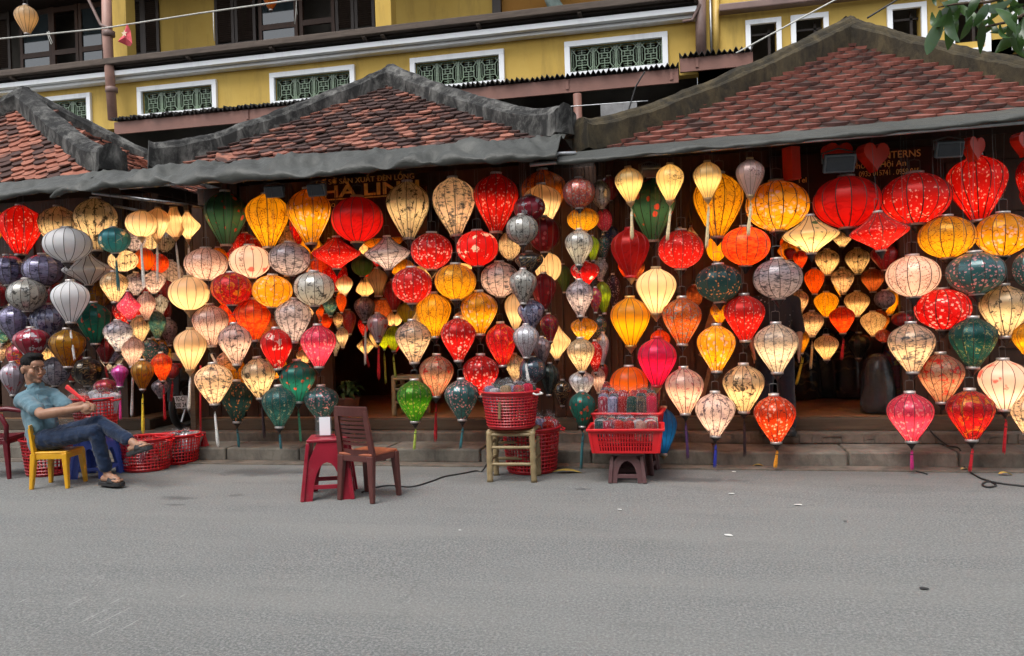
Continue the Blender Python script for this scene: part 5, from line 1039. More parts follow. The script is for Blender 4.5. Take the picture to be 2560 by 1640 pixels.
# ================================================================== FURNITURE
def frame_of(root): return root
def curved_board(w, h, th, bow, n=8, tilt=0.0, z0=0.0, y0=0.0, taper=1.0):
    """upright board, bowed backwards in the middle, leaning back by tilt"""
    m = MB()
    for k, zz in enumerate((0.0, h)):
        for s in (0, 1):
            for i in range(n+1):
                u = -1+2*i/n; ww = w*(taper if zz == 0 else 1.0); m.v.append((u*ww/2, y0-bow*(1-u*u)-tilt*(z0+zz)-(th if s else 0), z0+zz))
    a = n+1
    for i in range(n):
        m.f += [(i, i+1, 2*a+i+1, 2*a+i), (a+i+1, a+i, 3*a+i, 3*a+i+1), (i+1, i, a+i, a+i+1), (2*a+i, 2*a+i+1, 3*a+i+1, 3*a+i)]
    m.f += [(0, 2*a, 3*a, a), (n, a+n, 3*a+n, 2*a+n)]
    return m
def plastic_chair(loc, rz, mat, label, sw=.38, sd=.38, sz=.41, top=.80, splay=.03, slats=7, seatmat=None, arms=False, bw=.33):
    r = empty('plastic_chair', loc, rz); tag(r, label, 'chair')
    lw = .05
    m = MB(); m.box((0, 0, sz-.012), (sw, sd, .024)); m.build('seat', seatmat or mat, r, bevel=.012, seg=3, local=True)
    m = MB(); m.box((0, sd/2-.012, sz-.045), (sw-.02, .02, .05)); m.box((0, -sd/2+.012, sz-.045), (sw-.02, .02, .05))
    for sx in (-1, 1): m.box((sx*(sw/2-.012), 0, sz-.046), (.02, sd-.04, .05))
    m.build('apron', mat, r, bevel=.004, local=True)
    for sx in (-1, 1):
        for sy in (-1, 1):
            m = MB(); p0 = Vector((sx*(sw/2-.022), sy*(sd/2-.022), sz-.02)); p1 = Vector((sx*(sw/2-.022+splay), sy*(sd/2-.022+splay*1.1), 0))
            m.bar(p0, p1, .066, .05, Vector((0, 1, 0)), .040, .032); m.build('leg', mat, r, bevel=.008, local=True)
    tl = .16; yb = -sd/2+.035
    br = curved_board(bw*1.0, .085, .016, .03, tilt=tl, z0=top-.085, y0=yb+tl*sz).build('backrest', mat, r, bevel=.006, local=True)
    zz0 = sz+.02; zz1 = top-.085
    def bp(x, z): u = 2*x/bw; return Vector((x, yb+tl*sz-.03*(1-u*u)-tl*z-.008, z))
    for sx in (-1, 1):
        m = MB(); m.bar(bp(sx*(bw/2-.02), zz1+.05), bp(sx*(bw/2-.012), sz-.03)+Vector((sx*.01, 0, 0)), .042, .02, Vector((0, 1, 0)), .05, .026); m.build('stile', mat, br, bevel=.004, local=False) if False else adopt(link('stile', m.mesh('stile'), mat), br, True)
    h = (zz1-zz0-.04)/max(slats, 1)
    for i in range(slats):
        z_ = zz0+.045+h*i; m = curved_board(bw-.075, h*.62, .012, .026, tilt=tl, z0=z_, y0=yb+tl*sz+.002); adopt(link('slat', m.mesh('slat'), mat), br, True)
    m = curved_board(bw-.06, .05, .014, .026, tilt=tl, z0=sz-.02, y0=yb+tl*sz+.001); adopt(link('rail', m.mesh('rail'), mat), br, True)
    if arms:
        for sx in (-1, 1):
            m = MB(); x_ = sx*(sw/2+.03); m.tube([(x_, -sd/2-.02, sz+.24), (x_, 0, sz+.25), (x_, sd/2-.04, sz+.22), (x_, sd/2+.01, sz+.12), (x_-sx*.01, sd/2, sz-.02)], [.026, .028, .028, .024, .024], 8); m.build('armrest', mat, r, True, local=True)
    return r
p_ = (gr(845, 1253)+gr(944, 1255)+gr(1007, 1237)+gr(901, 1233))/4
plastic_chair((p_.x, p_.y, 0), math.radians(-18), M['brown_plastic'], 'empty brown plastic chair with slatted back turned to the street', .355, .34, .40, .79, .02, 7, M['orange_plastic'], bw=.345)
yc_ = gr(87, 1220)*.25+gr(167, 1221)*.25+gr(123, 1209)*.25+gr(215, 1207)*.25
YCH = Vector((yc_.x, yc_.y, 0))
plastic_chair(YCH, math.radians(-76), M['yellow_plastic'], 'low yellow plastic chair under the seated man', .33, .33, .35, .60, .022, 2, bw=.31)
p_ = gr(-18, 1200); plastic_chair((p_.x-.12, p_.y+.18, 0), math.radians(-70), M['darkred_plastic'], 'dark red plastic armchair beside the seated man', .42, .4, .42, .84, .03, 5, arms=True)
def stool(loc, rz, mat, label, wt=.28, wb=.36, h=.45, arch=.62, st=True, name='plastic_stool'):
    r = empty(name, loc, rz); tag(r, label, 'stool')
    MB().box((0, 0, h-.014), (wt+.03, wt+.03, .028)).build('seat', mat, r, bevel=.012, seg=3, local=True)
    for k in range(4):
        R = Matrix.Rotation(k*math.pi/2, 3, 'Z'); m = MB(); n = 10; pts_o = []; pts_i = []
        half = lambda z: (wt/2+(wb/2-wt/2)*(1-z/h))
        ah = h*arch; aw = lambda z: half(0)*.56
        for i in range(n+1):
            t = math.pi*i/n; ix = -math.cos(t); iz = math.sin(t)**.7 if math.sin(t) > 0 else 0
            zi = ah*iz; xi = ix*half(zi)*.60
            # matching outer point
            if i <= n*.3: zo = zi; xo = -half(zo)
            elif i >= n*.7: zo = zi; xo = half(zo)
            else: u = (i-n*.3)/(n*.4); zo = h-.02; xo = -half(zo)+2*half(zo)*u
            pts_i.append((xi, zi)); pts_o.append((xo, zo))
        V = []
        for (x_, z_) in pts_i+pts_o:
            for d in (0, .012): V.append(R @ Vector((x_, -(half(z_)-d), z_)))
        F = []; a = n+1
        for i in range(n):
            i0, i1, o0, o1 = 2*i, 2*(i+1), 2*(a+i), 2*(a+i+1)
            F += [(i0, i1, o1, o0), (i1+1, i0+1, o0+1, o1+1), (i1, i0, i0+1, i1+1), (o0, o1, o1+1, o0+1)]
        m.add(V, F); m.build('leg_panel', mat, r, local=True)
        # raised rib along each corner
        c0 = R @ Vector((-half(h-.03), -half(h-.03), h-.03)); c1 = R @ Vector((-half(0), -half(0), 0)); MB().bar(c0, c1, .03, .03, Vector((0, 1, 0)), .034, .034).build('leg', mat, r, bevel=.006, local=True)
    if st:
        for k in range(4):
            R = Matrix.Rotation(k*math.pi/2, 3, 'Z'); q = wt/2+(wb/2-wt/2)*(1-.22)-.012
            MB().bar(R @ Vector((-q, -q, h*.22)), R @ Vector((q, -q, h*.22)), .016, .035).build('stretcher', mat, r, bevel=.003, local=True)
    return r
p_ = gr(785, 1250); RS = Vector((p_.x+.06, p_.y+.18, 0)); stool(RS, math.radians(20), M['crimson_plastic'], 'tall crimson plastic stool with arched sides beside the brown chair', .30, .41, .505)
p_ = (gr(150, 1197)+gr(231, 1200)+gr(295, 1187))/3; BS = Vector((p_.x, p_.y+.1, 0)); stool(BS, math.radians(12), M['blue_plastic'], 'blue plastic stool behind the seated man', .26, .36, .42, .7)
p_ = (gr(1528, 1207)+gr(1607, 1207))/2; S1 = Vector((p_.x, p_.y+.13, 0)); stool(S1, math.radians(2), M['maroon_plastic'], 'low dusty maroon stool carrying the slotted red basket', .25, .30, .265, .72)
S2 = Vector((at(1595, 1100, 7.52).x, 7.52, 0)); stool(S2, math.radians(-8), M['maroon_plastic'], 'dusty maroon stool behind, under the second slotted basket', .25, .31, .36, .72)
def bamboo_stool(loc, rz, label, w=.38, d=.26, h=.455):
    r = empty('bamboo_stool', loc, rz); tag(r, label, 'stool', 'bamboo stools')
    def node_tube(a, b, rad, name, n=4):
        a, b = Vector(a), Vector(b); P, R = [], []
        for i in range(n*4+1):
            t = i/(n*4); P.append(a.lerp(b, t)+Vector((.002*math.sin(i*1.7), .002*math.cos(i*2.1), 0))); R.append(rad*(1.12 if i % 4 == 0 else 1.0))
        m = MB(); m.tube(P, R, 10); m.build(name, M['bamboo'], r, True, local=True)
    for sx in (-1, 1):
        for sy in (-1, 1): node_tube((sx*w/2, sy*d/2, 0), (sx*w/2*.97, sy*d/2*.97, h), .027, 'leg')
    for z_, rad in ((.16, .015), (.31, .014), (h-.03, .016)):
        for sy in (-1, 1): node_tube((-w/2, sy*d/2, z_), (w/2, sy*d/2, z_), rad, 'rung', 2)
        for sx in (-1, 1): node_tube((sx*w/2, -d/2, z_+.03), (sx*w/2, d/2, z_+.03), rad, 'rung', 2)
    for i in range(7): node_tube((-w/2, -d/2+d*(i+.5)/7, h-.008), (w/2, -d/2+d*(i+.5)/7, h-.008), .013, 'seat_slat', 2)
    return r
p_ = (gr(1215, 1205)+gr(1330, 1205))/2; BST = Vector((p_.x+.02, p_.y+.15, 0)); bamboo_stool(BST, math.radians(3), 'pale bamboo stool holding a round red basket on the street', .40, .30)
p_ = at(1030, 1050, 8.85); bamboo_stool((p_.x, 8.85, .38), 0, 'bamboo stool inside the stall below the lime lanterns', .32, .3, .46)
# ------------------------------------------------------------------ baskets
def round_basket(loc, rt, rb, h, mat, label, nv=40, nr=9, handle=None, sy=1.0):
    r = empty('round_basket', loc); tag(r, label, 'basket', 'round red plastic baskets')
    m = MB()
    for k in range(nv):
        a = 2*math.pi*k/nv; d = Vector((math.cos(a), math.sin(a)*sy, 0)); m.bar(d*(rb*.995)+Vector((0, 0, .02)), d*(rt*.985)+Vector((0, 0, h*.97)), .012, .004, d)
    for j in range(nr):
        z_ = .03+(h-.07)*j/(nr-1); rr = rb+(rt-rb)*z_/h; m.tube([(rr*math.cos(2*math.pi*k/nv), rr*sy*math.sin(2*math.pi*k/nv), z_) for k in range(nv)], .0052, 5, True)
    m.build('lattice', mat, r, local=True)
    m = MB(); m.lathe([(rb*.2, .004), (rb*.98, .004), (rb*1.0, .03), (rb*.985, .032), (rb*.96, .012), (rb*.2, .012)], nv, (0, 0, 0), 1, sy); m.build('base', mat, r, True, local=True)
    m = MB(); pr = [(rt*.985, -.03), (rt*1.0, -.028), (rt*1.015, -.006), (rt*1.06, -.004), (rt*1.065, .008), (rt*1.0, .012), (rt*.985, .006)]
    vs_ = []; n = len(pr)
    for k in range(nv):
        a = 2*math.pi*k/nv
        for q, z_ in pr: m.v.append((q*math.cos(a), q*sy*math.sin(a), h+z_))
    for k in range(nv):
        for j in range(n): m.f.append((k*n+j, ((k+1) % nv)*n+j, ((k+1) % nv)*n+(j+1) % n, k*n+(j+1) % n))
    m.build('rim', mat, r, True, local=True)
    for a in ((handle,) if handle is not None else (0, math.pi)):
        d = Vector((math.cos(a), math.sin(a)*sy, 0)); t = Vector((-math.sin(a), math.cos(a), 0)); c = d*(rt*1.06)+Vector((0, 0, h-.01))
        m = MB(); m.tube([c-t*.06, c-t*.055+d*.03+Vector((0, 0, -.012)), c+t*.055+d*.03+Vector((0, 0, -.012)), c+t*.06], .008, 6); m.build('handle', TM['w'] if handle is not None else mat, r, True, local=True)
    return r
B1 = Vector((at(1277, 1030, 7.1).x, 7.1, .475)); round_basket(B1, .262, .215, .33, M['red_plastic'], 'round red basket of wrapped lanterns on the bamboo stool', 46, 11, -.35)
m = MB(); q = at(1263, 1030, 6.82); m.box((B1.x-.045, B1.y-.255, B1.z+.18), (.022, .004, .15), Matrix.Rotation(.08, 3, 'Y') @ Matrix.Rotation(.16, 3, 'X')); tag(m.build('paper_tag', mat_simple('brown_card', (.25, .16, .08), .8)), 'brown card strip tied on the basket front', 'tag')
B2 = Vector((at(1328, 1100, 7.5).x, 7.5, .0)); round_basket(B2, .275, .235, .42, M['red_plastic'], 'big round red basket on the ground behind the bamboo stool', 44, 11)
def gp(x, y): return gr(x, y)
B3 = gp(348, 1178)+Vector((0, .12, 0)); round_basket(B3, .262, .225, .33, M['red_plastic2'], 'round red basket below the raised sandal', 42, 9)
B4 = gp(434, 1160)+Vector((0, .1, 0)); round_basket(B4, .23, .19, .31, M['red_plastic2'], 'round red basket of grey packs beside the red broom', 38, 8)
B5 = Vector((at(128, 1150, 7.05).x, 7.05, 0)); round_basket(B5, .275, .23, .37, M['red_plastic'], 'round red basket behind the yellow chair', 42, 10)
B6 = Vector((at(240, 1040, 6.95).x, 6.95, .43)); round_basket(B6, .21, .185, .36, M['red_plastic2'], 'round red basket standing on the blue stool behind the man', 38, 10)
def rect_basket(loc, rz, w, d, h, mat, label):
    r = empty('slotted_basket', loc, rz); tag(r, label, 'basket'); tp = .90
    def side(p0, p1, q0, q1, name):        # bottom edge p0-p1, top edge q0-q1, slotted panel
        m = MB(); p0, p1, q0, q1 = map(Vector, (p0, p1, q0, q1)); nrm = (p1-p0).cross(q0-p0).normalized()
        def quad(u0, u1, v0, v1):
            f = lambda u, v: (p0.lerp(p1, u)).lerp(q0.lerp(q1, u), v); c = [f(u0, v0), f(u1, v0), f(u1, v1), f(u0, v1)]
            V = [x_+nrm*.003 for x_ in c]+[x_-nrm*.003 for x_ in c]; m.add(V, [(0, 1, 2, 3), (7, 6, 5, 4), (0, 4, 5, 1), (1, 5, 6, 2), (2, 6, 7, 3), (3, 7, 4, 0)])
        L_ = (p1-p0).length; ns = max(5, int(L_*.8/.022)); mg = .10
        quad(0, mg, 0, 1); quad(1-mg, 1, 0, 1); quad(mg, 1-mg, 0, .10); quad(mg, 1-mg, .84, 1)
        rows = 4
        for j in range(1, rows): v = .10+.74*j/rows; quad(mg, 1-mg, v-.016, v+.016)
        for k in range(ns+1): u = mg+(1-2*mg)*k/ns; quad(max(mg, u-.0032/L_*1.6), min(1-mg, u+.0032/L_*1.6), .10, .84)
        m.build(name, mat, r, local=True)
    a, b = w/2*tp, d/2*tp; A, B = w/2, d/2
    side((-a, -b, 0), (a, -b, 0), (-A, -B, h), (A, -B, h), 'panel'); side((a, -b, 0), (a, b, 0), (A, -B, h), (A, B, h), 'panel')
    side((a, b, 0), (-a, b, 0), (A, B, h), (-A, B, h), 'panel'); side((-a, b, 0), (-a, -b, 0), (-A, B, h), (-A, -B, h), 'panel')
    MB().box((0, 0, .006), (2*a, 2*b, .012)).build('base', mat, r, local=True)
    for sx, sy in ((-1, -1), (1, -1), (1, 1), (-1, 1)): MB().bar((sx*a, sy*b, 0), (sx*A, sy*B, h), .026, .026, Vector((0, 1, 0))).build('corner_post', mat, r, bevel=.008, local=True)
    m = MB()
    for c, dd in (((0, -B-.012, h), (w+.05, .03, .022)), ((0, B+.012, h), (w+.05, .03, .022)), ((-A-.012, 0, h-.001), (.03, d, .021)), ((A+.012, 0, h-.001), (.03, d, .021))): m.box(c, dd)
    m.build('rim', mat, r, bevel=.006, local=True); return r
RB1 = Vector((at(1566, 1100, 7.13).x, 7.13, .27)); rect_basket(RB1, math.radians(2), .62, .42, .205, M['red_plastic2'], 'bright red slotted basket of wrapped lanterns on the low maroon stool')
RB2 = Vector((at(1572, 1050, 7.56).x, 7.56, .37)); rect_basket(RB2, math.radians(-4), .60, .38, .19, M['red_plastic2'], 'second red slotted basket of wrapped lanterns, set higher behind')
# ------------------------------------------------------------------ wrapped folded lanterns
def wrap_mat():
    t = NT('clear_plastic_wrap'); p = t.co('Object'); cr = t.noise(p, 30, 5, .7, 1.5)
    g = t.n('ShaderNodeBsdfGlossy'); g.inputs['Roughness'].default_value = .18; g.inputs['Color'].default_value = (.85, .87, .9, 1); bn = t.n('ShaderNodeBump'); bn.inputs['Strength'].default_value = .9; bn.inputs['Distance'].default_value = .02; t.l(cr, bn.inputs['Height']); t.l(bn.outputs[0], g.inputs['Normal'])
    tr = t.n('ShaderNodeBsdfTransparent'); mx = t.n('ShaderNodeMixShader'); t.l(t.math('ADD', t.math('MULTIPLY', t.ramp(cr, .5, .75), .32), .03), mx.inputs[0]); t.l(tr.outputs[0], mx.inputs[1]); t.l(g.outputs[0], mx.inputs[2]); return t.done(mx)
M['wrap'] = wrap_mat()
_m = MB(); n = 22; prof = [(.25, 0), (.92, .0), (1, .08), (1, .86), (.92, .95), (.5, 1.0), (.25, .97)]
for r_, z_ in prof:
    for k in range(n): a = 2*math.pi*k/n; q = r_*(1.0 if k % 2 else .86); _m.v.append((q*math.cos(a), q*math.sin(a), z_))
for i in range(len(prof)-1):
    for k in range(n): _m.f.append((i*n+k, i*n+(k+1) % n, (i+1)*n+(k+1) % n, (i+1)*n+k))
_m.f += [tuple(range(n-1, -1, -1)), tuple((len(prof)-1)*n+k for k in range(n))]
BUNM = _m.mesh('bundle')
def wrapmesh(seed):
    r = random.Random(seed); m = MB(); n = 16; prof = [(1.08, .02), (1.12, .4), (1.14, .8), (1.08, 1.0), (.75, 1.06), (.5, 1.1), (.6, 1.2), (.85, 1.26)]
    for i, (q, z_) in enumerate(prof):
        for k in range(n):
            a = 2*math.pi*k/n; j = (.16 if i > 3 else .04); m.v.append((q*(1+r.uniform(-j, j))*math.cos(a), q*(1+r.uniform(-j, j))*math.sin(a), z_+r.uniform(-.05, .05)*(i > 3)))
    for i in range(len(prof)-1):
        for k in range(n): m.f.append((i*n+k, i*n+(k+1) % n, (i+1)*n+(k+1) % n, (i+1)*n+k))
    return m.mesh('wrapper')
WRM = [wrapmesh(s) for s in range(4)]
rp = random.Random(21); PKF = ['hot_pink', 'red_leaf', 'red_blossom', 'bluewhite_floral', 'gray_floral', 'multi_crimson', 'red_crane', 'teal_crane', 'purple_land', 'crimson_star', 'cream_floral', 'black_gold', 'multi_red', 'navy_blossom', 'pink_leaf', 'teal_yellow', 'white_branch']
def pack(P, rad, h, tilt, label, group, fk=None, lean=0.0):
    fk = fk or rp.choice(PKF); label = label.replace('folded lantern', FB[fk][0]+' folded lantern'); group = group+' '+FB[fk][0]
    o = empty('wrapped_lantern', P, rp.uniform(0, 6)); o.rotation_euler = (rp.uniform(-tilt, tilt)+lean, rp.uniform(-tilt, tilt), rp.uniform(0, 6)); tag(o, label, 'wrapped lantern', group)
    link('bundle', BUNM, fab(fk), o, (0, 0, 0), None, (rad, rad, h), True); link('wrapper', rp.choice(WRM), M['wrap'], o, (0, 0, 0), None, (rad, rad, h), True)
def fill_round(B, R, z, rows, rad, h, tilt, label, fks=None):
    for rr, n in rows:
        for k in range(n): a = 2*math.pi*(k+.3)/n; pack(B+Vector((math.cos(a)*rr, math.sin(a)*rr, z+rp.uniform(-.015, .015))), rad*rp.uniform(.93, 1.05), h*rp.uniform(.95, 1.05), tilt, label, label.split(' in the ')[-1]+' packs', fks and rp.choice(fks))
fill_round(B1, .2, .17, ((.195, 11), (.09, 5), (0, 1)), .05, .215, .06, 'wrapped folded lantern in the basket on the bamboo stool')
fill_round(B2, .2, .22, ((.2, 9), (.09, 4)), .055, .27, .22, 'wrapped folded lantern in the big basket behind the bamboo stool')
fill_round(B3, .2, .10, ((.19, 9), (.08, 4)), .058, .18, .45, 'wrapped folded lantern in the basket below the raised sandal', ['red_blossom', 'crimson_star', 'gray_floral', 'black_gold', 'white_branch'])
fill_round(B4, .2, .12, ((.16, 8), (.06, 3)), .055, .2, .5, 'wrapped folded lantern in the basket beside the red broom', ['gray_floral', 'black_gold', 'white_branch', 'lilac_dark'])
fill_round(B5, .2, .20, ((.2, 9), (.09, 4)), .056, .26, .2, 'wrapped folded lantern in the basket behind the yellow chair', ['purple_land', 'bluewhite_floral', 'multi_crimson'])
fill_round(B6, .2, .19, ((.15, 7), (.05, 3)), .052, .22, .3, 'wrapped folded lantern in the basket on the blue stool', ['red_crane', 'red_blossom', 'white_branch', 'teal_crane', 'pink_leaf'])
for j, yo in enumerate((-.15, -.05, .05, .15)):
    for i in range(6): pack(RB1+Vector((-.23+.09*i+rp.uniform(-.012, .012), yo, .11)), .047, .165, .16, 'wrapped folded lantern in the basket on the low maroon stool', 'packs in the low slotted basket')
for j, yo in enumerate((-.13, -.04, .05, .14)):
    for i in range(6): pack(RB2+Vector((-.23+.09*i+rp.uniform(-.01, .01), yo, .11+.02*j)), .047, .235, .08, 'wrapped folded lantern in the higher slotted basket behind', 'packs in the higher slotted basket', ['crimson_star', 'bluewhite_floral', 'red_blossom', 'teal_yellow', 'black_gold', 'hot_pink'][i] if j == 0 else None)
def wrap2():
    t = NT('shiny_grey_plastic'); p = t.co('Object'); cr = t.noise(p, 9, 6, .7, 2.0); b = t.bsdf((.035, .036, .04), .16, 0, .8, cr, 1.0, .06, .6); tr = t.n('ShaderNodeBsdfTransparent'); mx = t.n('ShaderNodeMixShader'); mx.inputs[0].default_value = .62; t.l(tr.outputs[0], mx.inputs[1]); t.l(b.outputs[0], mx.inputs[2]); return t.done(mx)
M['wrap2'] = wrap2()
# big dark wrapped bundles on the shop floor at the right
def sack(px_, py_, Y, w, h, fk, label, seed):
    p = at(px_, py_, Y); m = MB(); r_ = random.Random(seed); n = 20; prof = [(.5, 0), (.95, .02), (1, .2), (.92, .45), (.8, .7), (.66, .88), (.4, .97), (.16, 1)]
    for q, z_ in prof:
        for k in range(n):
            a = 2*math.pi*k/n; d = 1+.13*mnoise.noise(Vector((math.cos(a)*2+seed, math.sin(a)*2, z_*4)))+.06*mnoise.noise(Vector((math.cos(a)*6, math.sin(a)*6+seed, z_*9))); m.v.append((q*w/2*d*math.cos(a), q*w/2*d*math.sin(a), z_*h))
    for i in range(len(prof)-1):
        for k in range(n): m.f.append((i*n+k, i*n+(k+1) % n, (i+1)*n+(k+1) % n, (i+1)*n+k))
    m.f += [tuple(range(n-1, -1, -1)), tuple((len(prof)-1)*n+k for k in range(n))]
    o = empty('wrapped_bundle', (p.x, Y, .38)); tag(o, label, 'bundle'); link('bundle', m.mesh('bundle', True), fab(fk), o, (0, 0, 0), None, None, True)
    w_ = link('wrapper', m.mesh('wrapper', True), M['wrap2'], o, (0, 0, 0), None, (1.06, 1.06, 1.03), True)
for i, (a_, b_, Y, w, h, fk, lb) in enumerate([(2196, 1010, 8.85, .34, .6, 'black_green', 'dark plastic-wrapped bundle standing at the front of the shop floor'), (2245, 1000, 9.05, .34, .8, 'multi_crimson', 'tall plum-coloured wrapped bundle behind the front bundle'), (2000, 985, 10.3, .5, .75, 'black_gold', 'dark wrapped bundle at the back of the shop floor'), (2060, 985, 10.5, .55, .85, 'black_green', 'blackish green wrapped bundle among the stock'), (2120, 985, 10.4, .5, .8, 'black_gold', 'black scroll-patterned bundle beside the tall plum bundle'), (1950, 985, 10.4, .45, .7, 'black_green', 'low dark bundle behind the standing person')]): sack(a_, b_, Y, w, h, fk, lb, i*3.3+1)
# ------------------------------------------------------------------ small things
# stand-up acrylic price holder on the crimson stool
r = empty('card_holder', (RS.x-.03, RS.y-.02, .505), math.radians(8)); tag(r, 'clear acrylic holder with blank white card on the crimson stool', 'card holder')
def clear():
    t = NT('clear_acrylic'); g = t.n('ShaderNodeBsdfGlossy'); g.inputs['Roughness'].default_value = .05; tr = t.n('ShaderNodeBsdfTransparent'); tr.inputs['Color'].default_value = (.9, .93, .95, 1); mx = t.n('ShaderNodeMixShader'); mx.inputs[0].default_value = .16; t.l(tr.outputs[0], mx.inputs[1]); t.l(g.outputs[0], mx.inputs[2]); return t.done(mx)
ac = clear()
MB().box((0, 0, .09), (.145, .004, .175)).build('pane', ac, r, local=True); MB().box((0, .02, .004), (.15, .07, .008)).build('foot', ac, r, local=True)
MB().box((.012, -.004, .09), (.095, .002, .155)).build('card', mat_simple('white_card', (.78, .8, .85), .6, .03), r, bevel=.001, local=True)
m = MB(); m.box((RS.x+.10, RS.y+.07, .56), (.1, .1, .11)); tag(m.build('black_box', M['black'], None, bevel=.008), 'small black box on the crimson stool behind the chair back', 'box')
# red broom
p_ = at(502, 1103, 7.95); r = empty('broom', (p_.x, 7.95, .145)); tag(r, 'red plastic broom leaning upright beside the grey packs', 'broom')
m = MB(); m.box((0, 0, .135), (.11, .05, .05)); m.build('head_block', M['red_plastic'], r, bevel=.01, local=True)
m = MB(); rb_ = random.Random(2)
for i in range(60): u = rb_.uniform(-1, 1); v = rb_.uniform(-1, 1); m.tube([(u*.05, v*.02, .12), (u*.085, v*.035, .0)], .004, 4)
m.build('bristles', M['red_plastic'], r, local=True); m = MB(); m.tube([(0, 0, .15), (-.01, .06, .9)], .011, 8); m.build('handle', M['red_plastic'], r, True, local=True)
# flood lamps
def flood(px_, py_, w, tilt, rz, label, Y=7.7):
    p = at(px_, py_, Y); s = w/scl(p); r = empty('flood_lamp', p, rz); tag(r, label, 'flood lamp', 'grey flood lamps under the eaves'); R = Matrix.Rotation(tilt, 3, 'X')
    MB().box((0, 0, 0), (s, .05, s*.62), R).build('housing', mat_flood, r, bevel=.01, local=True)
    m = MB(); m.box(R @ Vector((0, -.03, 0)), (s*.86, .012, s*.46), R); m.build('lens', mat_lens, r, local=True)
    m = MB()
    for k in range(8): m.box(R @ Vector((-s*.38+s*.76*k/7, .035, 0)), (.006, .03, s*.5), R)
    m.build('cooling_fins', mat_flood, r, local=True)
    m = MB(); m.tube([(-s*.54, 0, 0), (-s*.54, .01, s*.35), (0, .02, s*.5), (s*.54, .01, s*.35), (s*.54, 0, 0)], .008, 6); m.build('bracket', M['wire'], r, True, local=True)
mat_flood = mat_simple('grey_lamp_metal', (.13, .15, .17), .45, .15, 20, metal=.2); mat_lens = mat_simple('dark_lamp_lens', (.028, .034, .045), .18, .1, 20)
flood(686, 479, 48, .5, .1, 'flood lamp over the golden branch-pattern lantern below the sagging tarpaulin', 7.72); flood(792, 475, 50, .35, -.08, 'flood lamp beside the large gilt shop lettering', 7.7)
flood(1625, 428, 50, .9, .3, 'tilted flood lamp between two painted-scene lanterns', 7.66); flood(2098, 408, 76, .45, .12, 'wide flood lamp hanging in front of a red heart', 7.68); flood(2373, 373, 66, .4, .1, 'flood lamp hanging near the big red balloon lantern', 7.68)
# red paper hearts
def heart(px_, py_, w, rz, label, Y=7.85, box=False):
    p = at(px_, py_, Y); s = w/scl(p)/2; r = empty('paper_heart', p, rz); tag(r, label, 'paper heart', 'red paper hearts'); m = MB(); P = []
    if box: P = [(-.35, 1.1), (.35, 1.1), (.4, -.95), (-.3, -.95)]
    else:
        for i in range(26): t = math.pi-2*math.pi*i/26; P.append((math.sin(t)**3*1.0, (13*math.cos(t)-5*math.cos(2*t)-2*math.cos(3*t)-math.cos(4*t))/15.0+.08))
    n = len(P); d = s*.85
    m.add([(a*s, -d/2, b*s) for a, b in P]+[(a*s, d/2, b*s) for a, b in P], [tuple(range(n)), tuple(range(2*n-1, n-1, -1))]+[(k, k+n, (k+1) % n+n, (k+1) % n) for k in range(n)])
    m.build('body', mat_heart, r, local=True); m = MB(); m.tube([(0, 0, s*.6), (0, 0, 3.12-p.z)], .0016, 4); m.build('string', M['wire'], r, local=True)
mat_heart = fabric('red_paper', (.9, .055, .016), 'plain', trans=.35)
heart(2182, 392, 74, .45, 'orange-red heart box with a sharp point beside the gold lettering'); heart(2092, 390, 70, .3, 'red heart box behind the wide flood lamp', 7.95); heart(1978, 412, 78, .6, 'narrow red paper box hanging above the golden round lantern', 7.9, True); heart(2432, 372, 62, .7, 'red heart box hanging above the big red balloon lantern', 7.75); heart(2560, 360, 62, .5, 'red heart box beyond the big red balloon lantern', 7.85)
# sign boards with gilt lettering
gilt = mat_simple('gilt_lettering', (.8, .52, .16), .35, .25, 20, metal=.0); signwood = wood('dark_sign_lacquer', (.045, .012, .008), (.07, .02, .012), (1, 1, 9), .3)
SY = 8.6
a_, b_ = at(770, 520, SY), at(1065, 415, SY)
sg = MB().box(((a_.x+b_.x)/2, SY, (2.43+2.99)/2), (b_.x-a_.x, .04, .56)).build('sign_board', signwood, None, bevel=.008); tag(sg, 'dark lacquered sign with tall gilt capitals over a gilt line', 'sign')
q0, q1 = at(792, 458, SY), at(1036, 440, SY); text_mesh('CƠ SỞ SẢN XUẤT ĐÈN LỒNG', .085, gilt, sg, 'lettering', (q0.x, SY-.024, q0.z-.03), q1.x-q0.x)
q0, q1 = at(806, 494, SY), at(1046, 475, SY); text_mesh('HÀ LINH', .19, gilt, sg, 'lettering', (q0.x, SY-.024, q0.z-.01), q1.x-q0.x, bold=.004)
m = MB(); m.box(((q0.x+q1.x)/2, SY-.026, q0.z-.035), (q1.x-q0.x, .01, .014)); m.build('gilt_line', gilt, sg)
q0 = at(825, 512, SY); text_mesh('SO', .06, gilt, sg, 'lettering', (q0.x, SY-.024, q0.z-.03))
a_, b_ = at(1925, 460, SY), at(2350, 360, SY)
sg = MB().box(((a_.x+b_.x)/2, SY, 2.73), (b_.x-a_.x, .04, .62)).build('sign_board', signwood, None, bevel=.008); tag(sg, 'dark lacquered sign with address lettering behind the red hearts', 'sign')
for body, (xa, ya), (xb, yb), sz in (('LANTERNS', (2178, 400), (2298, 390), .10), ('phố cổ Hội An', (2128, 424), (2262, 412), .085), ('0935 015741 . 0959 015', (2146, 443), (2296, 432), .075), ('Tel', (1992, 458), (2015, 456), .075)):
    q0, q1 = at(xa, ya, SY), at(xb, yb, SY); text_mesh(body, sz, gilt, sg, 'lettering', (q0.x, SY-.024, q0.z), q1.x-q0.x)
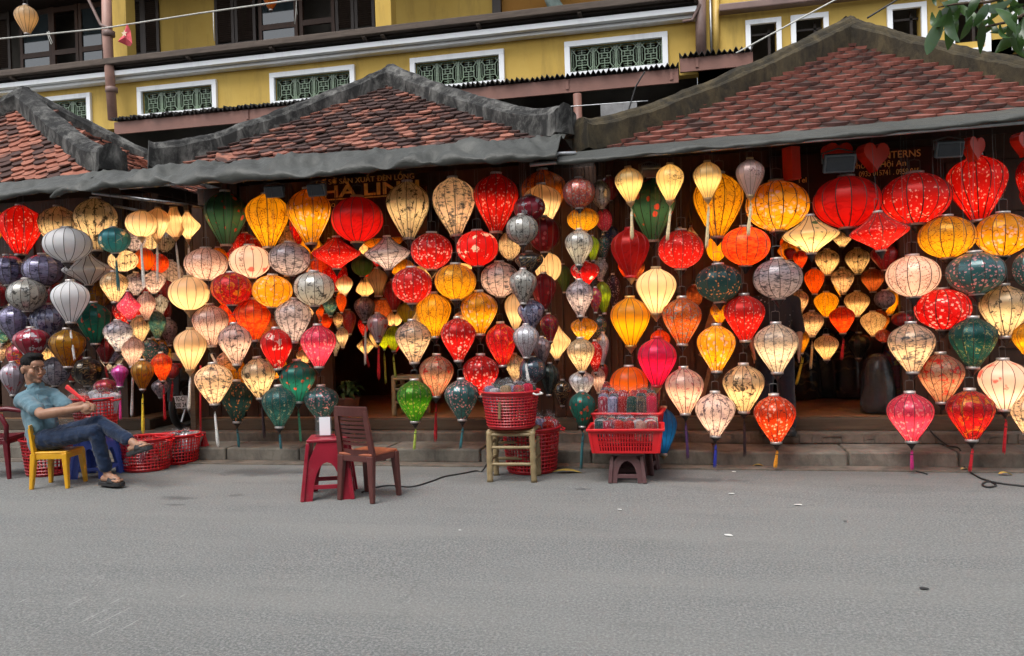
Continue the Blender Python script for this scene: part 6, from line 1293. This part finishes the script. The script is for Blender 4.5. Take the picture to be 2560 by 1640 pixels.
# ground litter, leaves and cables
def cable(pts, r, label, zs=None):
    P = []
    G = [gr(*q) if not isinstance(q, Vector) else q for q in pts]
    for i in range(len(G)-1):
        p0, p1, p2, p3 = G[max(i-1, 0)], G[i], G[i+1], G[min(i+2, len(G)-1)]
        for k in range(6):
            t = k/6; P.append(.5*((2*p1)+(-p0+p2)*t+(2*p0-5*p1+4*p2-p3)*t*t+(-p0+3*p1-3*p2+p3)*t**3)+Vector((0, 0, r)))
    P.append(G[-1]+Vector((0, 0, r))); m = MB(); m.tube(P, r, 6); tag(m.build('cable', M['black_cord'], None, True), label, 'cable')
cable([(905, 1233), (935, 1222), (975, 1216), (1030, 1219), (1080, 1205), (1110, 1194), (1155, 1186), (1190, 1179), (1205, 1180), Vector((-1.95, 7.55, .1)), Vector((-1.93, 7.7, .2)), Vector((-1.85, 7.9, .25))], .008, 'black cable running from the brown chair to the bamboo stool')
cable([Vector((at(2320, 1075, 8.3).x, 8.34, .36)), Vector((at(2330, 1100, 8.3).x, 8.3, .25)), Vector((at(2360, 1122, 8.2).x, 8.1, .16)), Vector((at(2395, 1140, 8.0).x, 7.95, .15)), (2412, 1172), (2430, 1185), (2452, 1198), (2476, 1206), (2490, 1216), (2470, 1220), (2456, 1214), (2470, 1206), (2510, 1212), (2600, 1222)], .008, 'black cable coiling across the gutter below the multicoloured lantern')
cable([(2280, 1172), (2290, 1180), (2305, 1183), (2318, 1187)], .006, 'short dark twig beside the pink tassel')
def leaf_mesh(l, w, curl, n=6):
    m = MB()
    for i in range(n+1):
        t = i/n; hw = w/2*math.sin(math.pi*min(1, t*.96+.03))**.8; z = curl*math.sin(math.pi*t)-curl*1.4*t*t
        m.v += [(t*l, -hw, z+hw*.25), (t*l, 0, z), (t*l, hw, z+hw*.25)]
    for i in range(n):
        for k in range(2): m.f.append((i*3+k, (i+1)*3+k, (i+1)*3+k+1, i*3+k+1))
    return m.mesh('leaf', True)
lfm = mat_simple('dry_yellow_leaf', (.5, .34, .07), .7, .3, 20); lfm2 = mat_simple('dry_tan_leaf', (.42, .3, .12), .7, .3, 20)
for (x, y), l, w, rz, lab, mt in (((1384, 1183), .27, .09, .12, 'large dry yellow leaf lying between the two basket stools', lfm), ((2496, 1189), .12, .055, .2, 'yellow leaf on the street near the coiled cable', lfm), ((1882, 1168), .12, .04, .1, 'pale green-yellow leaf touching the orange tassel', lfm), ((1795, 1166), .10, .03, 2.9, 'thin yellow leaf beneath the blue tassel', lfm2), ((2402, 1178), .08, .05, .5, 'curled brown leaf by the crimson tassel', lfm2)):
    g = gr(x, y); o = link('dry_leaf', leaf_mesh(l, w, .012), mt, None, (g.x, g.y, .016), (0, 0, rz)); s_ = o.modifiers.new('t', 'SOLIDIFY'); s_.thickness = .002; tag(o, lab, 'leaf')
pw = mat_simple('paper_scrap', (.7, .7, .68), .8, .1); pd = mat_simple('dark_scrap', (.03, .03, .032), .7, .3)
for i, ((x, y), w, mt, lab) in enumerate((((1828, 1236), .05, pw, 'scrap of white paper below the lilac butterfly lantern tassel'), ((1996, 1264), .07, pw, 'torn white paper scrap further out on the street'), ((1820, 1340), .06, pw, 'white paper scrap alone on the open asphalt'), ((1550, 1276), .04, pw, 'small white scrap in front of the maroon stool'), ((2310, 1474), .06, pd, 'flattened black scrap on the open asphalt'), ((2112, 1306), .03, pd, 'tiny dark stone on the street'), ((1150, 1328), .02, pw, 'tiny pale chip on the street'), ((1700, 1172), .04, pw, 'pale scrap in the gutter beside the blue lantern'), ((1835, 1181), .05, pw, 'pale scrap in the gutter near the thin yellow leaf'))):
    g = gr(x, y); m = MB(); r_ = random.Random(i); n = 7; P = [(math.cos(2*math.pi*k/n)*w*r_.uniform(.35, .6), math.sin(2*math.pi*k/n)*w*r_.uniform(.2, .35), r_.uniform(0, .004)) for k in range(n)]; m.add(P, [tuple(range(n))])
    o = m.build('scrap', mt, None, loc=(g.x, g.y, .007), rot=(0, 0, r_.uniform(-.5, .5))); s_ = o.modifiers.new('t', 'SOLIDIFY'); s_.thickness = .001; tag(o, lab.replace(' on the left of the street', ' far from the damp patch'), 'litter')
# potted plant and fruit seen inside the middle stall
p_ = at(872, 1010, 8.8); r = empty('potted_plant', (p_.x, 8.8, .38)); tag(r, 'dark green leafy plant in a pot inside the stall', 'plant')
MB().lathe([(.07, 0), (.1, .02), (.13, .2), (.14, .21), (.12, .22), (.1, .2)], 16).build('pot', M['fascia'], r, True, local=True)
m = MB(); r_ = random.Random(4); lm = leaf_mesh(.14, .05, .03)
gl = mat_simple('dark_leaf', (.035, .09, .025), .5, .4, 15)
for i in range(46):
    o = link('leaf', lm, gl, r, (r_.uniform(-.06, .06), r_.uniform(-.06, .06), .22+r_.uniform(0, .16)), (r_.uniform(-.6, .6), r_.uniform(-.9, .3), r_.uniform(0, 6.28)), None, True)
# tree branch reaching in at the upper right
tr = empty('mango_tree', (4.4, 5.2, 0)); tag(tr, 'tree with long glossy green leaves hanging before the mossy roof', 'tree')
bark = concrete('bark', (.07, .05, .035), (.12, .09, .065), (.03, .02, .015), 6)
lb = [Vector((4.5, 5.3, 2.6)), at(2700, -60, 5.6), at(2600, 20, 5.7), at(2520, 55, 5.75), at(2450, 70, 5.8)]
m = MB(); m.tube([(4.4, 5.2, 0), (4.42, 5.22, 1.4), (4.5, 5.3, 2.6), (4.6, 5.4, 3.6), (4.5, 5.3, 4.6)], [.15, .12, .1, .075, .05], 10); m.build('trunk', bark, tr, True)
m = MB(); m.tube([lb[0], lb[1], lb[2], lb[3], lb[4]], [.05, .03, .016, .010, .006], 7); m.tube([lb[1], at(2560, -20, 5.6), at(2470, 5, 5.65), at(2390, 10, 5.7), at(2345, 18, 5.7)], [.02, .014, .01, .007, .004], 6); m.build('limb', bark, tr, True)
def leafmat():
    t = NT('mango_leaf'); c = t.mix(t.rnd(), (.014, .042, .012), (.04, .095, .02)); b = t.bsdf(c, .32, 0, .5, t.noise(t.pos(), 40, 3), .2, .003); tl = t.n('ShaderNodeBsdfTranslucent'); t.l(t.mix(.3, c, (.25, .35, .03)), tl.inputs['Color']); mx = t.n('ShaderNodeMixShader'); mx.inputs[0].default_value = .18; t.l(b.outputs[0], mx.inputs[1]); t.l(tl.outputs[0], mx.inputs[2]); return t.done(mx)
lmat = leafmat(); LM = [leaf_mesh(.26, .075, .03, 8), leaf_mesh(.22, .085, -.03, 8), leaf_mesh(.19, .06, .04, 8)]; rl = random.Random(9)
spec = [((2350, 25), (2335, 110)), ((2375, 20), (2390, 130)), ((2400, 18), (2356, 90)), ((2415, 25), (2430, 80)), ((2430, 40), (2405, 100)), ((2470, 10), (2440, 60)), ((2470, 40), (2500, 95)), ((2510, 15), (2470, 50)), ((2500, 60), (2530, 112)), ((2540, 30), (2520, 95)), ((2560, 45), (2590, 115)), ((2340, 15), (2330, -15)), ((2440, 0), (2500, -20)), ((2530, 0), (2460, 25)), ((2560, 10), (2490, 40)), ((2545, 60), (2470, 88)), ((2580, 30), (2540, 80)), ((2420, 5), (2350, 40)), ((2480, 70), (2435, 95)), ((2560, 70), (2548, 130)), ((2390, 5), (2440, 45)), ((2590, 10), (2610, 90)), ((2520, -10), (2560, 40)), ((2385, 30), (2372, 118)), ((2365, 35), (2318, 128)), ((2455, 55), (2452, 118)), ((2575, 60), (2500, 118)), ((2490, 20), (2545, 70)), ((2405, -10), (2330, 20)), ((2450, -20), (2420, 40)), ((2500, -20), (2520, 45)), ((2570, -20), (2580, 50)), ((2530, 85), (2560, 140)), ((2480, 45), (2420, 75)), ((2330, 30), (2350, 85))]
for i, (a, b) in enumerate(spec):
    Y = 5.7+rl.uniform(-.15, .15); A, B = at(*a, Y), at(*b, Y+rl.uniform(-.12, .12)); d = (B-A); L_ = d.length; d.normalize(); sd = d.cross(Vector((rl.uniform(-.5, .5), -1, rl.uniform(-.3, .3)))).normalized(); nn = sd.cross(d).normalized()*-1
    me = rl.choice(LM); o = bpy.data.objects.new('leaf', me); col.objects.link(o)
    if not me.materials: me.materials.append(lmat)
    R = Matrix((d, sd, nn)).transposed().to_4x4(); k = L_/.24; o.matrix_basis = Matrix.Translation(A) @ R @ Matrix.Diagonal((k*1.1, k*.95, k, 1)); adopt(o, tr)
# motorbike standing in the gap between the stalls
bx_ = at(452, 1000, 8.45).x; bk = empty('motorbike', (bx_-.03, 8.5, .0)); tag(bk, 'dark motorbike with a white number plate behind the hanging lanterns', 'motorbike')
def wheel(y, name='wheel'):
    m = MB(); R_ = .27; n = 24; m.tube([(0, y+R_*math.cos(2*math.pi*k/n), .56+R_*math.sin(2*math.pi*k/n)-.03) for k in range(n)], .045, 8, True); w_ = m.build(name, M['black'], bk, True, local=True)
    m = MB(); m.tube([(-.05, y, .53), (.05, y, .53)], .05, 10)
    for k in range(6): a = math.pi*k/3; m.bar((0, y, .53), (0, y+.25*math.cos(a), .53+.25*math.sin(a)), .02, .02)
    adopt(link('rim', m.mesh('rim'), M['steel']), w_, True)
wheel(.1); wheel(1.3)
m = MB(); m.box((0, .45, .95), (.2, .8, .26), None, .8); m.build('body', M['black'], bk, bevel=.05, seg=3, local=True)
m = MB(); m.box((0, .35, 1.12), (.22, .68, .09)); m.build('seat', M['black_cord'], bk, bevel=.04, seg=3, local=True)
m = MB(); m.bar((0, 1.25, .55), (0, 1.0, 1.25), .1, .1); m.build('fork', M['black'], bk, bevel=.02, local=True)
m = MB(); m.tube([(-.3, .92, 1.28), (-.1, 1.0, 1.3), (.1, 1.0, 1.3), (.3, .92, 1.28)], .014, 8); m.build('handlebar', M['black'], bk, True, local=True)
m = MB(); m.bar((0, -.12, 1.0), (0, -.14, .6), .16, .03, Vector((0, 1, 0))); m.build('mudguard', M['black'], bk, bevel=.01, local=True)
m = MB(); m.box((0, -.1, 1.03), (.18, .05, .06)); m.build('tail_lamp', mat_simple('red_tail_lens', (.4, .02, .02), .2), bk, bevel=.015, local=True)
m = MB(); m.box((0, -.05, 1.13), (.2, .04, .1)); m.build('carrier', M['steel'], bk, bevel=.01, local=True)
pp = at(452, 1005, 8.33); pl = MB().box((0, 0, 0), (.185, .006, .145), Matrix.Rotation(-.05, 3, 'Y')).build('number_plate', mat_simple('white_plate', (.62, .63, .65), .5, .1), bk, bevel=.002, loc=pp)
for body, dz, sz, w_ in (('92-C1', .008, .075, .125), ('200 24', -.064, .075, .15)): text_mesh(body, sz, M['black'], pl, 'number', (pp.x-w_/2, pp.y-.004, pp.z+dz), w_, .001, 0, 'LEFT', -.05, .001)
# ================================================================== PEOPLE
def cloth(name, c, sc=1.0, dk=.7, bs=.5):
    t = NT(name); p = t.pos(); f = t.noise(t.stretch(p, 1, 1, 1.6), 9*sc, 6, .6, 1.2); w = t.noise(p, 180, 2)
    cc = t.mix(t.ramp(f, .35, .7), tuple(x*dk for x in c), c); cc = t.mix(t.math('MULTIPLY', t.ramp(t.noise(p, 3, 4), .45, .65), .3), cc, tuple(min(1, x*1.35) for x in c))
    return t.done(t.bsdf(cc, .85, 0, .2, t.math('ADD', f, t.math('MULTIPLY', w, .15)), bs, .02, 0, .2))
def skin_mat(name, c):
    t = NT(name); p = t.pos(); cc = t.mix(t.ramp(t.noise(p, 26, 5), .35, .7), c, (c[0]*.82, c[1]*.74, c[2]*.7)); b = t.bsdf(cc, .5, 0, .4, t.noise(p, 240, 3), .12, .002)
    b.inputs['Subsurface Weight'].default_value = .12; b.inputs['Subsurface Radius'].default_value = (.01, .004, .002); b.inputs['Subsurface Scale'].default_value = .5; return t.done(b)
SK = skin_mat('skin', (.36, .2, .13)); HAIR = mat_simple('black_hair', (.007, .006, .006), .75, .3, 90, spec=.2, bump=.6, bd=.006)
shirt_m = cloth('blue_shirt_cloth', (.115, .21, .26)); jean_m = cloth('denim', (.012, .028, .07), 1.4, .55); rub = mat_simple('black_rubber_sole', (.016, .016, .018), .6, .3, 30); lip = mat_simple('lip_skin', (.3, .11, .085), .5, .1, 40)
eyew = mat_simple('eye_white', (.3, .26, .23), .3, .05, 40)
def P_(x, y, Y): return at(x, y, Y)
hipR, kneeR, ankR = P_(118, 1100, 6.42), P_(238, 1078, 6.40), P_(268, 1183, 6.45)
hipL, kneeL, ankL = P_(128, 1096, 6.60), P_(247, 1056, 6.50), P_(333, 1106, 6.40)
pelv = P_(113, 1098, 6.52); waist = P_(103, 1062, 6.54); chest = P_(93, 1015, 6.55); neckb = P_(87, 966, 6.55); headc = P_(82, 923, 6.53)
shR, shL = P_(56, 996, 6.45), P_(134, 987, 6.66)
elR, elL = P_(106, 1036, 6.28), P_(172, 1024, 6.60)
wrR, wrL = P_(198, 1021, 6.34), P_(214, 1010, 6.44)
man = empty('person', (pelv.x, pelv.y, 0)); tag(man, 'man in blue shirt and jeans seated cross-legged on the low yellow chair', 'person')
hf = Vector((.93, -.24, -.05)).normalized(); hl = Vector((0, 0, 1)).cross(hf).normalized(); hu = hf.cross(hl).normalized(); HM = Matrix((hf, hl, hu)).transposed()
def H(a, b, c): return headc+HM @ (Vector((a, b, c))*1.13)
b = MB()
b.ell(H(-.012, 0, .03), (.104, .087, .100), HM); b.ell(H(.03, 0, -.045), (.068, .07, .068), HM); b.ell(H(.055, 0, -.085), (.04, .042, .034), HM); b.ell(H(.082, 0, -.1), (.018, .024, .018), HM)
b.ell(H(.06, 0, .045), (.042, .064, .05), HM)
b.capsule(H(.092, 0, .012), H(.114, 0, -.03), .009, .0135); b.ell(H(.104, .014, -.034), (.011, .009, .008), HM); b.ell(H(.104, -.014, -.034), (.011, .009, .008), HM)
for s in (-1, 1):
    b.ell(H(.086, s*.03, .026), (.012, .026, .009), HM); b.ell(H(.056, s*.047, -.024), (.034, .028, .036), HM); b.ell(H(-.008, s*.083, -.008), (.02, .009, .033), HM); b.ell(H(-.014, s*.089, .004), (.016, .006, .022), HM)
b.ell(H(.092, 0, -.058), (.014, .026, .007), HM); b.ell(H(.09, 0, -.069), (.014, .023, .008), HM)
b.capsule(neckb, H(-.015, 0, -.05), .068, .064); b.capsule(pelv, chest, .11, .12); b.capsule(chest, neckb, .11, .07)
for sh, el, wr in ((shR, elR, wrR), (shL, elL, wrL)): b.capsule(neckb-Vector((0, 0, .05)), sh, .06, .055); b.capsule(sh, el, .055, .046); b.capsule(el, el.lerp(wr, .3), .046, .049); b.capsule(el.lerp(wr, .3), wr, .049, .031)
for hp, kn, an in ((hipR, kneeR, ankR), (hipL, kneeL, ankL)): b.capsule(hp, kn, .07, .05); b.capsule(kn, an, .048, .034)
# feet
def foot(an, toe, heel_back=.05, side=Vector((0, 1, 0))):
    d = (toe-an); d.normalize(); dn = Vector((0, 0, -1)); sd = d.cross(dn).normalized(); up = sd.cross(d).normalized()
    if up.z < 0: up = -up
    b.capsule(an, an+d*.03-up*.035, .036, .035); b.capsule(an-d*.04-up*.05, an+d*.09-up*.045, .034, .038); b.capsule(an+d*.03-up*.03, an+d*.13-up*.055, .034, .030)
    for i in range(5): o_ = sd*(-.034+.017*i); b.capsule(an+d*.11-up*.058+o_, an+d*(.178-.009*abs(i-1))-up*.064+o_*1.1, .013, .0115 if i else .013)
    return d, sd, up
toeR = ankR+Vector((.19, -.04, 0)); toeL = P_(404, 1082, 6.33)
fR = foot(ankR, toeR); fL = foot(ankL, toeL)
# clasped hands resting on the knee: palm, knuckles, five unequal bent fingers each
def hand(wr, fwd, pn, th, curl=1.0):
    fwd = fwd.normalized(); sd = fwd.cross(pn).normalized(); pn = sd.cross(fwd).normalized()
    b.capsule(wr, wr+fwd*.03, .029, .031); b.ell(wr+fwd*.055, (.05, .046, .022), Matrix((fwd, sd, pn)).transposed())
    for i, ln in enumerate((.040, .046, .043, .034)):
        o_ = sd*(.027-.018*i); k0 = wr+fwd*.085+o_; k1 = k0+(fwd*.75+pn*.55*curl).normalized()*ln; k2 = k1+(fwd*.15+pn*1.0*curl).normalized()*ln*.75; k3 = k2+(-fwd*.5+pn*.7*curl).normalized()*ln*.55
        b.capsule(k0-fwd*.02, k1, .0118, .0108, 8, 3); b.capsule(k1, k2, .0108, .0098, 8, 3); b.capsule(k2, k3, .009, .008, 8, 3)
    t0 = wr+fwd*.03+sd*.03*th; t1 = t0+(fwd*.8+sd*.6*th+pn*.3).normalized()*.042; t2 = t1+(fwd*1.0-sd*.2*th+pn*.4).normalized()*.032
    b.capsule(t0, t1, .014, .0115, 8, 3); b.capsule(t1, t2, .0115, .0095, 8, 3)
hand(wrR, Vector((1, .22, .10)), Vector((.0, 1, -.35)), -1); hand(wrL, Vector((.95, -.42, -.05)), Vector((-.1, -.5, -.85)), 1, .9)
body = remesh(b, 'body', .0052, 3, SK, man)
# hair: short on top, faded sides
b = MB(); b.ell(H(-.016, 0, .062), (.112, .093, .094), HM); b.ell(H(-.055, 0, .01), (.074, .087, .085), HM); b.ell(H(.04, 0, .112), (.066, .07, .036), HM)
hr = remesh(b, 'hair', .006, 2, HAIR, man, lambda c: .004*mnoise.noise(c*60)+.003*mnoise.noise(c*140)-.001)
for s in (-1, 1):
    MB().ell(H(.098, s*.031, .008), (.005, .012, .0036), HM, 10, 6).build('eye', eyew, man, True); MB().ell(H(.1015, s*.031-.002, .008), (.004, .0055, .0036), HM, 8, 6).build('iris', M['black'], man, True)
    m = MB(); m.tube([H(.102, s*.013, .027), H(.103, s*.03, .033), H(.092, s*.05, .027)], [.0028, .0034, .002], 6); m.build('eyebrow', HAIR, man, True)
m = MB(); m.tube([H(.098, -.024, -.064), H(.107, -.008, -.0625), H(.107, .008, -.0625), H(.098, .024, -.064)], [.002, .0042, .0042, .002], 6); m.build('lips', lip, man, True)
# shirt
b = MB(); fwdT = (shL-shR).cross(Vector((0, 0, 1))).normalized(); fwdT = fwdT if fwdT.x > 0 else -fwdT
b.capsule(pelv+Vector((0, 0, -.01)), waist, .150, .146); b.capsule(waist, chest, .146, .142); b.capsule(waist+fwdT*.075-Vector((0, 0, .02)), chest+fwdT*.035, .125, .115); b.capsule(chest, neckb-Vector((0, 0, .05)), .13, .075)
mid = (shR+shL)/2
for sh, el in ((shR, elR), (shL, elL)):
    b.capsule(mid+Vector((0, 0, .03)), sh, .085, .068); b.capsule(chest, sh-Vector((0, 0, .03)), .11, .07); e2 = sh.lerp(el, .70); b.capsule(sh, e2, .066, .066); dd = (el-sh).normalized(); b.capsule(e2, e2+dd*.012, .07, .07, 14, 2)
b.capsule(mid-Vector((0, 0, .02)), neckb-Vector((0, 0, .004)), .088, .074)
def folds(c): return .007*mnoise.noise(Vector((c.x*9+c.z*6, c.y*9, c.z*12)))+.006*(1-2.4*abs(mnoise.noise(Vector((c.x*7-c.z*9, c.y*8, c.z*5)))))
shirt = remesh(b, 'shirt', .0075, 5, shirt_m, man, folds)
# collar wings, button placket, pocket
up = Vector((0, 0, 1))
for s in (-1, 1):
    sdv = (shL-shR).normalized()*s; base = neckb+fwdT*.075+up*.012
    m = MB(); A = base+sdv*.012; Bp = base+sdv*.062-fwdT*.055+up*.028; Cc = base+sdv*.075-up*.03-fwdT*.02; D = base+sdv*.028-up*.07+fwdT*.028
    m.add([A, Bp, Cc, D], [(0, 1, 2, 3)]); o = m.build('collar', shirt_m, man); s_ = o.modifiers.new('t', 'SOLIDIFY'); s_.thickness = .006
b0 = MB(); b0.tube([neckb+(shL-shR).normalized()*.068*math.cos(a)-fwdT*.068*math.sin(a)*.95+up*(.014+.016*math.sin(a)) for a in [math.pi*(-.12)+math.pi*1.24*i/12 for i in range(13)]], .016, 6); b0.build('collar_band', shirt_m, man, True)
m = MB(); m.tube([neckb+fwdT*.10-up*.07, chest+fwdT*.158+up*.02, (chest+waist)/2+fwdT*.205, waist+fwdT*.215-up*.01, pelv+fwdT*.20+up*.03], .006, 5); m.build('button_placket', cloth('placket_cloth', (.085, .16, .2)), man, True)
# jeans
b = MB(); b.capsule(pelv, (hipR+hipL)/2, .125, .12)
for hp, kn, an, f in ((hipR, kneeR, ankR, .80), (hipL, kneeL, ankL, .80)):
    b.capsule(pelv, hp, .12, .105); b.capsule(hp, kn, .100, .068); cf = kn.lerp(an, f); b.capsule(kn, kn.lerp(an, .4), .066, .064); b.capsule(kn.lerp(an, .4), cf, .064, .056); dd = (an-kn).normalized(); b.capsule(cf, cf+dd*.02, .058, .058, 14, 2)
def jf(c): return .005*(1-2.4*abs(mnoise.noise(Vector((c.x*10+c.z*8, c.y*9, c.z*13)))))+.004*mnoise.noise(c*22)
jeans = remesh(b, 'jeans', .0075, 4, jean_m, man, jf)
# slide sandals
for (an, (d, sd, u)) in ((ankR, fR), (ankL, fL)):
    Mx = Matrix((d, sd, u)).transposed(); m = MB(); pts = [(-.085, .03), (-.07, .042), (0, .043), (.09, .052), (.16, .05), (.195, .03), (.2, 0), (.19, -.035), (.15, -.052), (.08, -.05), (0, -.043), (-.07, -.042), (-.085, -.03), (-.092, 0)]; n = len(pts)
    m.add([an+Mx @ Vector((x_, y_, -.074)) for x_, y_ in pts]+[an+Mx @ Vector((x_*1.01, y_*1.04, -.112)) for x_, y_ in pts], [tuple(range(n-1, -1, -1)), tuple(range(n, 2*n))]+[(k, (k+1) % n, (k+1) % n+n, k+n) for k in range(n)])
    so = m.build('sandal', rub, man, bevel=.006); m = MB(); ns = 10; rows = []
    for x_ in (.045, .075, .105, .135):
        for k in range(ns+1): a = math.pi*k/ns; m.v.append(tuple(an+Mx @ Vector((x_+.008*math.sin(a), .052*math.cos(a), -.085+.072*math.sin(a)*(1-(x_-.045)*3.2)))))
    for j in range(3):
        for k in range(ns): m.f.append((j*(ns+1)+k, j*(ns+1)+k+1, (j+1)*(ns+1)+k+1, (j+1)*(ns+1)+k))
    o = m.build('strap', rub, so, True); s_ = o.modifiers.new('t', 'SOLIDIFY'); s_.thickness = .007
# the red folded thing in his hands
m = MB(); h0, h1 = P_(213, 1004, 6.36), P_(166, 966, 6.40); m.bar(h0, h1, .022, .015, Vector((0, 1, 0)), .042, .026); tag(m.build('folded_fan', M['red_plastic2'], None, bevel=.006), 'red folded hand fan held upright by the seated man', 'fan')
m = MB(); g0, g1 = P_(238, 1001, 6.3), P_(266, 999, 6.3); m.bar(g0, g1, .075, .012, Vector((0, 0, 1))); tag(m.build('phone', M['black'], None, bevel=.004), 'dark phone held by the seated man', 'phone')

# person standing behind the lanterns on the kerb
fx = at(1942, 1100, 8.32).x; z0 = .245; st = empty('person', (fx, 8.3, z0)); tag(st, 'person in dark clothes standing behind the hanging lanterns of the right opening', 'person')
q = lambda x, y, z: Vector((fx+x, 8.3+y, z0+z))
b = MB(); b.ell(q(0, 0, 1.55), (.078, .095, .115)); b.ell(q(0, -.05, 1.49), (.05, .05, .06)); b.capsule(q(0, -.09, 1.55), q(0, -.105, 1.52), .01, .014); b.capsule(q(0, .01, 1.34), q(0, 0, 1.46), .055, .055); b.capsule(q(0, 0, .95), q(0, 0, 1.25), .12, .14)
for s in (-1, 1):
    b.capsule(q(s*.05, 0, 1.33), q(s*.185, 0, 1.31), .05, .05); b.capsule(q(s*.19, 0, 1.31), q(s*.24, .02, 1.03), .045, .038); b.capsule(q(s*.24, .02, 1.03), q(s*.215, -.12, .85), .037, .026)
    b.ell(q(s*.212, -.135, .80), (.018, .03, .045))
    for i in range(4): b.capsule(q(s*.212, -.16+.017*i, .775), q(s*.208, -.17+.018*i, .71), .009, .008, 8, 3)
    b.capsule(q(s*.208, -.165, .80), q(s*.195, -.185, .745), .012, .009, 8, 3)
    b.capsule(q(s*.09, 0, .92), q(s*.10, 0, .5), .075, .05); b.capsule(q(s*.10, 0, .5), q(s*.11, .01, .06), .05, .035); b.capsule(q(s*.11, .03, .035), q(s*.125, -.13, .03), .035, .032)
remesh(b, 'body', .009, 3, SK, st)
bs = MB(); bs.capsule(q(0, 0, .88), q(0, 0, 1.22), .155, .165); bs.capsule(q(-.07, 0, 1.28), q(.07, 0, 1.28), .11, .11)
for s in (-1, 1): bs.capsule(q(s*.08, 0, 1.31), q(s*.185, 0, 1.30), .08, .07); bs.capsule(q(s*.19, 0, 1.30), q(s*.235, .015, 1.02), .066, .058)
def sleeve_mat():
    t = NT('black_print_cloth'); p = t.pos(); d = t.math('MULTIPLY', t.ramp(t.vor(p, 26), .3, .22), t.ramp(t.noise(p, 5, 2), .52, .58)); return t.done(t.bsdf(t.mix(d, (.012, .013, .018), (.3, .3, .33)), .85))
remesh(bs, 'shirt', .012, 4, sleeve_mat(), st, lambda c: .006*mnoise.noise(c*12))
bt = MB()
for s in (-1, 1): bt.capsule(q(s*.07, 0, .92), q(s*.10, 0, .5), .115, .085); bt.capsule(q(s*.10, 0, .5), q(s*.11, 0, .09), .083, .075)
remesh(bt, 'trousers', .012, 4, cloth('dark_navy_cloth', (.012, .017, .032)), st, lambda c: .006*mnoise.noise(c*12))
for s in (-1, 1):
    bf = MB(); bf.capsule(q(s*.11, .05, .035), q(s*.125, -.14, .032), .05, .045); bf.box(q(s*.118, -.045, .008), (.085, .27, .018)); remesh(bf, 'shoe', .008, 2, rub, st)
bh = MB(); bh.ell(q(0, .015, 1.585), (.088, .1, .105)); bh.ell(q(0, .05, 1.53), (.085, .07, .11)); remesh(bh, 'hair', .009, 2, HAIR, st)
